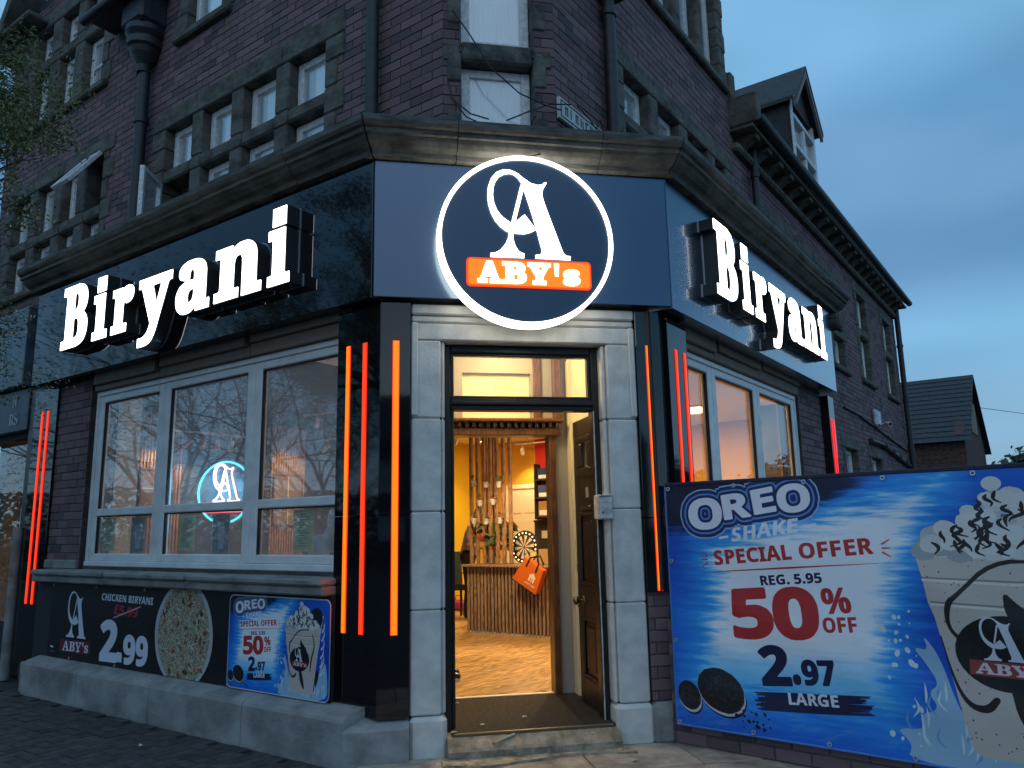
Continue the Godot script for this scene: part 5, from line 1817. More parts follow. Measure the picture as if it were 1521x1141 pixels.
func inside_shell() -> void:
	var room := [[-5.35, -0.43], [-0.16, -0.43], [1.1, -1.74], [1.1, -8.1], [-5.35, -8.1]]
	var mb := MB.new()
	plan(mb, room, 0.0, 0.123)
	var fl := structure("interior_floor", mb, M.floor_wood, FL)
	var planks := []
	for k in 6:
		var p := MB.new()
		p.bev(V(0.0015, -0.006, 0.0015), V(0.1885, 0.0, 1.2185), 0.002)
		var m: StandardMaterial3D = M.floor_wood.duplicate()
		var t := 0.88 + 0.05 * k
		m.albedo_color = Color(0.56 * t, 0.36 * t, 0.16 * t).linear_to_srgb()
		m.uv1_offset = V(k * 0.37, 0.0, k * 0.61)
		planks.append(p.mesh(m))
	for i in 24:
		var x := -3.4 + i * 0.19
		var z: float = -5.6 - (i * 0.41 - floor(i * 0.41 / 1.22) * 1.22)
		while z < -1.0:
			var worst: float = 0.722 * (x + 0.19) + 0.692 * (z + 1.22) + 0.1
			if worst < -0.34 and x + 0.19 < 1.05: put(fl, "plank", planks[rng.randi() % 6], Transform3D(Basis.IDENTITY, V(x, 0.13, z)))
			z += 1.22
	mb = MB.new()
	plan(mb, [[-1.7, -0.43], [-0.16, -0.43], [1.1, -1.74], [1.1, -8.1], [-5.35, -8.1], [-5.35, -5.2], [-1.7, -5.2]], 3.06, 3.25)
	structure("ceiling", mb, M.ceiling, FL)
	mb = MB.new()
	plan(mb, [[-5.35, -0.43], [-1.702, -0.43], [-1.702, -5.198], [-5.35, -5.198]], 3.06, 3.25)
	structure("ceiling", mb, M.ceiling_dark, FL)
	# party wall: dark paint by the window, yellow at the back
	mb = MB.new()
	mb.box(V(-5.5, 0.0, -5.9), V(-5.3, 3.06, -0.45))
	structure("wall_left", mb, M.dark_paint, FL)
	mb = MB.new()
	mb.box(V(-5.5, 0.0, -8.2), V(-5.3, 3.06, -5.902))
	structure("wall_left", mb, M.yellow, FL)
	mb = MB.new()
	mb.box(V(-5.3, 0.0, -8.2), V(1.1, 3.06, -8.0))
	structure("wall_back", mb, M.amber, FL)
	mb = MB.new()
	mb.box(V(0.85, 0.0, -8.2), V(0.9, 3.06, -6.95))
	mb.box(V(0.9, 0.0, -7.0), V(1.15, 3.06, -6.95))
	structure("wall_right", mb, M.amber, FL)
	# linings of the two window walls
	mb = MB.new()
	slab(mb, -5.3, -0.3, 0.123, 3.06, -0.46, -0.442, [Rect2(-4.3, 1.2, 4.02, 1.8)])
	structure("wall_front", mb, M.dark_paint, FL)
	mb = MB.new()
	slab(mb, 0.3, 5.3, 0.123, 3.06, -0.48, -0.462, [Rect2(0.42, 1.2, 3.6, 1.8)])
	structure("wall_side", mb, M.amber, FR)
	mb = MB.new()
	mb.box(V(-4.78, 0.123, -0.78), V(-4.42, 3.05, -0.461))
	structure("wall_return", mb, M.cream, FL)
	# lobby behind the door
	mb = MB.new()
	mb.box(V(1.442, 0.1, -1.07), V(1.5, 3.06, -0.3))
	mb.box(V(1.425, 0.13, -1.068), V(1.441, 2.95, -0.95))
	structure("lobby_wall_right", mb, M.cream, FD)
	mb = MB.new()
	mb.box(V(0.12, 0.1, -1.07), V(0.19, 3.06, -0.3))
	structure("lobby_wall_left", mb, M.cream, FD)
	mb = MB.new()
	slab(mb, 0.12, 1.5, 0.1, 3.06, -1.14, -1.07, [Rect2(0.3, 0.0, 0.98, 2.33), Rect2(0.5, 2.43, 0.61, 0.41)])
	structure("lobby_wall_back", mb, M.grey_paint, FD)
	# timber portal with a toothed cornice, and the pale board in the light above it
	var po := thing("timber_portal", "brown timber inner door case with toothed cornice beyond the lobby", "door case", FD)
	mb = MB.new()
	mb.bev(V(1.253, 0.13, -1.2), V(1.312, 2.3, -1.03), 0.01)
	part(po, "jamb", mb, M.timber)
	mb = MB.new()
	mb.bev(V(0.25, 0.13, -1.2), V(0.33, 2.3, -1.02), 0.01)
	part(po, "jamb", mb, M.timber)
	mb = MB.new()
	mb.bev(V(0.25, 2.28, -1.2), V(1.36, 2.345, -1.0), 0.008)
	mb.bev(V(0.24, 2.39, -1.2), V(1.375, 2.425, -0.95), 0.01)
	part(po, "head", mb, M.timber)
	for k in 18:
		mb = MB.new()
		mb.bev(V(0.27 + k * 0.061, 2.347, -1.06), V(0.30 + k * 0.061, 2.389, -0.985), 0.004)
		part(po, "dentil", mb, M.timber)
	mb = MB.new()
	mb.bev(V(1.13, 2.426, -1.12), V(1.2, 3.05, -1.04), 0.008)
	mb.bev(V(1.3, 2.426, -1.12), V(1.37, 3.05, -1.0), 0.008)
	part(po, "post", mb, M.timber)
	mb = MB.new()
	mb.bev(V(0.47, 2.4, -1.19), V(1.14, 2.86, -1.15), 0.004)
	one("blind_board", "pale yellow board closing the light above the timber door case", "board", mb, M.cream, FD)
	mb = MB.new()
	mb.bev(V(0.25, 0.137, -1.13), V(1.34, 0.145, -1.08), 0.003)
	one("threshold_strip", "pale wooden threshold strip between mat and laminate floor", "threshold", mb, M.white_paint, FD)
	var lp := thing("lobby_lamp", "round white ceiling lamp in the lobby above the mat", "lamp", at(FD, 0.82, 3.055, -0.62))
	mb = MB.new()
	mb.lathe([Vector2(0.0, -0.06), Vector2(0.09, -0.05), Vector2(0.12, -0.02), Vector2(0.125, 0.0)], 20)
	part(lp, "diffuser", mb, M.bulb_warm)
	lamp(lp, V(0, -0.1, 0), Color(1.0, 0.86, 0.6), 0.85, 0.1)
	# square ceiling panels, unseen and added to brighten the shop inside
	for q in [[-0.6, -3.6, "added square ceiling light panel between the window and the counter front", 4.5], [-3.4, -6.6, "added square ceiling light panel behind the timber screen", 6.0], [-0.3, -6.3, "added square ceiling light panel near the side windows, behind the counter", 9.0]]:
		var c := thing("added_ceiling_light", q[2], "ceiling light", at(FL, q[0], 3.058, q[1]), "added ceiling light panels")
		mb = MB.new()
		mb.bev(V(-0.32, -0.02, -0.32), V(0.32, 0.0, 0.32), 0.004)
		part(c, "frame", mb, M.white_metal)
		mb = MB.new()
		mb.box(V(-0.29, -0.026, -0.29), V(0.29, -0.021, 0.29))
		part(c, "added_lit_panel", mb, M.added_lit_panel)
		var la := AreaLight3D.new()
		la.name = "added_panel_light"
		la.area_size = Vector2(0.58, 0.58)
		la.light_color = Color(1.0, 0.83, 0.58)
		la.light_energy = q[3]
		la.shadow_enabled = true
		la.transform = Transform3D(Basis(Vector3.RIGHT, -PI / 2), V(0, -0.04, 0))
		c.add_child(la)


func lamp(parent: Node3D, p: Vector3, c: Color, e: float, size: float) -> void:
	var o := OmniLight3D.new()
	o.name = "lamp_light"
	o.light_color = c
	o.light_energy = e
	o.light_size = size
	o.omni_range = 12.0
	o.omni_attenuation = 2.0
	o.shadow_enabled = true
	o.position = p
	parent.add_child(o, true)


func spot_head(parent: Node3D, p: Vector3, aim: Vector3, e: float, c := Color(1.0, 0.85, 0.6)) -> void:
	# stem, white cylinder head and glowing lens, with its beam
	var h := node(parent, "spot_head", Transform3D(Basis.IDENTITY, p))
	var mb := MB.new()
	mb.tube([V(0, 0.1, 0), V(0, 0.0, 0)], [0.01], 6)
	var d := aim.normalized()
	var b := d * -0.05
	mb.tube([b, b + d * 0.13], [0.036, 0.036], 14, false)
	mb.tube([b, b - d * 0.002], [0.036, 0.0], 14, false)
	mb.tube([b + d * 0.13, b + d * 0.128], [0.036, 0.03], 14, false)
	part(h, "housing", mb, M.white_metal)
	var ln := MB.new()
	ln.tube([b + d * 0.122, b + d * 0.124], [0.03, 0.03], 14)
	part(h, "lamp_lens", ln, M.lamp_lens)
	var s := SpotLight3D.new()
	s.name = "spot_light"
	s.light_color = c
	s.light_energy = e
	s.spot_angle = 42.0
	s.spot_angle_attenuation = 0.6
	s.spot_range = 10.0
	s.spot_attenuation = 2.0
	s.light_size = 0.03
	s.shadow_enabled = true
	h.add_child(s)
	s.transform = Transform3D(Basis.looking_at(d, Vector3.UP if absf(d.y) < 0.95 else Vector3.RIGHT), b + d * 0.14)


func track(label: String, a: Vector3, b: Vector3, heads: Array, hung := 0.0) -> void:
	var t := thing("track_light", label, "track light", FL, "track lights in the shop")
	var mb := MB.new()
	var d := (b - a).normalized()
	var s := d.cross(Vector3.UP).normalized() * 0.018
	var u := V(0, 0.012, 0)
	for q in [[a - s - u, b - s - u, b + s - u, a + s - u], [a + s + u, b + s + u, b - s + u, a - s + u], [a + s - u, b + s - u, b + s + u, a + s + u], [b - s - u, a - s - u, a - s + u, b - s + u]]:
		mb.quad(q[0], q[1], q[2], q[3])
	if hung > 0.0:
		for p in [a.lerp(b, 0.15), a.lerp(b, 0.85)]: mb.tube([p, p + V(0, hung, 0)], [0.006], 6)
	part(t, "track", mb, M.white_metal)
	for h in heads: spot_head(t, h[0], h[1], h[2])


func slat_panel(z0: float, z1: float, label: String) -> void:
	# wall panel of upright oak slats on black felt, on the party wall
	var t := thing("slat_panel", label, "wall panel", at(FL, -5.3, 0.13, 0), "oak slat panels on the party wall")
	var mb := MB.new()
	mb.box(V(0.0, 0.0, z0), V(0.01, 2.88, z1))
	part(t, "felt_backing", mb, M.felt)
	var n := int((z1 - z0) / 0.043)
	var sl := MB.new()
	sl.bev(V(0.01, 0.0, 0.0), V(0.032, 2.88, 0.028), 0.003)
	var m := sl.mesh(M.slat_oak)
	for k in n: put(t, "slat", m, Transform3D(Basis.IDENTITY, V(0, 0, z0 + 0.008 + k * 0.043)))


func framed_print(x: float, y0: float, y1: float, z0: float, z1: float, label: String) -> void:
	var t := thing("framed_print", label, "picture", at(FL, x, 0, 0), "")
	var mb := MB.new()
	for b in [[V(0, y0, z0), V(0.03, y0 + 0.025, z1)], [V(0, y1 - 0.025, z0), V(0.03, y1, z1)], [V(0, y0 + 0.025, z0), V(0.03, y1 - 0.025, z0 + 0.025)], [V(0, y0 + 0.025, z1 - 0.025), V(0.03, y1 - 0.025, z1)]]: mb.bev(b[0], b[1], 0.004)
	part(t, "frame", mb, M.timber)
	mb = MB.new()
	mb.col = Color(0.16, 0.12, 0.12)
	mb.box(V(0.0, y0 + 0.025, z0 + 0.025), V(0.012, y1 - 0.025, z1 - 0.025))
	part(t, "print", mb, M.plain)
	mb = MB.new()
	mb.col = Color(0.5, 0.42, 0.3)
	var zm := (z0 + z1) / 2
	var ym := lerpf(y0, y1, 0.52)
	mb.box(V(0.012, y0 + 0.025, zm - 0.008), V(0.02, y1 - 0.025, zm + 0.008))
	mb.box(V(0.012, ym - 0.008, z0 + 0.025), V(0.019, ym + 0.008, z1 - 0.025))
	part(t, "glazing_bar", mb, M.plain)


func inside_things() -> void:
	# counter with a slatted front
	var t := thing("counter", "service counter with a front of upright brown slats and thin top", "counter", FL)
	var mb := MB.new()
	mb.box(V(-2.9, 0.13, -5.25), V(-0.5, 0.985, -4.69))
	part(t, "body", mb, M.felt)
	mb = MB.new()
	mb.bev(V(-2.97, 0.985, -5.28), V(-0.45, 1.015, -4.6), 0.006)
	part(t, "top", mb, M.slat)
	var sm := []
	for k in 4:
		var s := MB.new()
		s.bev(V(0.0, 0.15, 0.0), V(0.033, 0.984, 0.024), 0.003)
		var m: StandardMaterial3D = M.slat.duplicate()
		var g := 0.9 + 0.08 * k
		m.albedo_color = Color(0.36 * g, 0.26 * g, 0.19 * g).linear_to_srgb()
		sm.append(s.mesh(m))
	for k in 42: put(t, "slat", sm[rng.randi() % 4], Transform3D(Basis.IDENTITY, V(-2.93 + k * 0.058, 0, -4.688)))
	for k in 10: put(t, "slat", sm[rng.randi() % 4], Transform3D(Basis(Vector3.UP, -PI / 2), V(-2.902, 0, -5.25 + k * 0.057)))
	mb = MB.new()
	mb.bev(V(-2.9, 0.13, -4.69), V(-0.5, 0.149, -4.672), 0.003)
	part(t, "kick_strip", mb, M.white_metal)
	# timber screen: posts from counter to ceiling
	t = thing("timber_screen", "screen of rough upright timber posts rising from the counter end", "screen", FL)
	for k in 7:
		mb = MB.new()
		mb.bev(V(0, 1.017, 0), V(0.045, 3.055, 0.045), 0.004)
		part(t, "post", mb, M.rough_timber, Transform3D(Basis.IDENTITY, V(-2.985 + k * 0.112, 0, -4.84)))
	for k in 2:
		mb = MB.new()
		mb.bev(V(0, 1.017, 0), V(0.09, 3.055, 0.03), 0.004)
		part(t, "post", mb, M.rough_timber, Transform3D(Basis.IDENTITY, V(-2.99 + k * 0.125, 0, -5.12)))
	mb = MB.new()
	mb.bev(V(-3.0, 2.99, -5.0), V(-2.25, 3.05, -4.88), 0.004)
	part(t, "top_rail", mb, M.rough_timber)
	# pots on the screen
	var names := ["top row, yellow wall side", "top row, middle", "top row, dartboard side", "middle row, yellow wall side", "middle row, dartboard side", "bottom row, yellow wall side", "bottom row, middle", "bottom row, dartboard side"]
	var spots := [[-2.86, 2.1], [-2.645, 2.08], [-2.42, 2.07], [-2.75, 1.83], [-2.525, 1.84], [-2.86, 1.59], [-2.645, 1.58], [-2.41, 1.59]]
	for k in 8:
		var p := thing("flower_pot", "small white potted plant on the timber screen, " + names[k], "flower pot", at(FL, spots[k][0], spots[k][1] - 0.035, -4.735), "white pots on the timber screen")
		mb = MB.new()
		mb.lathe([Vector2(0.0, 0.0), Vector2(0.03, 0.0), Vector2(0.04, 0.062), Vector2(0.044, 0.064), Vector2(0.044, 0.076), Vector2(0.036, 0.078), Vector2(0.0, 0.07)], 14)
		mb.bev(V(-0.02, 0.02, -0.055), V(0.02, 0.05, -0.03), 0.003)
		part(p, "pot", mb, M.white_metal)
		part(p, "plant", tuft(k, 0.06, 0.09, 18, [Color(0.05, 0.12, 0.02), Color(0.12, 0.2, 0.03), Color(0.3, 0.06, 0.03), Color(0.35, 0.2, 0.04)]), M.leaf, Transform3D(Basis.IDENTITY, V(0, 0.07, 0)))
	var vs := thing("flower_vase", "vase of mixed red and orange flowers behind the timber screen", "vase", at(FL, -2.72, 1.017, -5.0))
	mb = MB.new()
	mb.col = Color(0.4, 0.35, 0.25)
	mb.lathe([Vector2(0.0, 0.0), Vector2(0.07, 0.0), Vector2(0.1, 0.08), Vector2(0.07, 0.17), Vector2(0.055, 0.2), Vector2(0.0, 0.19)], 16)
	part(vs, "vase", mb, M.satin)
	part(vs, "flowers", tuft(44, 0.3, 0.34, 240, [Color(0.04, 0.1, 0.02), Color(0.08, 0.15, 0.03), Color(0.45, 0.05, 0.03), Color(0.5, 0.2, 0.03), Color(0.03, 0.07, 0.02)]), M.leaf, Transform3D(Basis.IDENTITY, V(0, 0.18, 0)))
	dartboard()
	# jars on the counter
	for q in [[-2.06, 0.12, 0.038, Color(0.35, 0.4, 0.42), "small grey glass jar on the counter next to the dartboard"], [-1.955, 0.17, 0.045, Color(0.75, 0.62, 0.3), "tall pale yellow candle jar on the counter next to the orange bag"]]:
		var j := thing("jar", q[4], "jar", at(FL, q[0], 1.016, -4.85))
		mb = MB.new()
		mb.col = q[3]
		mb.lathe([Vector2(0.0, 0.0), Vector2(q[2], 0.0), Vector2(q[2], q[1] * 0.85), Vector2(q[2] * 0.8, q[1] * 0.92), Vector2(0.0, q[1] * 0.92)], 16)
		part(j, "body", mb, M.satin)
		mb = MB.new()
		mb.col = Color(0.5, 0.38, 0.12)
		mb.lathe([Vector2(q[2] * 0.86, q[1] * 0.9), Vector2(q[2] * 0.86, q[1]), Vector2(0.0, q[1])], 14)
		part(j, "lid", mb, M.satin)
	var bk := thing("paper_carton", "kraft carton standing on the counter behind the orange bag", "carton", at(FL, -1.78, 1.016, -4.95))
	mb = MB.new()
	mb.col = Color(0.42, 0.27, 0.12)
	mb.bev(V(-0.11, 0, -0.08), V(0.11, 0.19, 0.08), 0.004)
	part(bk, "box", mb, M.plain)
	mb = MB.new()
	mb.col = Color(0.36, 0.22, 0.1)
	mb.bev(V(-0.11, 0.19, -0.004), V(0.11, 0.195, 0.08), 0.002)
	part(bk, "flap", mb, M.plain)
	orange_bag()
	# back: white door, red wall with shelf, dark unit
	var d := thing("panel_door", "cream six panel door in the amber back wall", "door", at(FL, -4.3, 0.13, -7.999))
	mb = MB.new()
	for b in [[V(-0.42, 0, 0), V(-0.32, 2.14, 0.04)], [V(0.32, 0, 0), V(0.42, 2.14, 0.04)], [V(-0.32, 2.06, 0), V(0.32, 2.14, 0.038)]]: mb.bev(b[0], b[1], 0.006)
	part(d, "frame", mb, M.white_paint)
	mb = MB.new()
	mb.box(V(-0.32, 0.0, 0.0), V(0.32, 2.06, 0.012))
	part(d, "leaf", mb, M.white_paint)
	for y in [[0.2, 0.75], [0.95, 1.5], [1.62, 1.95]]:
		for x in [[-0.25, -0.04], [0.04, 0.25]]:
			mb = MB.new()
			mb.bev(V(x[0], y[0], 0.012), V(x[1], y[1], 0.022), 0.008)
			part(d, "panel", mb, M.white_paint)
	mb = MB.new()
	mb.box(V(-3.95, 1.62, -7.999), V(-1.9, 3.055, -7.9))
	structure("wall_red", mb, M.red_paint, FL)
	mb = MB.new()
	mb.box(V(-3.97, 0.124, -7.999), V(-1.9, 1.615, -7.86))
	mb.bev(V(-3.98, 1.58, -8.0), V(-1.9, 1.618, -7.84), 0.005)
	var un := thing("back_unit", "black panelled unit below the red wall behind the counter", "cabinet", FL)
	part(un, "carcass", mb, M.felt)
	mb = MB.new()
	mb.col = Color(0.5, 0.48, 0.45)
	mb.box(V(-3.82, 1.3, -7.86), V(-3.7, 1.43, -7.857))
	part(un, "notice", mb, M.plain)
	var sh := thing("wall_shelf", "narrow black wall shelf on the red wall holding packets", "shelf", at(FL, -3.72, 0, -7.9))
	mb = MB.new()
	for y in [1.66, 1.98, 2.3]: mb.bev(V(-0.12, y, 0.0), V(0.3, y + 0.02, 0.2), 0.003)
	part(sh, "board", mb, M.felt)
	mb = MB.new()
	mb.bev(V(-0.135, 1.63, 0.0), V(-0.12, 2.6, 0.2), 0.003)
	mb.bev(V(0.3, 1.63, 0.0), V(0.315, 2.6, 0.2), 0.003)
	part(sh, "upright", mb, M.felt)
	var pk := [[2.32, 0.2, Color(0.03, 0.04, 0.12), "dark blue packet on the top board of the wall shelf"], [2.0, 0.22, Color(0.04, 0.06, 0.16), "blue and white packet on the middle board of the wall shelf"], [1.68, 0.26, Color(0.3, 0.18, 0.08), "brown carton on the bottom board of the wall shelf"]]
	for p in pk:
		var k := thing("packet", p[3], "packet", at(FL, -3.64, p[0], -7.8))
		mb = MB.new()
		mb.col = p[2]
		mb.bev(V(-0.15, 0, -0.07), V(0.15, p[1], 0.07), 0.004)
		part(k, "box", mb, M.satin)
		mb = MB.new()
		mb.col = Color(0.6, 0.6, 0.62)
		mb.bev(V(-0.13, 0.02, 0.07), V(0.12, p[1] * 0.4, 0.073), 0.001)
		part(k, "label", mb, M.plain)
	chair()
	var pb := thing("handbag", "small magenta handbag on the floor under the black chair", "bag", at(FL, -4.85, 0.13, -6.8))
	mb = MB.new()
	mb.col = Color(0.38, 0.02, 0.2)
	mb.bev(V(-0.14, 0, -0.08), V(0.14, 0.17, 0.08), 0.04)
	part(pb, "body", mb, M.satin)
	mb = MB.new()
	mb.col = Color(0.38, 0.02, 0.2)
	mb.tube([V(-0.08, 0.16, 0), V(-0.06, 0.24, 0), V(0.06, 0.24, 0), V(0.08, 0.16, 0)], [0.009], 8)
	part(pb, "handle", mb, M.satin)
	# lights
	track("white track with four spots hung near the party wall", V(-4.9, 2.74, -1.45), V(-4.9, 2.74, -2.6), [[V(-4.9, 2.62, -1.66), V(-0.7, -0.8, 0.5), 0.9], [V(-4.9, 2.62, -1.86), V(-0.5, -1, 0), 0.9], [V(-4.9, 2.62, -2.06), V(-0.2, -1, -0.2), 0.9], [V(-4.9, 2.62, -2.26), V(-0.1, -1, 0.1), 0.9]], 0.31)
	track("white track on the ceiling with a single spot above the window seat", V(-4.35, 3.03, -3.0), V(-3.3, 3.03, -3.0), [[V(-4.1, 2.92, -3.0), V(-0.3, -1, 0), 0.5]])
	track("white track hung low with two spots facing the middle slat panel", V(-4.75, 2.76, -3.5), V(-3.6, 2.76, -3.5), [[V(-4.5, 2.65, -3.5), V(-0.9, -0.6, 0.1), 1.2], [V(-4.2, 2.65, -3.5), V(-0.5, -0.9, 0.1), 0.9]], 0.29)
	track("white track with two spots behind the timber screen", V(-4.6, 3.03, -5.95), V(-3.2, 3.03, -5.95), [[V(-4.18, 2.92, -5.95), V(-0.6, -0.8, -0.3), 3.0], [V(-3.64, 2.92, -5.95), V(0.1, -1, 0.2), 3.0]])
	track("white track with three spots along the amber back wall", V(-4.1, 2.95, -7.5), V(-2.2, 2.95, -7.5), [[V(-3.95, 2.84, -7.5), V(-0.2, -1, -0.5), 1.2], [V(-3.3, 2.84, -7.5), V(0.1, -1, -0.5), 1.2], [V(-2.5, 2.84, -7.5), V(0.2, -1, -0.4), 1.2]], 0.1)
	track("added white track with three downlights brightening the floor before the counter", V(-2.2, 3.03, -3.4), V(-0.2, 3.03, -3.4), [[V(-1.9, 2.92, -3.4), V(-0.1, -1, -0.5), 6.0], [V(-1.2, 2.92, -3.4), V(0.1, -1, 0.3), 4.5], [V(-0.5, 2.92, -3.4), V(0.1, -1, 0.3), 4.0]])  # unseen track, added to brighten the floor and counter front
	slat_panel(-1.82, -1.14, "oak slat panel on the dark party wall, nearest the street window")
	slat_panel(-3.78, -3.16, "oak slat panel on the dark party wall, farther from the street")
	framed_print(-5.266, 1.78, 2.3, -1.72, -1.26, "framed print on the slat panel nearest the street window")
	framed_print(-5.266, 1.58, 2.31, -3.73, -3.21, "framed print on the farther oak slat panel")
	neon_sign()
	window_papers()


func tuft(sd: int, r: float, h: float, n: int, cols: Array) -> MB:
	var q := RandomNumberGenerator.new()
	q.seed = sd
	var mb := MB.new()
	for k in n:
		mb.col = cols[q.randi() % cols.size()]
		var d := V(q.randf_range(-1, 1), q.randf_range(0.1, 1.0), q.randf_range(-1, 1))
		var p := V(d.x * r * 0.7, d.y * h, d.z * r * 0.7)
		var s := r * q.randf_range(0.14, 0.34) + 0.006
		var a := V(q.randf_range(-1, 1), q.randf_range(-1, 1), q.randf_range(-1, 1)).normalized() * s
		var b := a.cross(V(q.randf_range(-1, 1), q.randf_range(-1, 1), q.randf_range(-1, 1))).normalized() * s * 0.6
		mb.quad(p - a, p - b, p + a, p + b)
		if k % 5 == 0: mb.tube([V(0, 0, 0), p], [0.003, 0.0015], 4, false)
	return mb


func dartboard() -> void:
	var t := thing("dartboard", "dartboard ringed with little bulbs standing on the counter", "dartboard", FL * Transform3D(Basis(Vector3.RIGHT, -0.08), V(-2.19, 1.235, -4.98)))
	var mb := MB.new()
	mb.lathe([Vector2(0.0, -0.03), Vector2(0.215, -0.03), Vector2(0.22, -0.02), Vector2(0.22, 0.0), Vector2(0.0, 0.0)], 40, Transform3D(Basis(Vector3.RIGHT, PI / 2), Vector3.ZERO))
	part(t, "surround", mb, M.felt)
	for k in 20:
		for ring in [[0.02, 0.09], [0.1, 0.155]]:
			mb = MB.new()
			mb.col = Color(0.7, 0.62, 0.5) if k % 2 == 0 else Color(0.03, 0.02, 0.02)
			var p := PackedVector2Array()
			for s in 4: p.append(Vector2.from_angle(TAU * (k + s / 3.0) / 20) * ring[1])
			for s in 4: p.append(Vector2.from_angle(TAU * (k + 1 - s / 3.0) / 20) * ring[0])
			mb.prism(p, 0.0, 0.006)
			part(t, "sector", mb, M.plain)
		mb = MB.new()
		mb.col = Color(0.5, 0.03, 0.02) if k % 2 == 0 else Color(0.03, 0.2, 0.06)
		var q := PackedVector2Array()
		for s in 4: q.append(Vector2.from_angle(TAU * (k + s / 3.0) / 20) * 0.1)
		for s in 4: q.append(Vector2.from_angle(TAU * (k + 1 - s / 3.0) / 20) * 0.09)
		mb.prism(q, 0.0, 0.007)
		part(t, "treble", mb, M.plain)
		mb = MB.new()
		mb.ball(V(0, 0, 0), V(0.011, 0.011, 0.008), 8)
		var w := TAU * (k + 0.5) / 20
		part(t, "bulb", mb, M.bulb_warm, Transform3D(Basis.IDENTITY, V(cos(w) * 0.188, sin(w) * 0.188, 0.008)))
	mb = MB.new()
	mb.col = Color(0.5, 0.03, 0.02)
	mb.lathe([Vector2(0.019, 0.0), Vector2(0.017, 0.008), Vector2(0.0, 0.009)], 14, Transform3D(Basis(Vector3.RIGHT, PI / 2), Vector3.ZERO))
	part(t, "bull", mb, M.plain)


func orange_bag() -> void:
	var t := thing("delivery_bag", "orange delivery bag with white print hanging askew on the counter front", "bag", FL * Transform3D(Basis(Vector3.FORWARD, 0.5), V(-1.82, 0.9, -4.58)))
	var mb := MB.new()
	mb.col = Color(0.75, 0.16, 0.01)
	var p := PackedVector2Array([Vector2(-0.2, -0.16), Vector2(0.2, -0.17), Vector2(0.17, 0.16), Vector2(-0.15, 0.17)])
	mb.prism(p, -0.05, 0.05)
	part(t, "body", mb, M.cloth)
	mb = MB.new()
	mb.col = Color(0.03, 0.012, 0.008)
	mb.bev(V(-0.205, -0.175, -0.052), V(0.205, -0.158, 0.052), 0.004)
	part(t, "base_trim", mb, M.cloth)
	for z in [0.053, -0.053]:
		mb = MB.new()
		mb.col = Color(0.03, 0.012, 0.008)
		mb.tube([V(-0.08, 0.08, z), V(-0.075, 0.2, z), V(0.0, 0.27, z * 0.6), V(0.075, 0.2, z), V(0.08, 0.08, z)], [0.011], 6)
		part(t, "handle", mb, M.cloth)
	mb = MB.new()
	mb.col = Color(0.8, 0.72, 0.62)
	mb.prism(PackedVector2Array([Vector2(-0.045, -0.05), Vector2(-0.02, -0.05), Vector2(-0.02, 0.0), Vector2(-0.004, 0.0), Vector2(-0.004, -0.05), Vector2(0.008, -0.05), Vector2(0.008, 0.0), Vector2(0.022, 0.0), Vector2(0.022, -0.05), Vector2(0.045, -0.05), Vector2(0.045, 0.01), Vector2(0.055, 0.02), Vector2(0.0, 0.065), Vector2(-0.055, 0.02), Vector2(-0.045, 0.01)]), 0.05, 0.053, Transform3D(Basis.IDENTITY, V(0.06, -0.01, 0)))
	part(t, "house_mark", mb, M.plain)
	mk("print_white", L3(0.8, 0.72, 0.62), 0.7)
	letters(t, "print", "JUST EAT", font("sans"), Rect2(-0.02, -0.115, 0.17, 0.03), 0.0505, 0.002, M.print_white)


func chair() -> void:
	var t := thing("chair", "black padded chair beside the yellow wall, left of the counter", "chair", FL * Transform3D(Basis(Vector3.UP, 0.9), V(-4.25, 0.13, -5.9)))
	var mb := MB.new()
	mb.col = Color(0.03, 0.035, 0.04)
	mb.bev(V(-0.23, 0.42, -0.22), V(0.23, 0.5, 0.24), 0.03)
	part(t, "seat", mb, M.satin)
	mb = MB.new()
	mb.col = Color(0.045, 0.055, 0.06)
	mb.prism(PackedVector2Array([Vector2(-0.22, 0.5), Vector2(-0.16, 0.5), Vector2(-0.24, 1.0), Vector2(-0.29, 1.0)]), -0.21, 0.21, Transform3D(Basis(V(0, 0, 1), Vector3.UP, Vector3.RIGHT), Vector3.ZERO))
	part(t, "backrest", mb, M.satin)
	for s in [[-0.19, -0.18], [0.19, -0.18], [-0.19, 0.2], [0.19, 0.2]]:
		mb = MB.new()
		mb.col = Color(0.012, 0.012, 0.012)
		mb.bev(V(s[0] - 0.018, 0, s[1] - 0.018), V(s[0] + 0.018, 0.43, s[1] + 0.018), 0.003)
		part(t, "leg", mb, M.satin)
	for x in [-0.23, 0.23]:
		mb = MB.new()
		mb.col = Color(0.012, 0.012, 0.012)
		mb.tube([V(x, 0.46, 0.2), V(x, 0.66, 0.2), V(x, 0.66, -0.2)], [0.016], 8)
		part(t, "armrest", mb, M.satin)


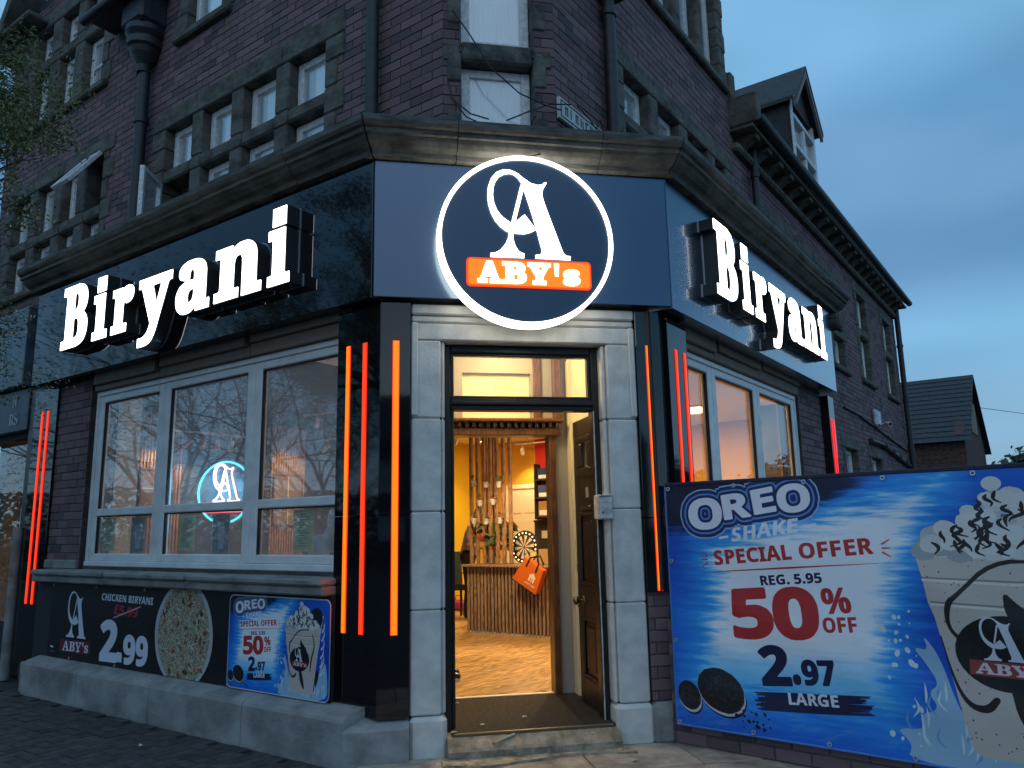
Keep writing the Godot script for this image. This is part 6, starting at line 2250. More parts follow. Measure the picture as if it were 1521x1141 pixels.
func neon_sign() -> void:
	# ring with the swash letter and red name bar, hung behind the middle pane
	var t := thing("neon_sign", "cyan neon ring with pink white letter and red bar behind the middle window", "neon sign", FL * Transform3D(Basis(Vector3.UP, 0.36), V(-2.56, 1.875, -0.62)))
	var mb := MB.new()
	mb.lathe([Vector2(0.31, -0.012), Vector2(0.31, -0.006), Vector2(0.0, -0.006)], 40, Transform3D(Basis(Vector3.RIGHT, PI / 2), Vector3.ZERO))
	part(t, "acrylic_disc", mb, M.acrylic)
	var ring := []
	for k in 49: ring.append(V(cos(TAU * k / 48) * 0.285, sin(TAU * k / 48) * 0.285, 0.01))
	mb = MB.new()
	mb.tube(ring, [0.009], 8, false)
	part(t, "neon_ring", mb, M.neon_cyan)
	mb = MB.new()
	for poly in logo_shapes():
		var p := []
		for v in poly: p.append(V(v.x * 0.47 - 0.125, v.y * 0.52 - 0.085, 0.012))
		p.append(p[0])
		mb.tube(p, [0.0075], 6, false)
	part(t, "neon_letter", mb, M.neon_white)
	mb = MB.new()
	var q := round_rect(-0.215, -0.185, 0.215, -0.095, 0.02)
	var path := []
	for v in q: path.append(V(v.x, v.y, 0.012))
	path.append(path[0])
	mb.tube(path, [0.006], 6, false)
	part(t, "neon_bar", mb, M.neon_red)
	letters(t, "neon_name", "ABY's", font("serif"), Rect2(-0.19, -0.17, 0.38, 0.062), 0.008, 0.008, M.neon_red)
	var wire := MB.new()
	for x in [-0.15, 0.15]: wire.tube([V(x, 0.27, 0), V(x, 1.17, 0)], [0.002], 4)
	part(t, "hanging_wire", wire, M.cable)
	lamp(t, V(0, 0.02, 0.06), Color(0.35, 0.8, 1.0), 0.3, 0.2)


func window_papers() -> void:
	var z := -0.288
	var green := [["at the neighbouring shop's end of the window", -4.12, -3.87], ["in the middle light of the window", -2.75, -2.5], ["in the window light next to the door", -1.145, -0.9]]
	for g in green:
		var t := thing("window_notice", "pale green printed notice taped " + g[0], "notice", at(FL, g[1], 1.345, z), "green notices in the window")
		var mb := MB.new()
		mb.col = Color(0.36, 0.42, 0.12)
		mb.box(V(0, 0, -0.001), V(g[2] - g[1], 0.325, 0.0))
		part(t, "paper", mb, M.plain)
		var ink := MB.new()
		ink.col = Color(0.09, 0.12, 0.04)
		for k in 13:
			var w := 0.05 if k > 1 else 0.09
			var x := 0.06 + (k % 3) * 0.005
			ink.box(V(x if k > 1 else 0.08, 0.28 - k * 0.02, 0.0), V(x + w + (k * 7 % 5) * 0.018, 0.287 - k * 0.02 + (0.006 if k < 2 else 0.0), 0.0008))
		part(t, "print", ink, M.plain)
	for g in [["in the light at the neighbouring shop's end", -3.58, -3.32], ["in the middle light, under the neon sign", -2.24, -1.98]]:
		var t := thing("window_poster", "dark drink poster stuck " + g[0], "poster", at(FL, g[1], 1.315, z), "dark posters in the window")
		var mb := MB.new()
		mb.col = Color(0.4, 0.4, 0.4)
		mb.box(V(0, 0, -0.002), V(g[2] - g[1], 0.355, -0.001))
		part(t, "border", mb, M.plain)
		mb = MB.new()
		mb.col = Color(0.025, 0.025, 0.03)
		mb.box(V(0.01, 0.01, -0.001), V(g[2] - g[1] - 0.01, 0.345, 0.0))
		part(t, "paper", mb, M.plain)
		mb = MB.new()
		mb.col = Color(0.36, 0.36, 0.36)
		mb.prism(PackedVector2Array([Vector2(0.11, 0.05), Vector2(0.17, 0.05), Vector2(0.2, 0.2), Vector2(0.08, 0.2)]), 0.0, 0.0008)
		for k in 9: mb.prism(round_rect(0.085 + (k % 3) * 0.035, 0.2 + (k / 3) * 0.025, 0.115 + (k % 3) * 0.035, 0.228 + (k / 3) * 0.025, 0.01), 0.0, 0.001 + k * 0.0001)
		part(t, "drink_print", mb, M.plain)
	var w := thing("food_wrap", "pale crumpled food wrap with red patches on the inner window ledge", "food wrap", at(FL, -1.05, 1.216, -0.62))
	var mb := MB.new()
	mb.col = Color(0.5, 0.42, 0.36)
	mb.ball(V(0, 0.06, 0), V(0.1, 0.06, 0.07), 12)
	part(w, "paper", mb, M.cloth)
	mb = MB.new()
	mb.col = Color(0.35, 0.08, 0.05)
	mb.ball(V(0.02, 0.085, 0.02), V(0.05, 0.03, 0.04), 10)
	part(w, "filling", mb, M.cloth)
	var lg := MB.new()
	lg.bev(V(-4.3, 1.17, -0.75), V(-0.35, 1.215, -0.462), 0.006)
	one("window_ledge", "dark timber ledge running along the inside of the neon window", "ledge", lg, M.timber, FL)


# ---------------------------------------------------------------- people: one smooth skin round a skeleton of tapered bones
func skin(mb: MB, bones: Array, cell: float, soft: float) -> void:
	# bones: [a, b, radius at a, radius at b, colour]; surface nets on a grid round them
	var lo := Vector3.INF
	var hi := -Vector3.INF
	for b in bones:
		var r := maxf(b[2], b[3]) + cell * 2.0
		lo = lo.min(b[0] - Vector3.ONE * r).min(b[1] - Vector3.ONE * r)
		hi = hi.max(b[0] + Vector3.ONE * r).max(b[1] + Vector3.ONE * r)
	var n := Vector3i(((hi - lo) / cell).ceil()) + Vector3i.ONE
	var field := PackedFloat32Array()
	field.resize(n.x * n.y * n.z)
	field.fill(1.0)
	# each bone only touches the grid round it; a soft minimum joins them
	for b in bones:
		var a: Vector3 = b[0]
		var e: Vector3 = b[1]
		var r := maxf(b[2], b[3]) + soft + cell * 2.0
		var p0 := Vector3i(((a.min(e) - Vector3.ONE * r - lo) / cell).floor()).clamp(Vector3i.ZERO, n - Vector3i.ONE)
		var p1 := Vector3i(((a.max(e) + Vector3.ONE * r - lo) / cell).ceil()).clamp(Vector3i.ZERO, n - Vector3i.ONE)
		var ax := e - a
		var l2 := maxf(ax.length_squared(), 1e-8)
		for k in range(p0.z, p1.z + 1):
			for j in range(p0.y, p1.y + 1):
				for i in range(p0.x, p1.x + 1):
					var p := lo + V(i, j, k) * cell
					var t := clampf((p - a).dot(ax) / l2, 0.0, 1.0)
					var d := p.distance_to(a + ax * t) - lerpf(b[2], b[3], t)
					var at_ := i + n.x * (j + n.y * k)
					var o := field[at_]
					if d - o > soft: continue
					if o - d > soft:
						field[at_] = d
						continue
					var h := clampf(0.5 + 0.5 * (o - d) / soft, 0.0, 1.0)
					field[at_] = lerpf(o, d, h) - soft * h * (1.0 - h)
	var made := {}
	var pts := PackedVector3Array()
	var sx := 1
	var sy := n.x
	var sz := n.x * n.y
	var off := [0, sx, sy, sx + sy, sz, sx + sz, sy + sz, sx + sy + sz]
	var edges := [[0, 1], [2, 3], [4, 5], [6, 7], [0, 2], [1, 3], [4, 6], [5, 7], [0, 4], [1, 5], [2, 6], [3, 7]]
	for k in n.z - 1:
		for j in n.y - 1:
			for i in n.x - 1:
				var base := i + sy * j + sz * k
				var f0 := field[base] < 0.0
				var mixed := false
				for o in 7:
					if (field[base + off[o + 1]] < 0.0) != f0:
						mixed = true
						break
				if not mixed: continue
				var m := Vector3.ZERO
				var c := 0
				for e in edges:
					var va := field[base + off[e[0]]]
					var vb := field[base + off[e[1]]]
					if (va < 0.0) == (vb < 0.0): continue
					var t := va / (va - vb)
					var pa := V(e[0] & 1, (e[0] >> 1) & 1, e[0] >> 2)
					var pb := V(e[1] & 1, (e[1] >> 1) & 1, e[1] >> 2)
					m += pa.lerp(pb, t)
					c += 1
				made[base] = pts.size()
				pts.append(lo + (V(i, j, k) + m / c) * cell)
	var norm := PackedVector3Array()
	norm.resize(pts.size())
	var faces := []
	for base in made:
		var k: int = base / sz
		var j: int = (base - k * sz) / sy
		var i: int = base - k * sz - j * sy
		for ax in [[sx, sy, sz, i, j, k], [sy, sz, sx, j, k, i], [sz, sx, sy, k, i, j]]:
			if ax[4] == 0 or ax[5] == 0: continue
			var va: bool = field[base] < 0.0
			var vb: bool = field[base + ax[0]] < 0.0
			if va == vb: continue
			var q := [base, base - ax[1], base - ax[1] - ax[2], base - ax[2]]
			var ok := true
			for w in q:
				if not made.has(w): ok = false
			if not ok: continue
			var f := [made[q[0]], made[q[1]], made[q[2]], made[q[3]]]
			if not va: f.reverse()
			faces.append(f)
	for f in faces:
		var nn := (pts[f[2]] - pts[f[0]]).cross(pts[f[3]] - pts[f[1]])
		for w in f: norm[w] += nn
	var cols := PackedColorArray()
	for p in pts:
		var best := INF
		var c := Color.WHITE
		for b in bones:
			var ax: Vector3 = b[1] - b[0]
			var t := clampf((p - b[0]).dot(ax) / maxf(ax.length_squared(), 1e-8), 0.0, 1.0)
			var d: float = p.distance_to(b[0] + ax * t) - lerpf(b[2], b[3], t)
			if d < best:
				best = d
				c = b[4]
		cols.append(c)
	for f in faces:
		for tri in [[0, 2, 1], [0, 3, 2]]:
			for w in tri:
				mb.v.append(pts[f[w]]); mb.n.append(norm[f[w]].normalized()); mb.c.append(cols[f[w]]); mb.t.append(Vector2.ZERO)


func figure(o: Dictionary) -> Array:
	# a standing figure facing +z, feet at y 0, 1.7 m tall before scaling
	var top: Color = o.top
	var leg: Color = o.leg
	var skin_c := Color(0.34, 0.19, 0.12)
	var hair: Color = o.get("hair", Color(0.015, 0.012, 0.01))
	var stoop: float = o.get("stoop", 0.0)
	var b := []
	var hip := V(0, 0.93, 0)
	var chest := V(0, 1.26, 0.02 + stoop * 0.3)
	var neck := V(0, 1.42, 0.0 + stoop * 0.55)
	var head := V(0, 1.585, 0.03 + stoop * 0.9)
	if stoop > 0.0: head.y -= stoop * 0.12
	b.append([hip + V(-0.06, 0, 0), hip + V(0.06, 0, 0), 0.12, 0.12, leg])
	b.append([hip + V(0, 0.06, 0), chest, 0.125, 0.14, top])
	b.append([chest + V(-0.08, 0.02, 0), chest + V(0.08, 0.02, 0), 0.115, 0.115, top])
	b.append([chest + V(-0.15, 0.11, -0.005), chest + V(0.15, 0.11, -0.005), 0.065, 0.065, top])
	b.append([neck + V(0, -0.02, -0.01), neck + V(0, 0.06, 0.0), 0.058, 0.054, skin_c])
	b.append([head + V(0, 0.02, -0.015), head + V(0, 0.045, 0.01), 0.093, 0.09, skin_c])
	b.append([head + V(0, -0.06, 0.03), head + V(0, -0.085, 0.045), 0.06, 0.04, skin_c])
	b.append([head + V(0, 0.0, 0.095), head + V(0, -0.025, 0.112), 0.012, 0.016, skin_c])
	for s in [-1.0, 1.0]: b.append([head + V(s * 0.088, 0.015, -0.005), head + V(s * 0.094, -0.02, -0.005), 0.014, 0.012, skin_c])
	if o.get("hood", false):
		b.append([head + V(0, 0.05, -0.03), head + V(0, -0.09, -0.06), 0.115, 0.1, top])
		b.append([neck + V(0, 0.02, -0.03), chest + V(0, 0.12, -0.03), 0.11, 0.13, top])
	else:
		b.append([head + V(0, 0.06, -0.025), head + V(0, 0.02, -0.05), 0.094, 0.086, hair])
	for s in [-1.0, 1.0]:
		var sh := chest + V(s * 0.185, 0.115, -0.005)
		var el: Vector3 = sh + (o.upper[0] if s < 0 else o.upper[1])
		var wr: Vector3 = el + (o.fore[0] if s < 0 else o.fore[1])
		var mid := sh.lerp(el, 0.62)
		b.append([sh, mid, 0.06, 0.052, top])
		b.append([mid, el, 0.042 if not o.get("sleeves", false) else 0.05, 0.04, skin_c if not o.get("sleeves", false) else top])
		b.append([el, wr, 0.04 if not o.get("sleeves", false) else 0.046, 0.027, skin_c if not o.get("sleeves", false) else top])
		var fx: float = o.get("foot_turn", 0.15) * s
		var hp := V(s * 0.09, 0.9, 0)
		var kn := V(s * 0.1, 0.49, 0.025)
		var an := V(s * 0.105, 0.09, -0.02)
		an.z += o.get("ahead", 0.0); kn.z += o.get("ahead", 0.0) * 0.5
		if o.has("stride"): an += V(0, 0, o.stride * s); kn += V(0, 0, o.stride * s * 0.5)
		b.append([hp, kn, 0.095, 0.062, leg])
		b.append([kn, an, 0.062, 0.05 if not o.get("baggy", false) else 0.062, leg])
		if not o.get("shoes_apart", false): b.append([an + V(0, -0.045, 0.0), an + V(fx * 0.4, -0.055, 0.17), 0.04, 0.032, Color(0.02, 0.02, 0.02)])
	return b


func hand_bones(wrist: Vector3, along: Vector3, side: Vector3, c: Color) -> Array:
	# palm, four curled fingers of unequal length and a thumb from the palm's side
	var d := along.normalized()
	var s := (side - d * side.dot(d)).normalized()
	var curl := d.cross(s)
	var b := [[wrist, wrist + d * 0.03, 0.024, 0.028, c], [wrist + d * 0.03 - s * 0.018, wrist + d * 0.075 - s * 0.026, 0.018, 0.014, c], [wrist + d * 0.03 + s * 0.018, wrist + d * 0.075 + s * 0.026, 0.018, 0.014, c]]
	var long := [0.036, 0.042, 0.04, 0.03]
	for k in 4:
		var root := wrist + d * 0.075 + s * (-0.03 + 0.02 * k)
		var j1: Vector3 = root + (d * 0.9 + curl * 0.35).normalized() * long[k]
		var j2: Vector3 = j1 + (d * 0.5 + curl * 0.8).normalized() * long[k] * 0.75
		b.append([root, j1, 0.0095, 0.0088, c])
		b.append([j1, j2, 0.0088, 0.0078, c])
	var t0 := wrist + d * 0.025 - s * 0.028
	var t1 := t0 + (d * 0.7 - s * 0.7 + curl * 0.2).normalized() * 0.04
	b.append([t0, t1, 0.013, 0.0105, c])
	b.append([t1, t1 + (d * 0.9 - s * 0.2 + curl * 0.4).normalized() * 0.03, 0.0105, 0.009, c])
	return b


func person(label: String, xf: Transform3D, k: float, o: Dictionary, hands: Array) -> Node3D:
	var t := thing("person", label, "person", xf * Transform3D(Basis.from_scale(Vector3.ONE * k), Vector3.ZERO))
	var mb := MB.new()
	skin(mb, figure(o), 0.02, 0.035)
	var sc := Color(0.34, 0.19, 0.12)
	for s in hands:
		var i := 0 if s < 0 else 1
		var chest := V(0, 1.26, 0.02 + o.get("stoop", 0.0) * 0.3)
		var wr: Vector3 = chest + V(s * 0.185, 0.115, -0.005) + o.upper[i] + o.fore[i]
		skin(mb, hand_bones(wr, o.fore[i], V(-s, 0.3, 0.2), sc), 0.0045, 0.006)
	part(t, "body", mb, M.cloth)
	return t


func people() -> void:
	# behind the screen: beige shirt, black trousers, hands together in front
	person("person in beige T-shirt and black trousers standing behind the timber screen", FL * Transform3D(Basis(Vector3.UP, 2.1), V(-3.95, 0.13, -5.95)), 1.0, {"top": Color(0.5, 0.42, 0.35), "leg": Color(0.012, 0.012, 0.014), "upper": [V(-0.07, -0.27, -0.04), V(0.07, -0.27, -0.04)], "fore": [V(0.14, -0.04, 0.2), V(-0.14, -0.04, 0.2)], "stoop": 0.22}, [-1.0, 1.0])
	# just inside, left of the doorway: mostly hidden, trouser leg and shoe in view
	var p := person("person in black trousers and black and white sneakers just inside the doorway", FL * Transform3D(Basis(Vector3.UP, 2.32), V(-1.13, 0.13, -1.85)), 1.03, {"top": Color(0.03, 0.03, 0.035), "leg": Color(0.010, 0.010, 0.012), "upper": [V(-0.04, -0.28, -0.06), V(0.04, -0.28, -0.06)], "fore": [V(0.0, -0.24, -0.02), V(0.0, -0.24, -0.02)], "sleeves": true, "baggy": true, "shoes_apart": true, "ahead": 0.1}, [-1.0, 1.0])
	for s in [-1.0, 1.0]: sneaker(p, V(s * 0.105, 0.0, 0.08))
	person("person in pale grey hooded top seen from behind through the window by the door", FL * Transform3D(Basis(Vector3.UP, 3.6), V(-1.98, 0.13, -1.42)), 0.93, {"top": Color(0.34, 0.34, 0.32), "leg": Color(0.03, 0.03, 0.04), "upper": [V(-0.08, -0.27, 0.02), V(0.08, -0.27, 0.02)], "fore": [V(0.05, -0.1, 0.2), V(-0.05, -0.1, 0.2)], "sleeves": true, "hood": true, "stoop": 0.2}, [-1.0, 1.0])


func sneaker(parent: Node3D, at_: Vector3) -> void:
	var mb := MB.new()
	var white := Color(0.62, 0.6, 0.56)
	var black := Color(0.014, 0.014, 0.015)
	var b := [[V(0, 0.06, -0.055), V(0, 0.055, 0.02), 0.04, 0.042, white], [V(0, 0.055, 0.02), V(0, 0.05, 0.1), 0.042, 0.04, white], [V(0, 0.048, 0.13), V(0, 0.04, 0.185), 0.039, 0.033, black], [V(0, 0.1, -0.05), V(0, 0.12, -0.045), 0.042, 0.046, black], [V(0, 0.09, 0.0), V(0, 0.085, 0.06), 0.028, 0.022, white]]
	for s in [-1.0, 1.0]:
		b.append([V(s * 0.036, 0.05, -0.02), V(s * 0.037, 0.065, 0.06), 0.01, 0.008, black])
		b.append([V(s * 0.03, 0.06, 0.075), V(s * 0.03, 0.085, 0.04), 0.012, 0.01, black])
	skin(mb, b, 0.008, 0.012)
	var sh := part(parent, "sneaker", mb, M.satin, Transform3D(Basis.IDENTITY, at_))
	var so := MB.new()
	so.col = white
	var p := PackedVector2Array()
	for k in 20:
		var w := TAU * k / 20
		p.append(Vector2(cos(w) * 0.047, 0.07 + sin(w) * 0.15))
	so.prism(p, 0.0, 0.028, Transform3D(Basis(Vector3.RIGHT, V(0, 0, 1), V(0, 1, 0)), Vector3.ZERO))
	part(sh, "sole", so, M.satin)
	var lc := MB.new()
	lc.col = black
	for k in 4: lc.tube([V(-0.025, 0.105 - k * 0.006, 0.0 + k * 0.024), V(0, 0.12 - k * 0.007, 0.004 + k * 0.024), V(0.025, 0.105 - k * 0.006, 0.0 + k * 0.024)], [0.005], 5)
	part(sh, "laces", lc, M.satin)


# ---------------------------------------------------------------- fittings on the fronts, litter
func facade_fittings() -> void:
	var t := thing("street_sign", "weathered white street name plate with a black edge on the upper side wall", "sign", at(FR, -0.45, 4.77, -0.70))
	var mb := MB.new()
	mb.col = Color(0.5, 0.5, 0.48)
	mb.bev(V(0, 0, -0.01), V(0.86, 0.19, 0.02), 0.004)
	part(t, "plate", mb, M.satin)
	mb = MB.new()
	mb.col = Color(0.02, 0.02, 0.025)
	for b in [[0.02, 0.02, 0.84, 0.03], [0.02, 0.16, 0.84, 0.17], [0.02, 0.03, 0.03, 0.16], [0.83, 0.03, 0.84, 0.16]]: mb.box(V(b[0], b[1], 0.02), V(b[2], b[3], 0.023))
	for k in 9:
		var x := 0.09 + k * 0.082
		mb.box(V(x, 0.055, 0.02), V(x + 0.014, 0.135, 0.0225))
		if k % 2 == 0: mb.box(V(x + 0.014, 0.12, 0.02), V(x + 0.045, 0.135, 0.0224))
		if k % 3 != 1: mb.box(V(x + 0.03, 0.055, 0.02), V(x + 0.044, 0.12, 0.0225))
	part(t, "worn_lettering", mb, M.plain)
	# loose cables across the corner window
	var lines := [[V(0.32, 5.62, -0.05), V(0.45, 5.42, -0.04), V(0.62, 5.12, -0.02), V(0.85, 4.9, 0.0), V(1.05, 4.82, 0.0), V(1.2, 4.8, -0.03)], [V(0.3, 4.85, -0.05), V(0.45, 4.68, 0.02), V(0.58, 4.6, 0.1)], [V(0.72, 4.6, 0.1), V(0.9, 4.72, 0.04), V(1.1, 4.84, -0.02), V(1.3, 4.9, -0.1)], [V(0.28, 5.02, -0.08), V(0.33, 4.82, -0.06), V(0.42, 4.66, 0.0), V(0.5, 4.58, 0.08)]]
	var names := ["black cable sagging across the corner window from its upper pane", "black cable dropping beside the corner window to the cornice", "black cable rising from the cornice towards the street name plate", "black cable drooping over the brick left of the corner window"]
	for k in lines.size():
		mb = MB.new()
		mb.tube(lines[k], [0.006], 6)
		one("loose_cable", names[k], "cable", mb, M.cable, FD, "cables at the corner window")
	mb = MB.new()
	mb.tube([V(0.12, 4.9, -0.66), V(0.16, 5.0, -0.64), V(0.24, 4.85, -0.64), V(0.3, 4.62, -0.5)], [0.006], 6)
	mb.tube([V(-0.2, 4.98, -0.66), V(0.0, 4.93, -0.65), V(0.12, 4.9, -0.66)], [0.006], 6)
	one("loose_cable", "black cable looped over the street name plate", "cable", mb, M.cable, FR, "cables at the corner window")
	# things on the side wall
	t = thing("alarm_box", "white alarm box high on the side wall between tall windows", "alarm", at(FR, 11.1, 3.3, -0.715))
	mb = MB.new()
	mb.bev(V(-0.2, 0, 0), V(0.2, 0.34, 0.1), 0.04)
	part(t, "case", mb, M.white_metal)
	mb = MB.new()
	mb.col = Color(0.2, 0.22, 0.25)
	mb.bev(V(-0.08, 0.02, 0.1), V(0.08, 0.06, 0.115), 0.006)
	part(t, "strobe", mb, M.satin)
	t = thing("camera_box", "small white security camera beside the alarm box", "camera", at(FR, 11.75, 3.42, -0.715))
	mb = MB.new()
	mb.tube([V(0, 0, 0), V(0, 0, 0.12)], [0.02], 8)
	mb.tube([V(-0.02, 0.0, 0.1), V(-0.16, -0.03, 0.2)], [0.045, 0.05], 12)
	part(t, "housing", mb, M.white_metal)
	mb = MB.new()
	mb.tube([V(-0.16, -0.03, 0.2), V(-0.163, -0.031, 0.202)], [0.035], 10)
	part(t, "lens", mb, M.cable)
	for q in [[V(8.6, 3.42, -0.7), V(9.6, 3.4, -0.7), V(14.4, 3.05, -0.7), 0.02, "thin black pipe sloping along the side wall under the alarm box"], [V(10.4, 2.98, -0.68), V(11.5, 2.98, -0.68), V(14.4, 2.7, -0.68), 0.05, "thick dark drain pipe above the far ground floor window"]]:
		mb = MB.new()
		mb.tube([q[0], q[1], q[2]], [q[3]], 8)
		for k in 4: mb.tube([q[1].lerp(q[2], k / 4.0 + 0.05), q[1].lerp(q[2], k / 4.0 + 0.065)], [q[3] * 1.5], 8)
		one("wall_pipe", q[4], "pipe", mb, M.iron, FR)
	t = thing("vent", "dark round vent on the side wall next to the down pipe", "vent", at(FR, 4.0, 5.45, -0.715))
	mb = MB.new()
	mb.lathe([Vector2(0.1, 0.0), Vector2(0.1, 0.04), Vector2(0.08, 0.05), Vector2(0.0, 0.03)], 12, Transform3D(Basis(Vector3.RIGHT, PI / 2), Vector3.ZERO))
	part(t, "cowl", mb, M.iron)
	# litter
	t = thing("paper_roll", "thin rolled paper wrapper lying across the stone door step", "litter", FD * Transform3D(Basis(Vector3.UP, 0.5) * Basis(Vector3.FORWARD, -0.12), V(0.63, 0.105, 0.075)))
	mb = MB.new()
	mb.col = Color(0.5, 0.46, 0.33)
	mb.tube([V(-0.085, 0, 0), V(0.085, 0.004, 0)], [0.009, 0.011], 8)
	part(t, "roll", mb, M.cloth)
	mb = MB.new()
	mb.col = Color(0.3, 0.25, 0.16)
	mb.tube([V(-0.1, 0.0, 0), V(-0.084, 0, 0)], [0.007], 8)
	part(t, "torn_end", mb, M.cloth)
	var bits := [[FD, V(0.3, 0.137, -0.03), 0.026, "white paper scrap at the left end of the mat edge"], [FD, V(0.85, 0.137, -0.35), 0.022, "crumpled pale scrap near the middle of the entrance mat"], [FD, V(0.42, 0.137, -0.92), 0.016, "small white scrap at the far left of the entrance mat"], [FD, V(0.52, 0.137, -0.2), 0.018, "grey scrap on the near left of the entrance mat"], [FD, V(1.24, 0.1, 0.07), 0.013, "small white scrap on the right of the door step"], [FD, V(1.42, 0.004, 0.42), 0.026, "white scrap on the flagstone before the right pilaster"], [FL, V(-1.75, 0.002, 0.52), 0.03, "white crumpled scrap on the block paving below the rice banner"]]
	for b in bits:
		mb = MB.new()
		mb.col = Color(0.62, 0.6, 0.54)
		var q := RandomNumberGenerator.new()
		q.seed = int(b[2] * 10000) + 3
		var pts := []
		for k in 9: pts.append(V(cos(TAU * k / 9) * q.randf_range(0.5, 1.2), q.randf_range(0.05, 0.5), sin(TAU * k / 9) * q.randf_range(0.4, 0.9)) * b[2])
		for k in 9:
			mb.tri(V(0, 0.5, 0) * b[2], pts[k], pts[(k + 1) % 9])
			mb.tri(V(0, 0.0, 0), pts[(k + 1) % 9], pts[k])
		one("litter_scrap", b[3], "litter", mb, M.cloth, at(b[0], b[1].x, b[1].y, b[1].z), "scraps of litter")


# ---------------------------------------------------------------- neighbours
func neighbours() -> void:
	# next shop along the left front
	var t := thing("neighbour_shop", "neighbouring shopfront in dark grey with a pale blue fascia and chalk boards", "shop", FL)
	var mb := MB.new()
	slab(mb, -9.5, -5.56, 0.0, 4.3, -0.5, -0.3, [Rect2(-9.3, 0.55, 3.45, 2.1)])
	part(t, "wall", mb, M.dark_paint)
	mb = MB.new()
	mb.bev(V(-9.4, 3.24, -0.3), V(-5.9, 4.2, -0.12), 0.01)
	mb.col = Color.WHITE
	mk("pale_fascia", L3(0.10, 0.15, 0.19), 0.35, {"tex": "blotch", "scale": 0.8})
	mk("blue_fascia", L3(0.035, 0.06, 0.10), 0.4, {"tex": "blotch", "scale": 0.8})
	mk("chalk", L3(0.4, 0.42, 0.44), 0.8)
	part(t, "fascia", mb, M.pale_fascia)
	mb = MB.new()
	mb.bev(V(-9.4, 2.72, -0.3), V(-5.86, 3.22, -0.2), 0.01)
	var fs := part(t, "lower_fascia", mb, M.blue_fascia)
	letters(fs, "lettering", "N", font("serif"), Rect2(-6.28, 3.02, 0.12, 0.14), -0.2, 0.006, M.chalk)
	letters(fs, "lettering", "RS", font("serif"), Rect2(-6.34, 2.8, 0.24, 0.14), -0.2, 0.006, M.chalk)
	mb = MB.new()
	mb.bev(V(-5.86, 0.0, -0.34), V(-5.56, 3.2, -0.22), 0.02)
	part(t, "pier", mb, M.door_black)
	mb = MB.new()
	mb.box(V(-9.3, 0.55, -0.46), V(-5.85, 2.65, -0.45))
	part(t, "pane", mb, M.glass)
	mb = MB.new()
	mb.box(V(-9.4, 0.1, -1.6), V(-5.6, 2.7, -1.5))
	part(t, "back_wall", mb, M.dark_paint)
	for b in [[1.98, 2.5], [1.62, 1.94]]:
		mb = MB.new()
		mb.bev(V(-6.5, b[0], -0.5), V(-5.88, b[1], -0.47), 0.006)
		var bd := part(t, "chalk_board", mb, M.felt)
		for k in 3:
			var ln := MB.new()
			ln.box(V(-6.4 + 0.05 * k, b[1] - 0.1 - k * 0.12, -0.47), V(-5.96, b[1] - 0.06 - k * 0.12, -0.467))
			part(bd, "chalk_line", ln, M.chalk)
	mb = MB.new()
	mb.bev(V(-6.45, 1.5, -0.47), V(-6.05, 1.85, -0.462), 0.003)
	part(t, "notice", mb, M.curtain_or_sheen)
	mb = MB.new()
	mb.bev(V(-6.9, 1.05, -1.2), V(-6.2, 1.25, -1.1), 0.02)
	var ls := part(t, "lit_shelf_lamp", mb, M.bulb_warm)
	lamp(ls, V(-6.5, 1.15, -1.0), Color(1.0, 0.75, 0.35), 0.6, 0.1)
	mb = MB.new()
	mb.tube([V(-5.62, 0.0, -0.12), V(-5.62, 1.6, -0.12)], [0.055], 10)
	part(t, "downpipe", mb, M.sill_stone)
	# gabled house farther along the side street
	t = thing("gabled_house", "brick house with a dark slate roof beyond the end of the side wall", "house", FR)
	var z := -0.5
	var hw := [Rect2(26.3, 5.0, 0.7, 1.0), Rect2(28.4, 4.7, 0.9, 1.4), Rect2(26.2, 1.2, 1.0, 1.6), Rect2(29.0, 1.2, 1.0, 1.6)]
	mb = MB.new()
	slab(mb, 24.7, 31.8, 0.0, 4.3, z - 0.3, z, [hw[2], hw[3]])
	mb.prism(PackedVector2Array([Vector2(24.7, 4.302), Vector2(31.8, 4.302), Vector2(28.25, 6.75)]), z - 0.3, z)
	mb.box(V(24.7, 0.0, z - 9.0), V(25.0, 4.15, z - 0.301))
	mb.box(V(31.5, 0.0, z - 9.0), V(31.8, 4.15, z - 0.301))
	mk("far_brick", L3(0.12, 0.062, 0.055), 0.9, {"tex": "soot", "scale": 0.9, "bump": "bump"})
	part(t, "wall", mb, M.far_brick)
	for s in [[24.4, 4.05, 28.25, 6.85], [32.1, 4.05, 28.25, 6.85]]:
		var a := V(s[0], s[1], 0)
		var b := V(s[2], s[3], 0)
		for k in 14:
			mb = MB.new()
			var p := a.lerp(b, k / 14.0) + V(0, 0.02, 0)
			var q := a.lerp(b, (k + 1.15) / 14.0) - V(0, 0.01, 0)
			if k == 13: q = b
			for pair in [[p, q]]:
				mb.quad(pair[0] + V(0, 0, z + 0.2), pair[0] + V(0, 0, z - 9), pair[1] + V(0, 0, z - 9), pair[1] + V(0, 0, z + 0.2))
				mb.quad(pair[0] + V(0, -0.08, z + 0.2), pair[0] + V(0, 0, z + 0.2), pair[1] + V(0, 0, z + 0.2), pair[1] + V(0, -0.08, z + 0.2))
			part(t, "slate_course", mb, M.slate_panel_roof)
	for r in [hw[2], hw[3]]:
		glazed(t, FR.affine_inverse() * FR, r.position.x, r.end.x, r.position.y, r.end.y, z - 0.1, {"fw": 0.08, "curtain_or_sheen": [0.0, 1.0]})
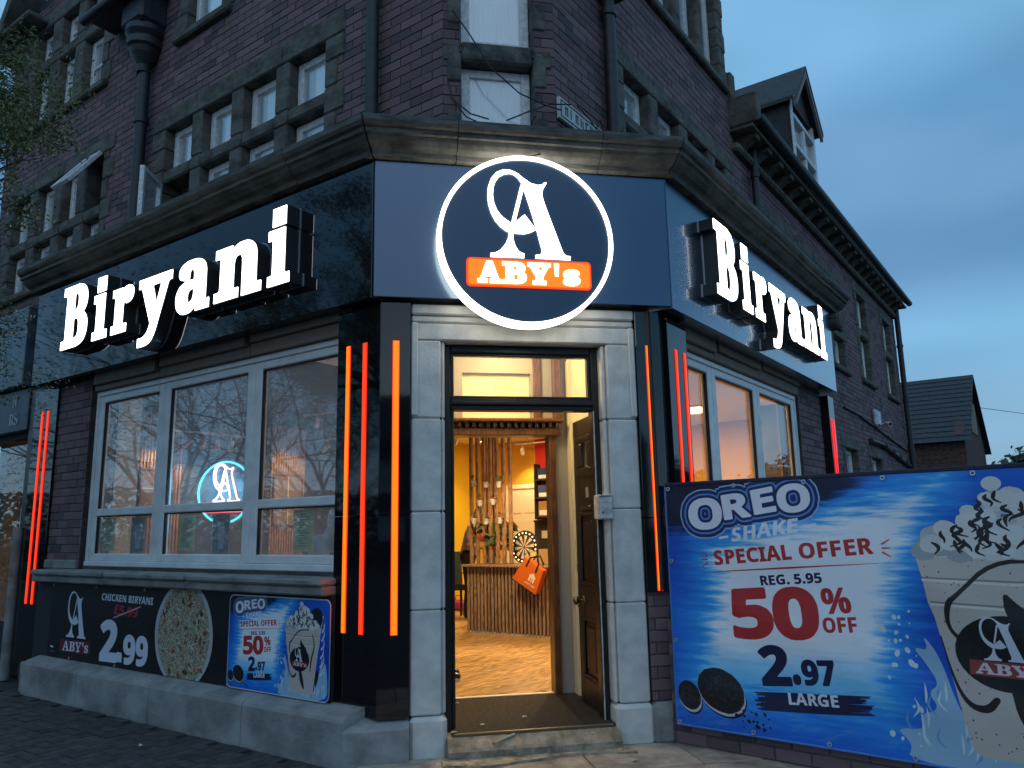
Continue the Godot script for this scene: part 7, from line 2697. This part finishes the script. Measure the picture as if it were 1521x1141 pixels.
	for r in [Rect2(27.4, 4.6, 0.75, 1.2), Rect2(28.4, 4.6, 0.75, 1.2)]:
		mb = MB.new()
		mb.bev(V(r.position.x, r.position.y, z), V(r.end.x, r.end.y, z + 0.04), 0.01)
		part(t, "shutter", mb, M.beam)
	mb = MB.new()
	mb.tube([V(30.2, 4.5, z - 0.6), V(30.2, 6.6, z - 0.6)], [0.025], 6)
	for k in 5: mb.tube([V(29.8, 6.5 - k * 0.02, z - 0.9 + k * 0.15), V(30.5, 6.5 - k * 0.02, z - 0.9 + k * 0.15)], [0.01], 4)
	part(t, "aerial", mb, M.iron)
	mb = MB.new()
	mb.tube([V(30.2, 6.0, z - 0.6), V(38, 5.7, 3.0), V(52, 6.6, 8.0)], [0.012], 5)
	one("overhead_wire", "overhead wire running from the gabled house across the sky", "wire", mb, M.cable, FR)
	# terrace across the street, behind the viewer: it is what the glossy panels mirror
	var tones := [Color(0.10, 0.05, 0.04), Color(0.14, 0.12, 0.1), Color(0.09, 0.06, 0.055), Color(0.12, 0.07, 0.05)]
	var words := ["dark red brick", "grey rendered", "brown brick", "orange brick"]
	for k in 4:
		mk("terrace_%d" % k, tones[k], 0.9, {"tex": "blotch", "scale": 0.7})
		t = thing("terrace_house", words[k] + " terrace house across the street, facing the shop door", "house", Transform3D(Basis(Vector3.UP, 0.25), V(-7.0 + k * 6.6, 0, 25.0 - k * 1.7)), "terrace across the street")
		mb = MB.new()
		slab(mb, -3.2, 3.2, 0.0, 5.2, -0.3, 0.0, [Rect2(-2.2, 1.0, 1.5, 1.5), Rect2(0.9, 0.0, 1.0, 2.2), Rect2(-2.1, 3.3, 1.2, 1.3), Rect2(0.8, 3.3, 1.2, 1.3)])
		mb.box(V(-3.2, 0.0, 0.0), V(-2.9, 5.2, 7.0))
		mb.box(V(2.9, 0.0, 0.0), V(3.2, 5.2, 7.0))
		mb.box(V(-2.9, 0.0, 5.0), V(2.9, 5.2, 5.2))
		part(t, "wall", mb, M["terrace_%d" % k])
		mb = MB.new()
		mb.quad(V(3.25, 5.1, -0.4), V(-3.25, 5.1, -0.4), V(-3.25, 7.6, 3.4), V(3.25, 7.6, 3.4))
		mb.quad(V(-3.25, 5.1, 7.2), V(3.25, 5.1, 7.2), V(3.25, 7.6, 3.4), V(-3.25, 7.6, 3.4))
		part(t, "roof", mb, M.slate_panel_roof)
		mb = MB.new()
		mb.bev(V(-3.1, 7.0, 2.9), V(-2.2, 8.6, 3.8), 0.03)
		part(t, "chimney", mb, M["terrace_%d" % k])
		for r in [Rect2(-2.2, 1.0, 1.5, 1.5), Rect2(-2.1, 3.3, 1.2, 1.3), Rect2(0.8, 3.3, 1.2, 1.3)]:
			glazed(t, Transform3D(Basis(Vector3.UP, PI), Vector3.ZERO), -r.end.x, -r.position.x, r.position.y, r.end.y, 0.0, {"curtain_or_sheen": [0.0, 1.0]})
		mb = MB.new()
		mb.bev(V(0.9, 0.0, -0.12), V(1.9, 2.2, -0.05), 0.01)
		part(t, "door", mb, M.door_brown)


# ---------------------------------------------------------------- trees
func limb(wood: MB, leaves: MB, q: RandomNumberGenerator, p: Vector3, d: Vector3, length: float, r: float, depth: int, o: Dictionary) -> void:
	var pts := [p]
	var rad := [r]
	var n := 4 if depth > 1 else 3
	var dir := d
	for k in n:
		dir = (dir + V(q.randf_range(-1, 1), q.randf_range(-0.7, 1.0) * o.lift, q.randf_range(-1, 1)) * o.bend).normalized()
		pts.append(pts[-1] + dir * length / n)
		rad.append(r * lerpf(1.0, 0.55, (k + 1.0) / n))
	wood.tube(pts, rad, 7 if depth > 3 else (5 if depth > 1 else 3), false)
	if depth == 0:
		for k in o.leaves:
			var s: Vector3 = pts[q.randi_range(1, pts.size() - 1)] + V(q.randf_range(-1, 1), q.randf_range(-1, 1), q.randf_range(-1, 1)) * o.spread
			var a: Vector3 = V(q.randf_range(-1, 1), q.randf_range(-0.8, 0.5), q.randf_range(-1, 1)).normalized() * o.leaf * q.randf_range(0.7, 1.3)
			var b: Vector3 = a.cross(V(q.randf_range(-1, 1), q.randf_range(-1, 1), q.randf_range(-1, 1))).normalized() * o.leaf * o.get("slim", 0.42)
			var t := q.randf_range(0.7, 1.35)
			leaves.col = Color(o.tint.r * t * q.randf_range(0.85, 1.2), o.tint.g * t, o.tint.b * t)
			leaves.quad(s - a, s - b, s + a, s + b)
		return
	var kids: int = o.kids
	for k in kids:
		var at_ := q.randi_range(1, n) if k > 0 else n
		var side := dir.cross(V(q.randf_range(-1, 1), q.randf_range(-1, 1), q.randf_range(-1, 1))).normalized()
		var nd := (dir * q.randf_range(0.5, 0.9) + side * q.randf_range(0.5, 1.0) + V(0, o.up, 0)).normalized()
		limb(wood, leaves, q, pts[at_], nd, length * q.randf_range(0.62, 0.82), rad[at_] * 0.72, depth - 1, o)


func tree(label: String, p: Vector3, sd: int, trunk: float, size: float, r: float, depth: int, o: Dictionary, group := "") -> void:
	var q := RandomNumberGenerator.new()
	q.seed = sd
	var t := thing("tree", label, "tree", Transform3D(Basis.IDENTITY, p), group)
	var tr := MB.new()
	var lean: Vector3 = o.get("lean", Vector3.ZERO)
	var top := V(lean.x, trunk, lean.z)
	tr.tube([V(0, -0.1, 0), V(lean.x * 0.1, trunk * 0.25, lean.z * 0.1), V(lean.x * 0.45, trunk * 0.65, lean.z * 0.45), top], [r * 1.4, r, r * 0.85, r * 0.7], 10, false)
	part(t, "trunk", tr, M.bark)
	var wood := MB.new()
	var lv := MB.new()
	for k in o.get("stems", 4):
		var w: float = TAU * k / o.get("stems", 4) + q.randf() * 0.6
		var d: Vector3 = (V(cos(w), q.randf_range(0.3, 0.8), sin(w)) + o.get("pull", Vector3.ZERO)).normalized()
		limb(wood, lv, q, top - V(0, trunk * 0.12 * (k % 2), 0), d, size * q.randf_range(0.85, 1.1), r * 0.55, depth, o)
	part(t, "branches", wood, M.bark)
	part(t, "crown", lv, M.leaf)


func trees() -> void:
	# street tree by the left front: sparse, reaching into the picture and mirrored in the glass
	tree("leafy street tree with small dark green leaves overhanging the left pavement", V(-4.95, 0, -4.45), 5, 3.5, 0.86, 0.11, 5, {"kids": 3, "leaves": 46, "spread": 0.09, "leaf": 0.02, "slim": 0.3, "bend": 0.3, "lift": 0.5, "up": 0.05, "tint": Color(0.065, 0.10, 0.03), "stems": 7, "lean": V(0.2, 0, -0.1)}, "street trees")
	tree("bare-looking street tree farther down the left pavement", V(-12.5, 0, -7.9), 9, 1.5, 2.6, 0.1, 6, {"kids": 3, "leaves": 2, "spread": 0.09, "leaf": 0.035, "slim": 0.3, "bend": 0.34, "lift": 0.9, "up": 0.1, "tint": Color(0.04, 0.05, 0.02), "stems": 8}, "street trees")
	tree("bare-looking street tree at the far corner of the left pavement", V(-13.0, 0, -4.6), 19, 1.5, 2.6, 0.1, 6, {"kids": 3, "leaves": 2, "spread": 0.09, "leaf": 0.035, "slim": 0.3, "bend": 0.34, "lift": 0.9, "up": 0.1, "tint": Color(0.04, 0.05, 0.02), "stems": 8}, "street trees")
	# clipped hedge across the left street: what the lower panes mirror
	var q := RandomNumberGenerator.new()
	q.seed = 77
	var hd := thing("hedge", "long clipped dark hedge across the left street, facing the neon window", "hedge", Transform3D(Basis.IDENTITY, V(-24.0, 0, -6.0)))
	var stem := MB.new()
	for k in 30: stem.tube([V(q.randf_range(-0.3, 0.3), -0.05, -14.5 + k), V(q.randf_range(-0.3, 0.3), 2.2, -14.5 + k + q.randf_range(-0.3, 0.3))], [0.05, 0.02], 5)
	part(hd, "stems", stem, M.bark)
	var lf := MB.new()
	for k in 16000:
		var p := V(q.randf_range(-0.6, 0.6), q.randf_range(0.1, 2.9), q.randf_range(-15, 15))
		var a := V(q.randf_range(-1, 1), q.randf_range(-1, 1), q.randf_range(-1, 1)).normalized() * 0.11
		var b := a.cross(V(q.randf_range(-1, 1), q.randf_range(-1, 1), q.randf_range(-1, 1))).normalized() * 0.08
		var t := q.randf_range(0.7, 1.3)
		lf.col = Color(0.03 * t, 0.05 * t, 0.018 * t)
		lf.quad(p - a, p - b, p + a, p + b)
	part(hd, "foliage", lf, M.leaf)
	# rounded trees at the end of the side street
	var far := [[36.0, -50.0, 2.3, "round dark green tree at the far end of the side street, nearest the gabled house"], [42.5, -49.0, 2.6, "broad dark green tree at the far end of the side street, beyond the first"], [49.0, -46.0, 2.4, "dark tree at the far end of the side street, next to the broad one"], [58.0, -40.0, 2.6, "tall dark tree facing the side windows across the side street"], [66.0, -34.0, 2.3, "bushy dark tree facing the side windows across the side street"], [74.0, -26.0, 2.5, "last dark tree facing the side windows across the side street"]]
	for k in far.size():
		var f = far[k]
		tree(f[3], V(f[0], -0.04, f[1]), 30 + k, 1.6, f[2], 0.25, 4, {"kids": 4, "leaves": 10, "spread": 0.45, "leaf": 0.24, "slim": 0.5, "bend": 0.25, "lift": 1.0, "up": 0.2, "tint": Color(0.035, 0.055, 0.022), "stems": 5}, "trees at the end of the side street")
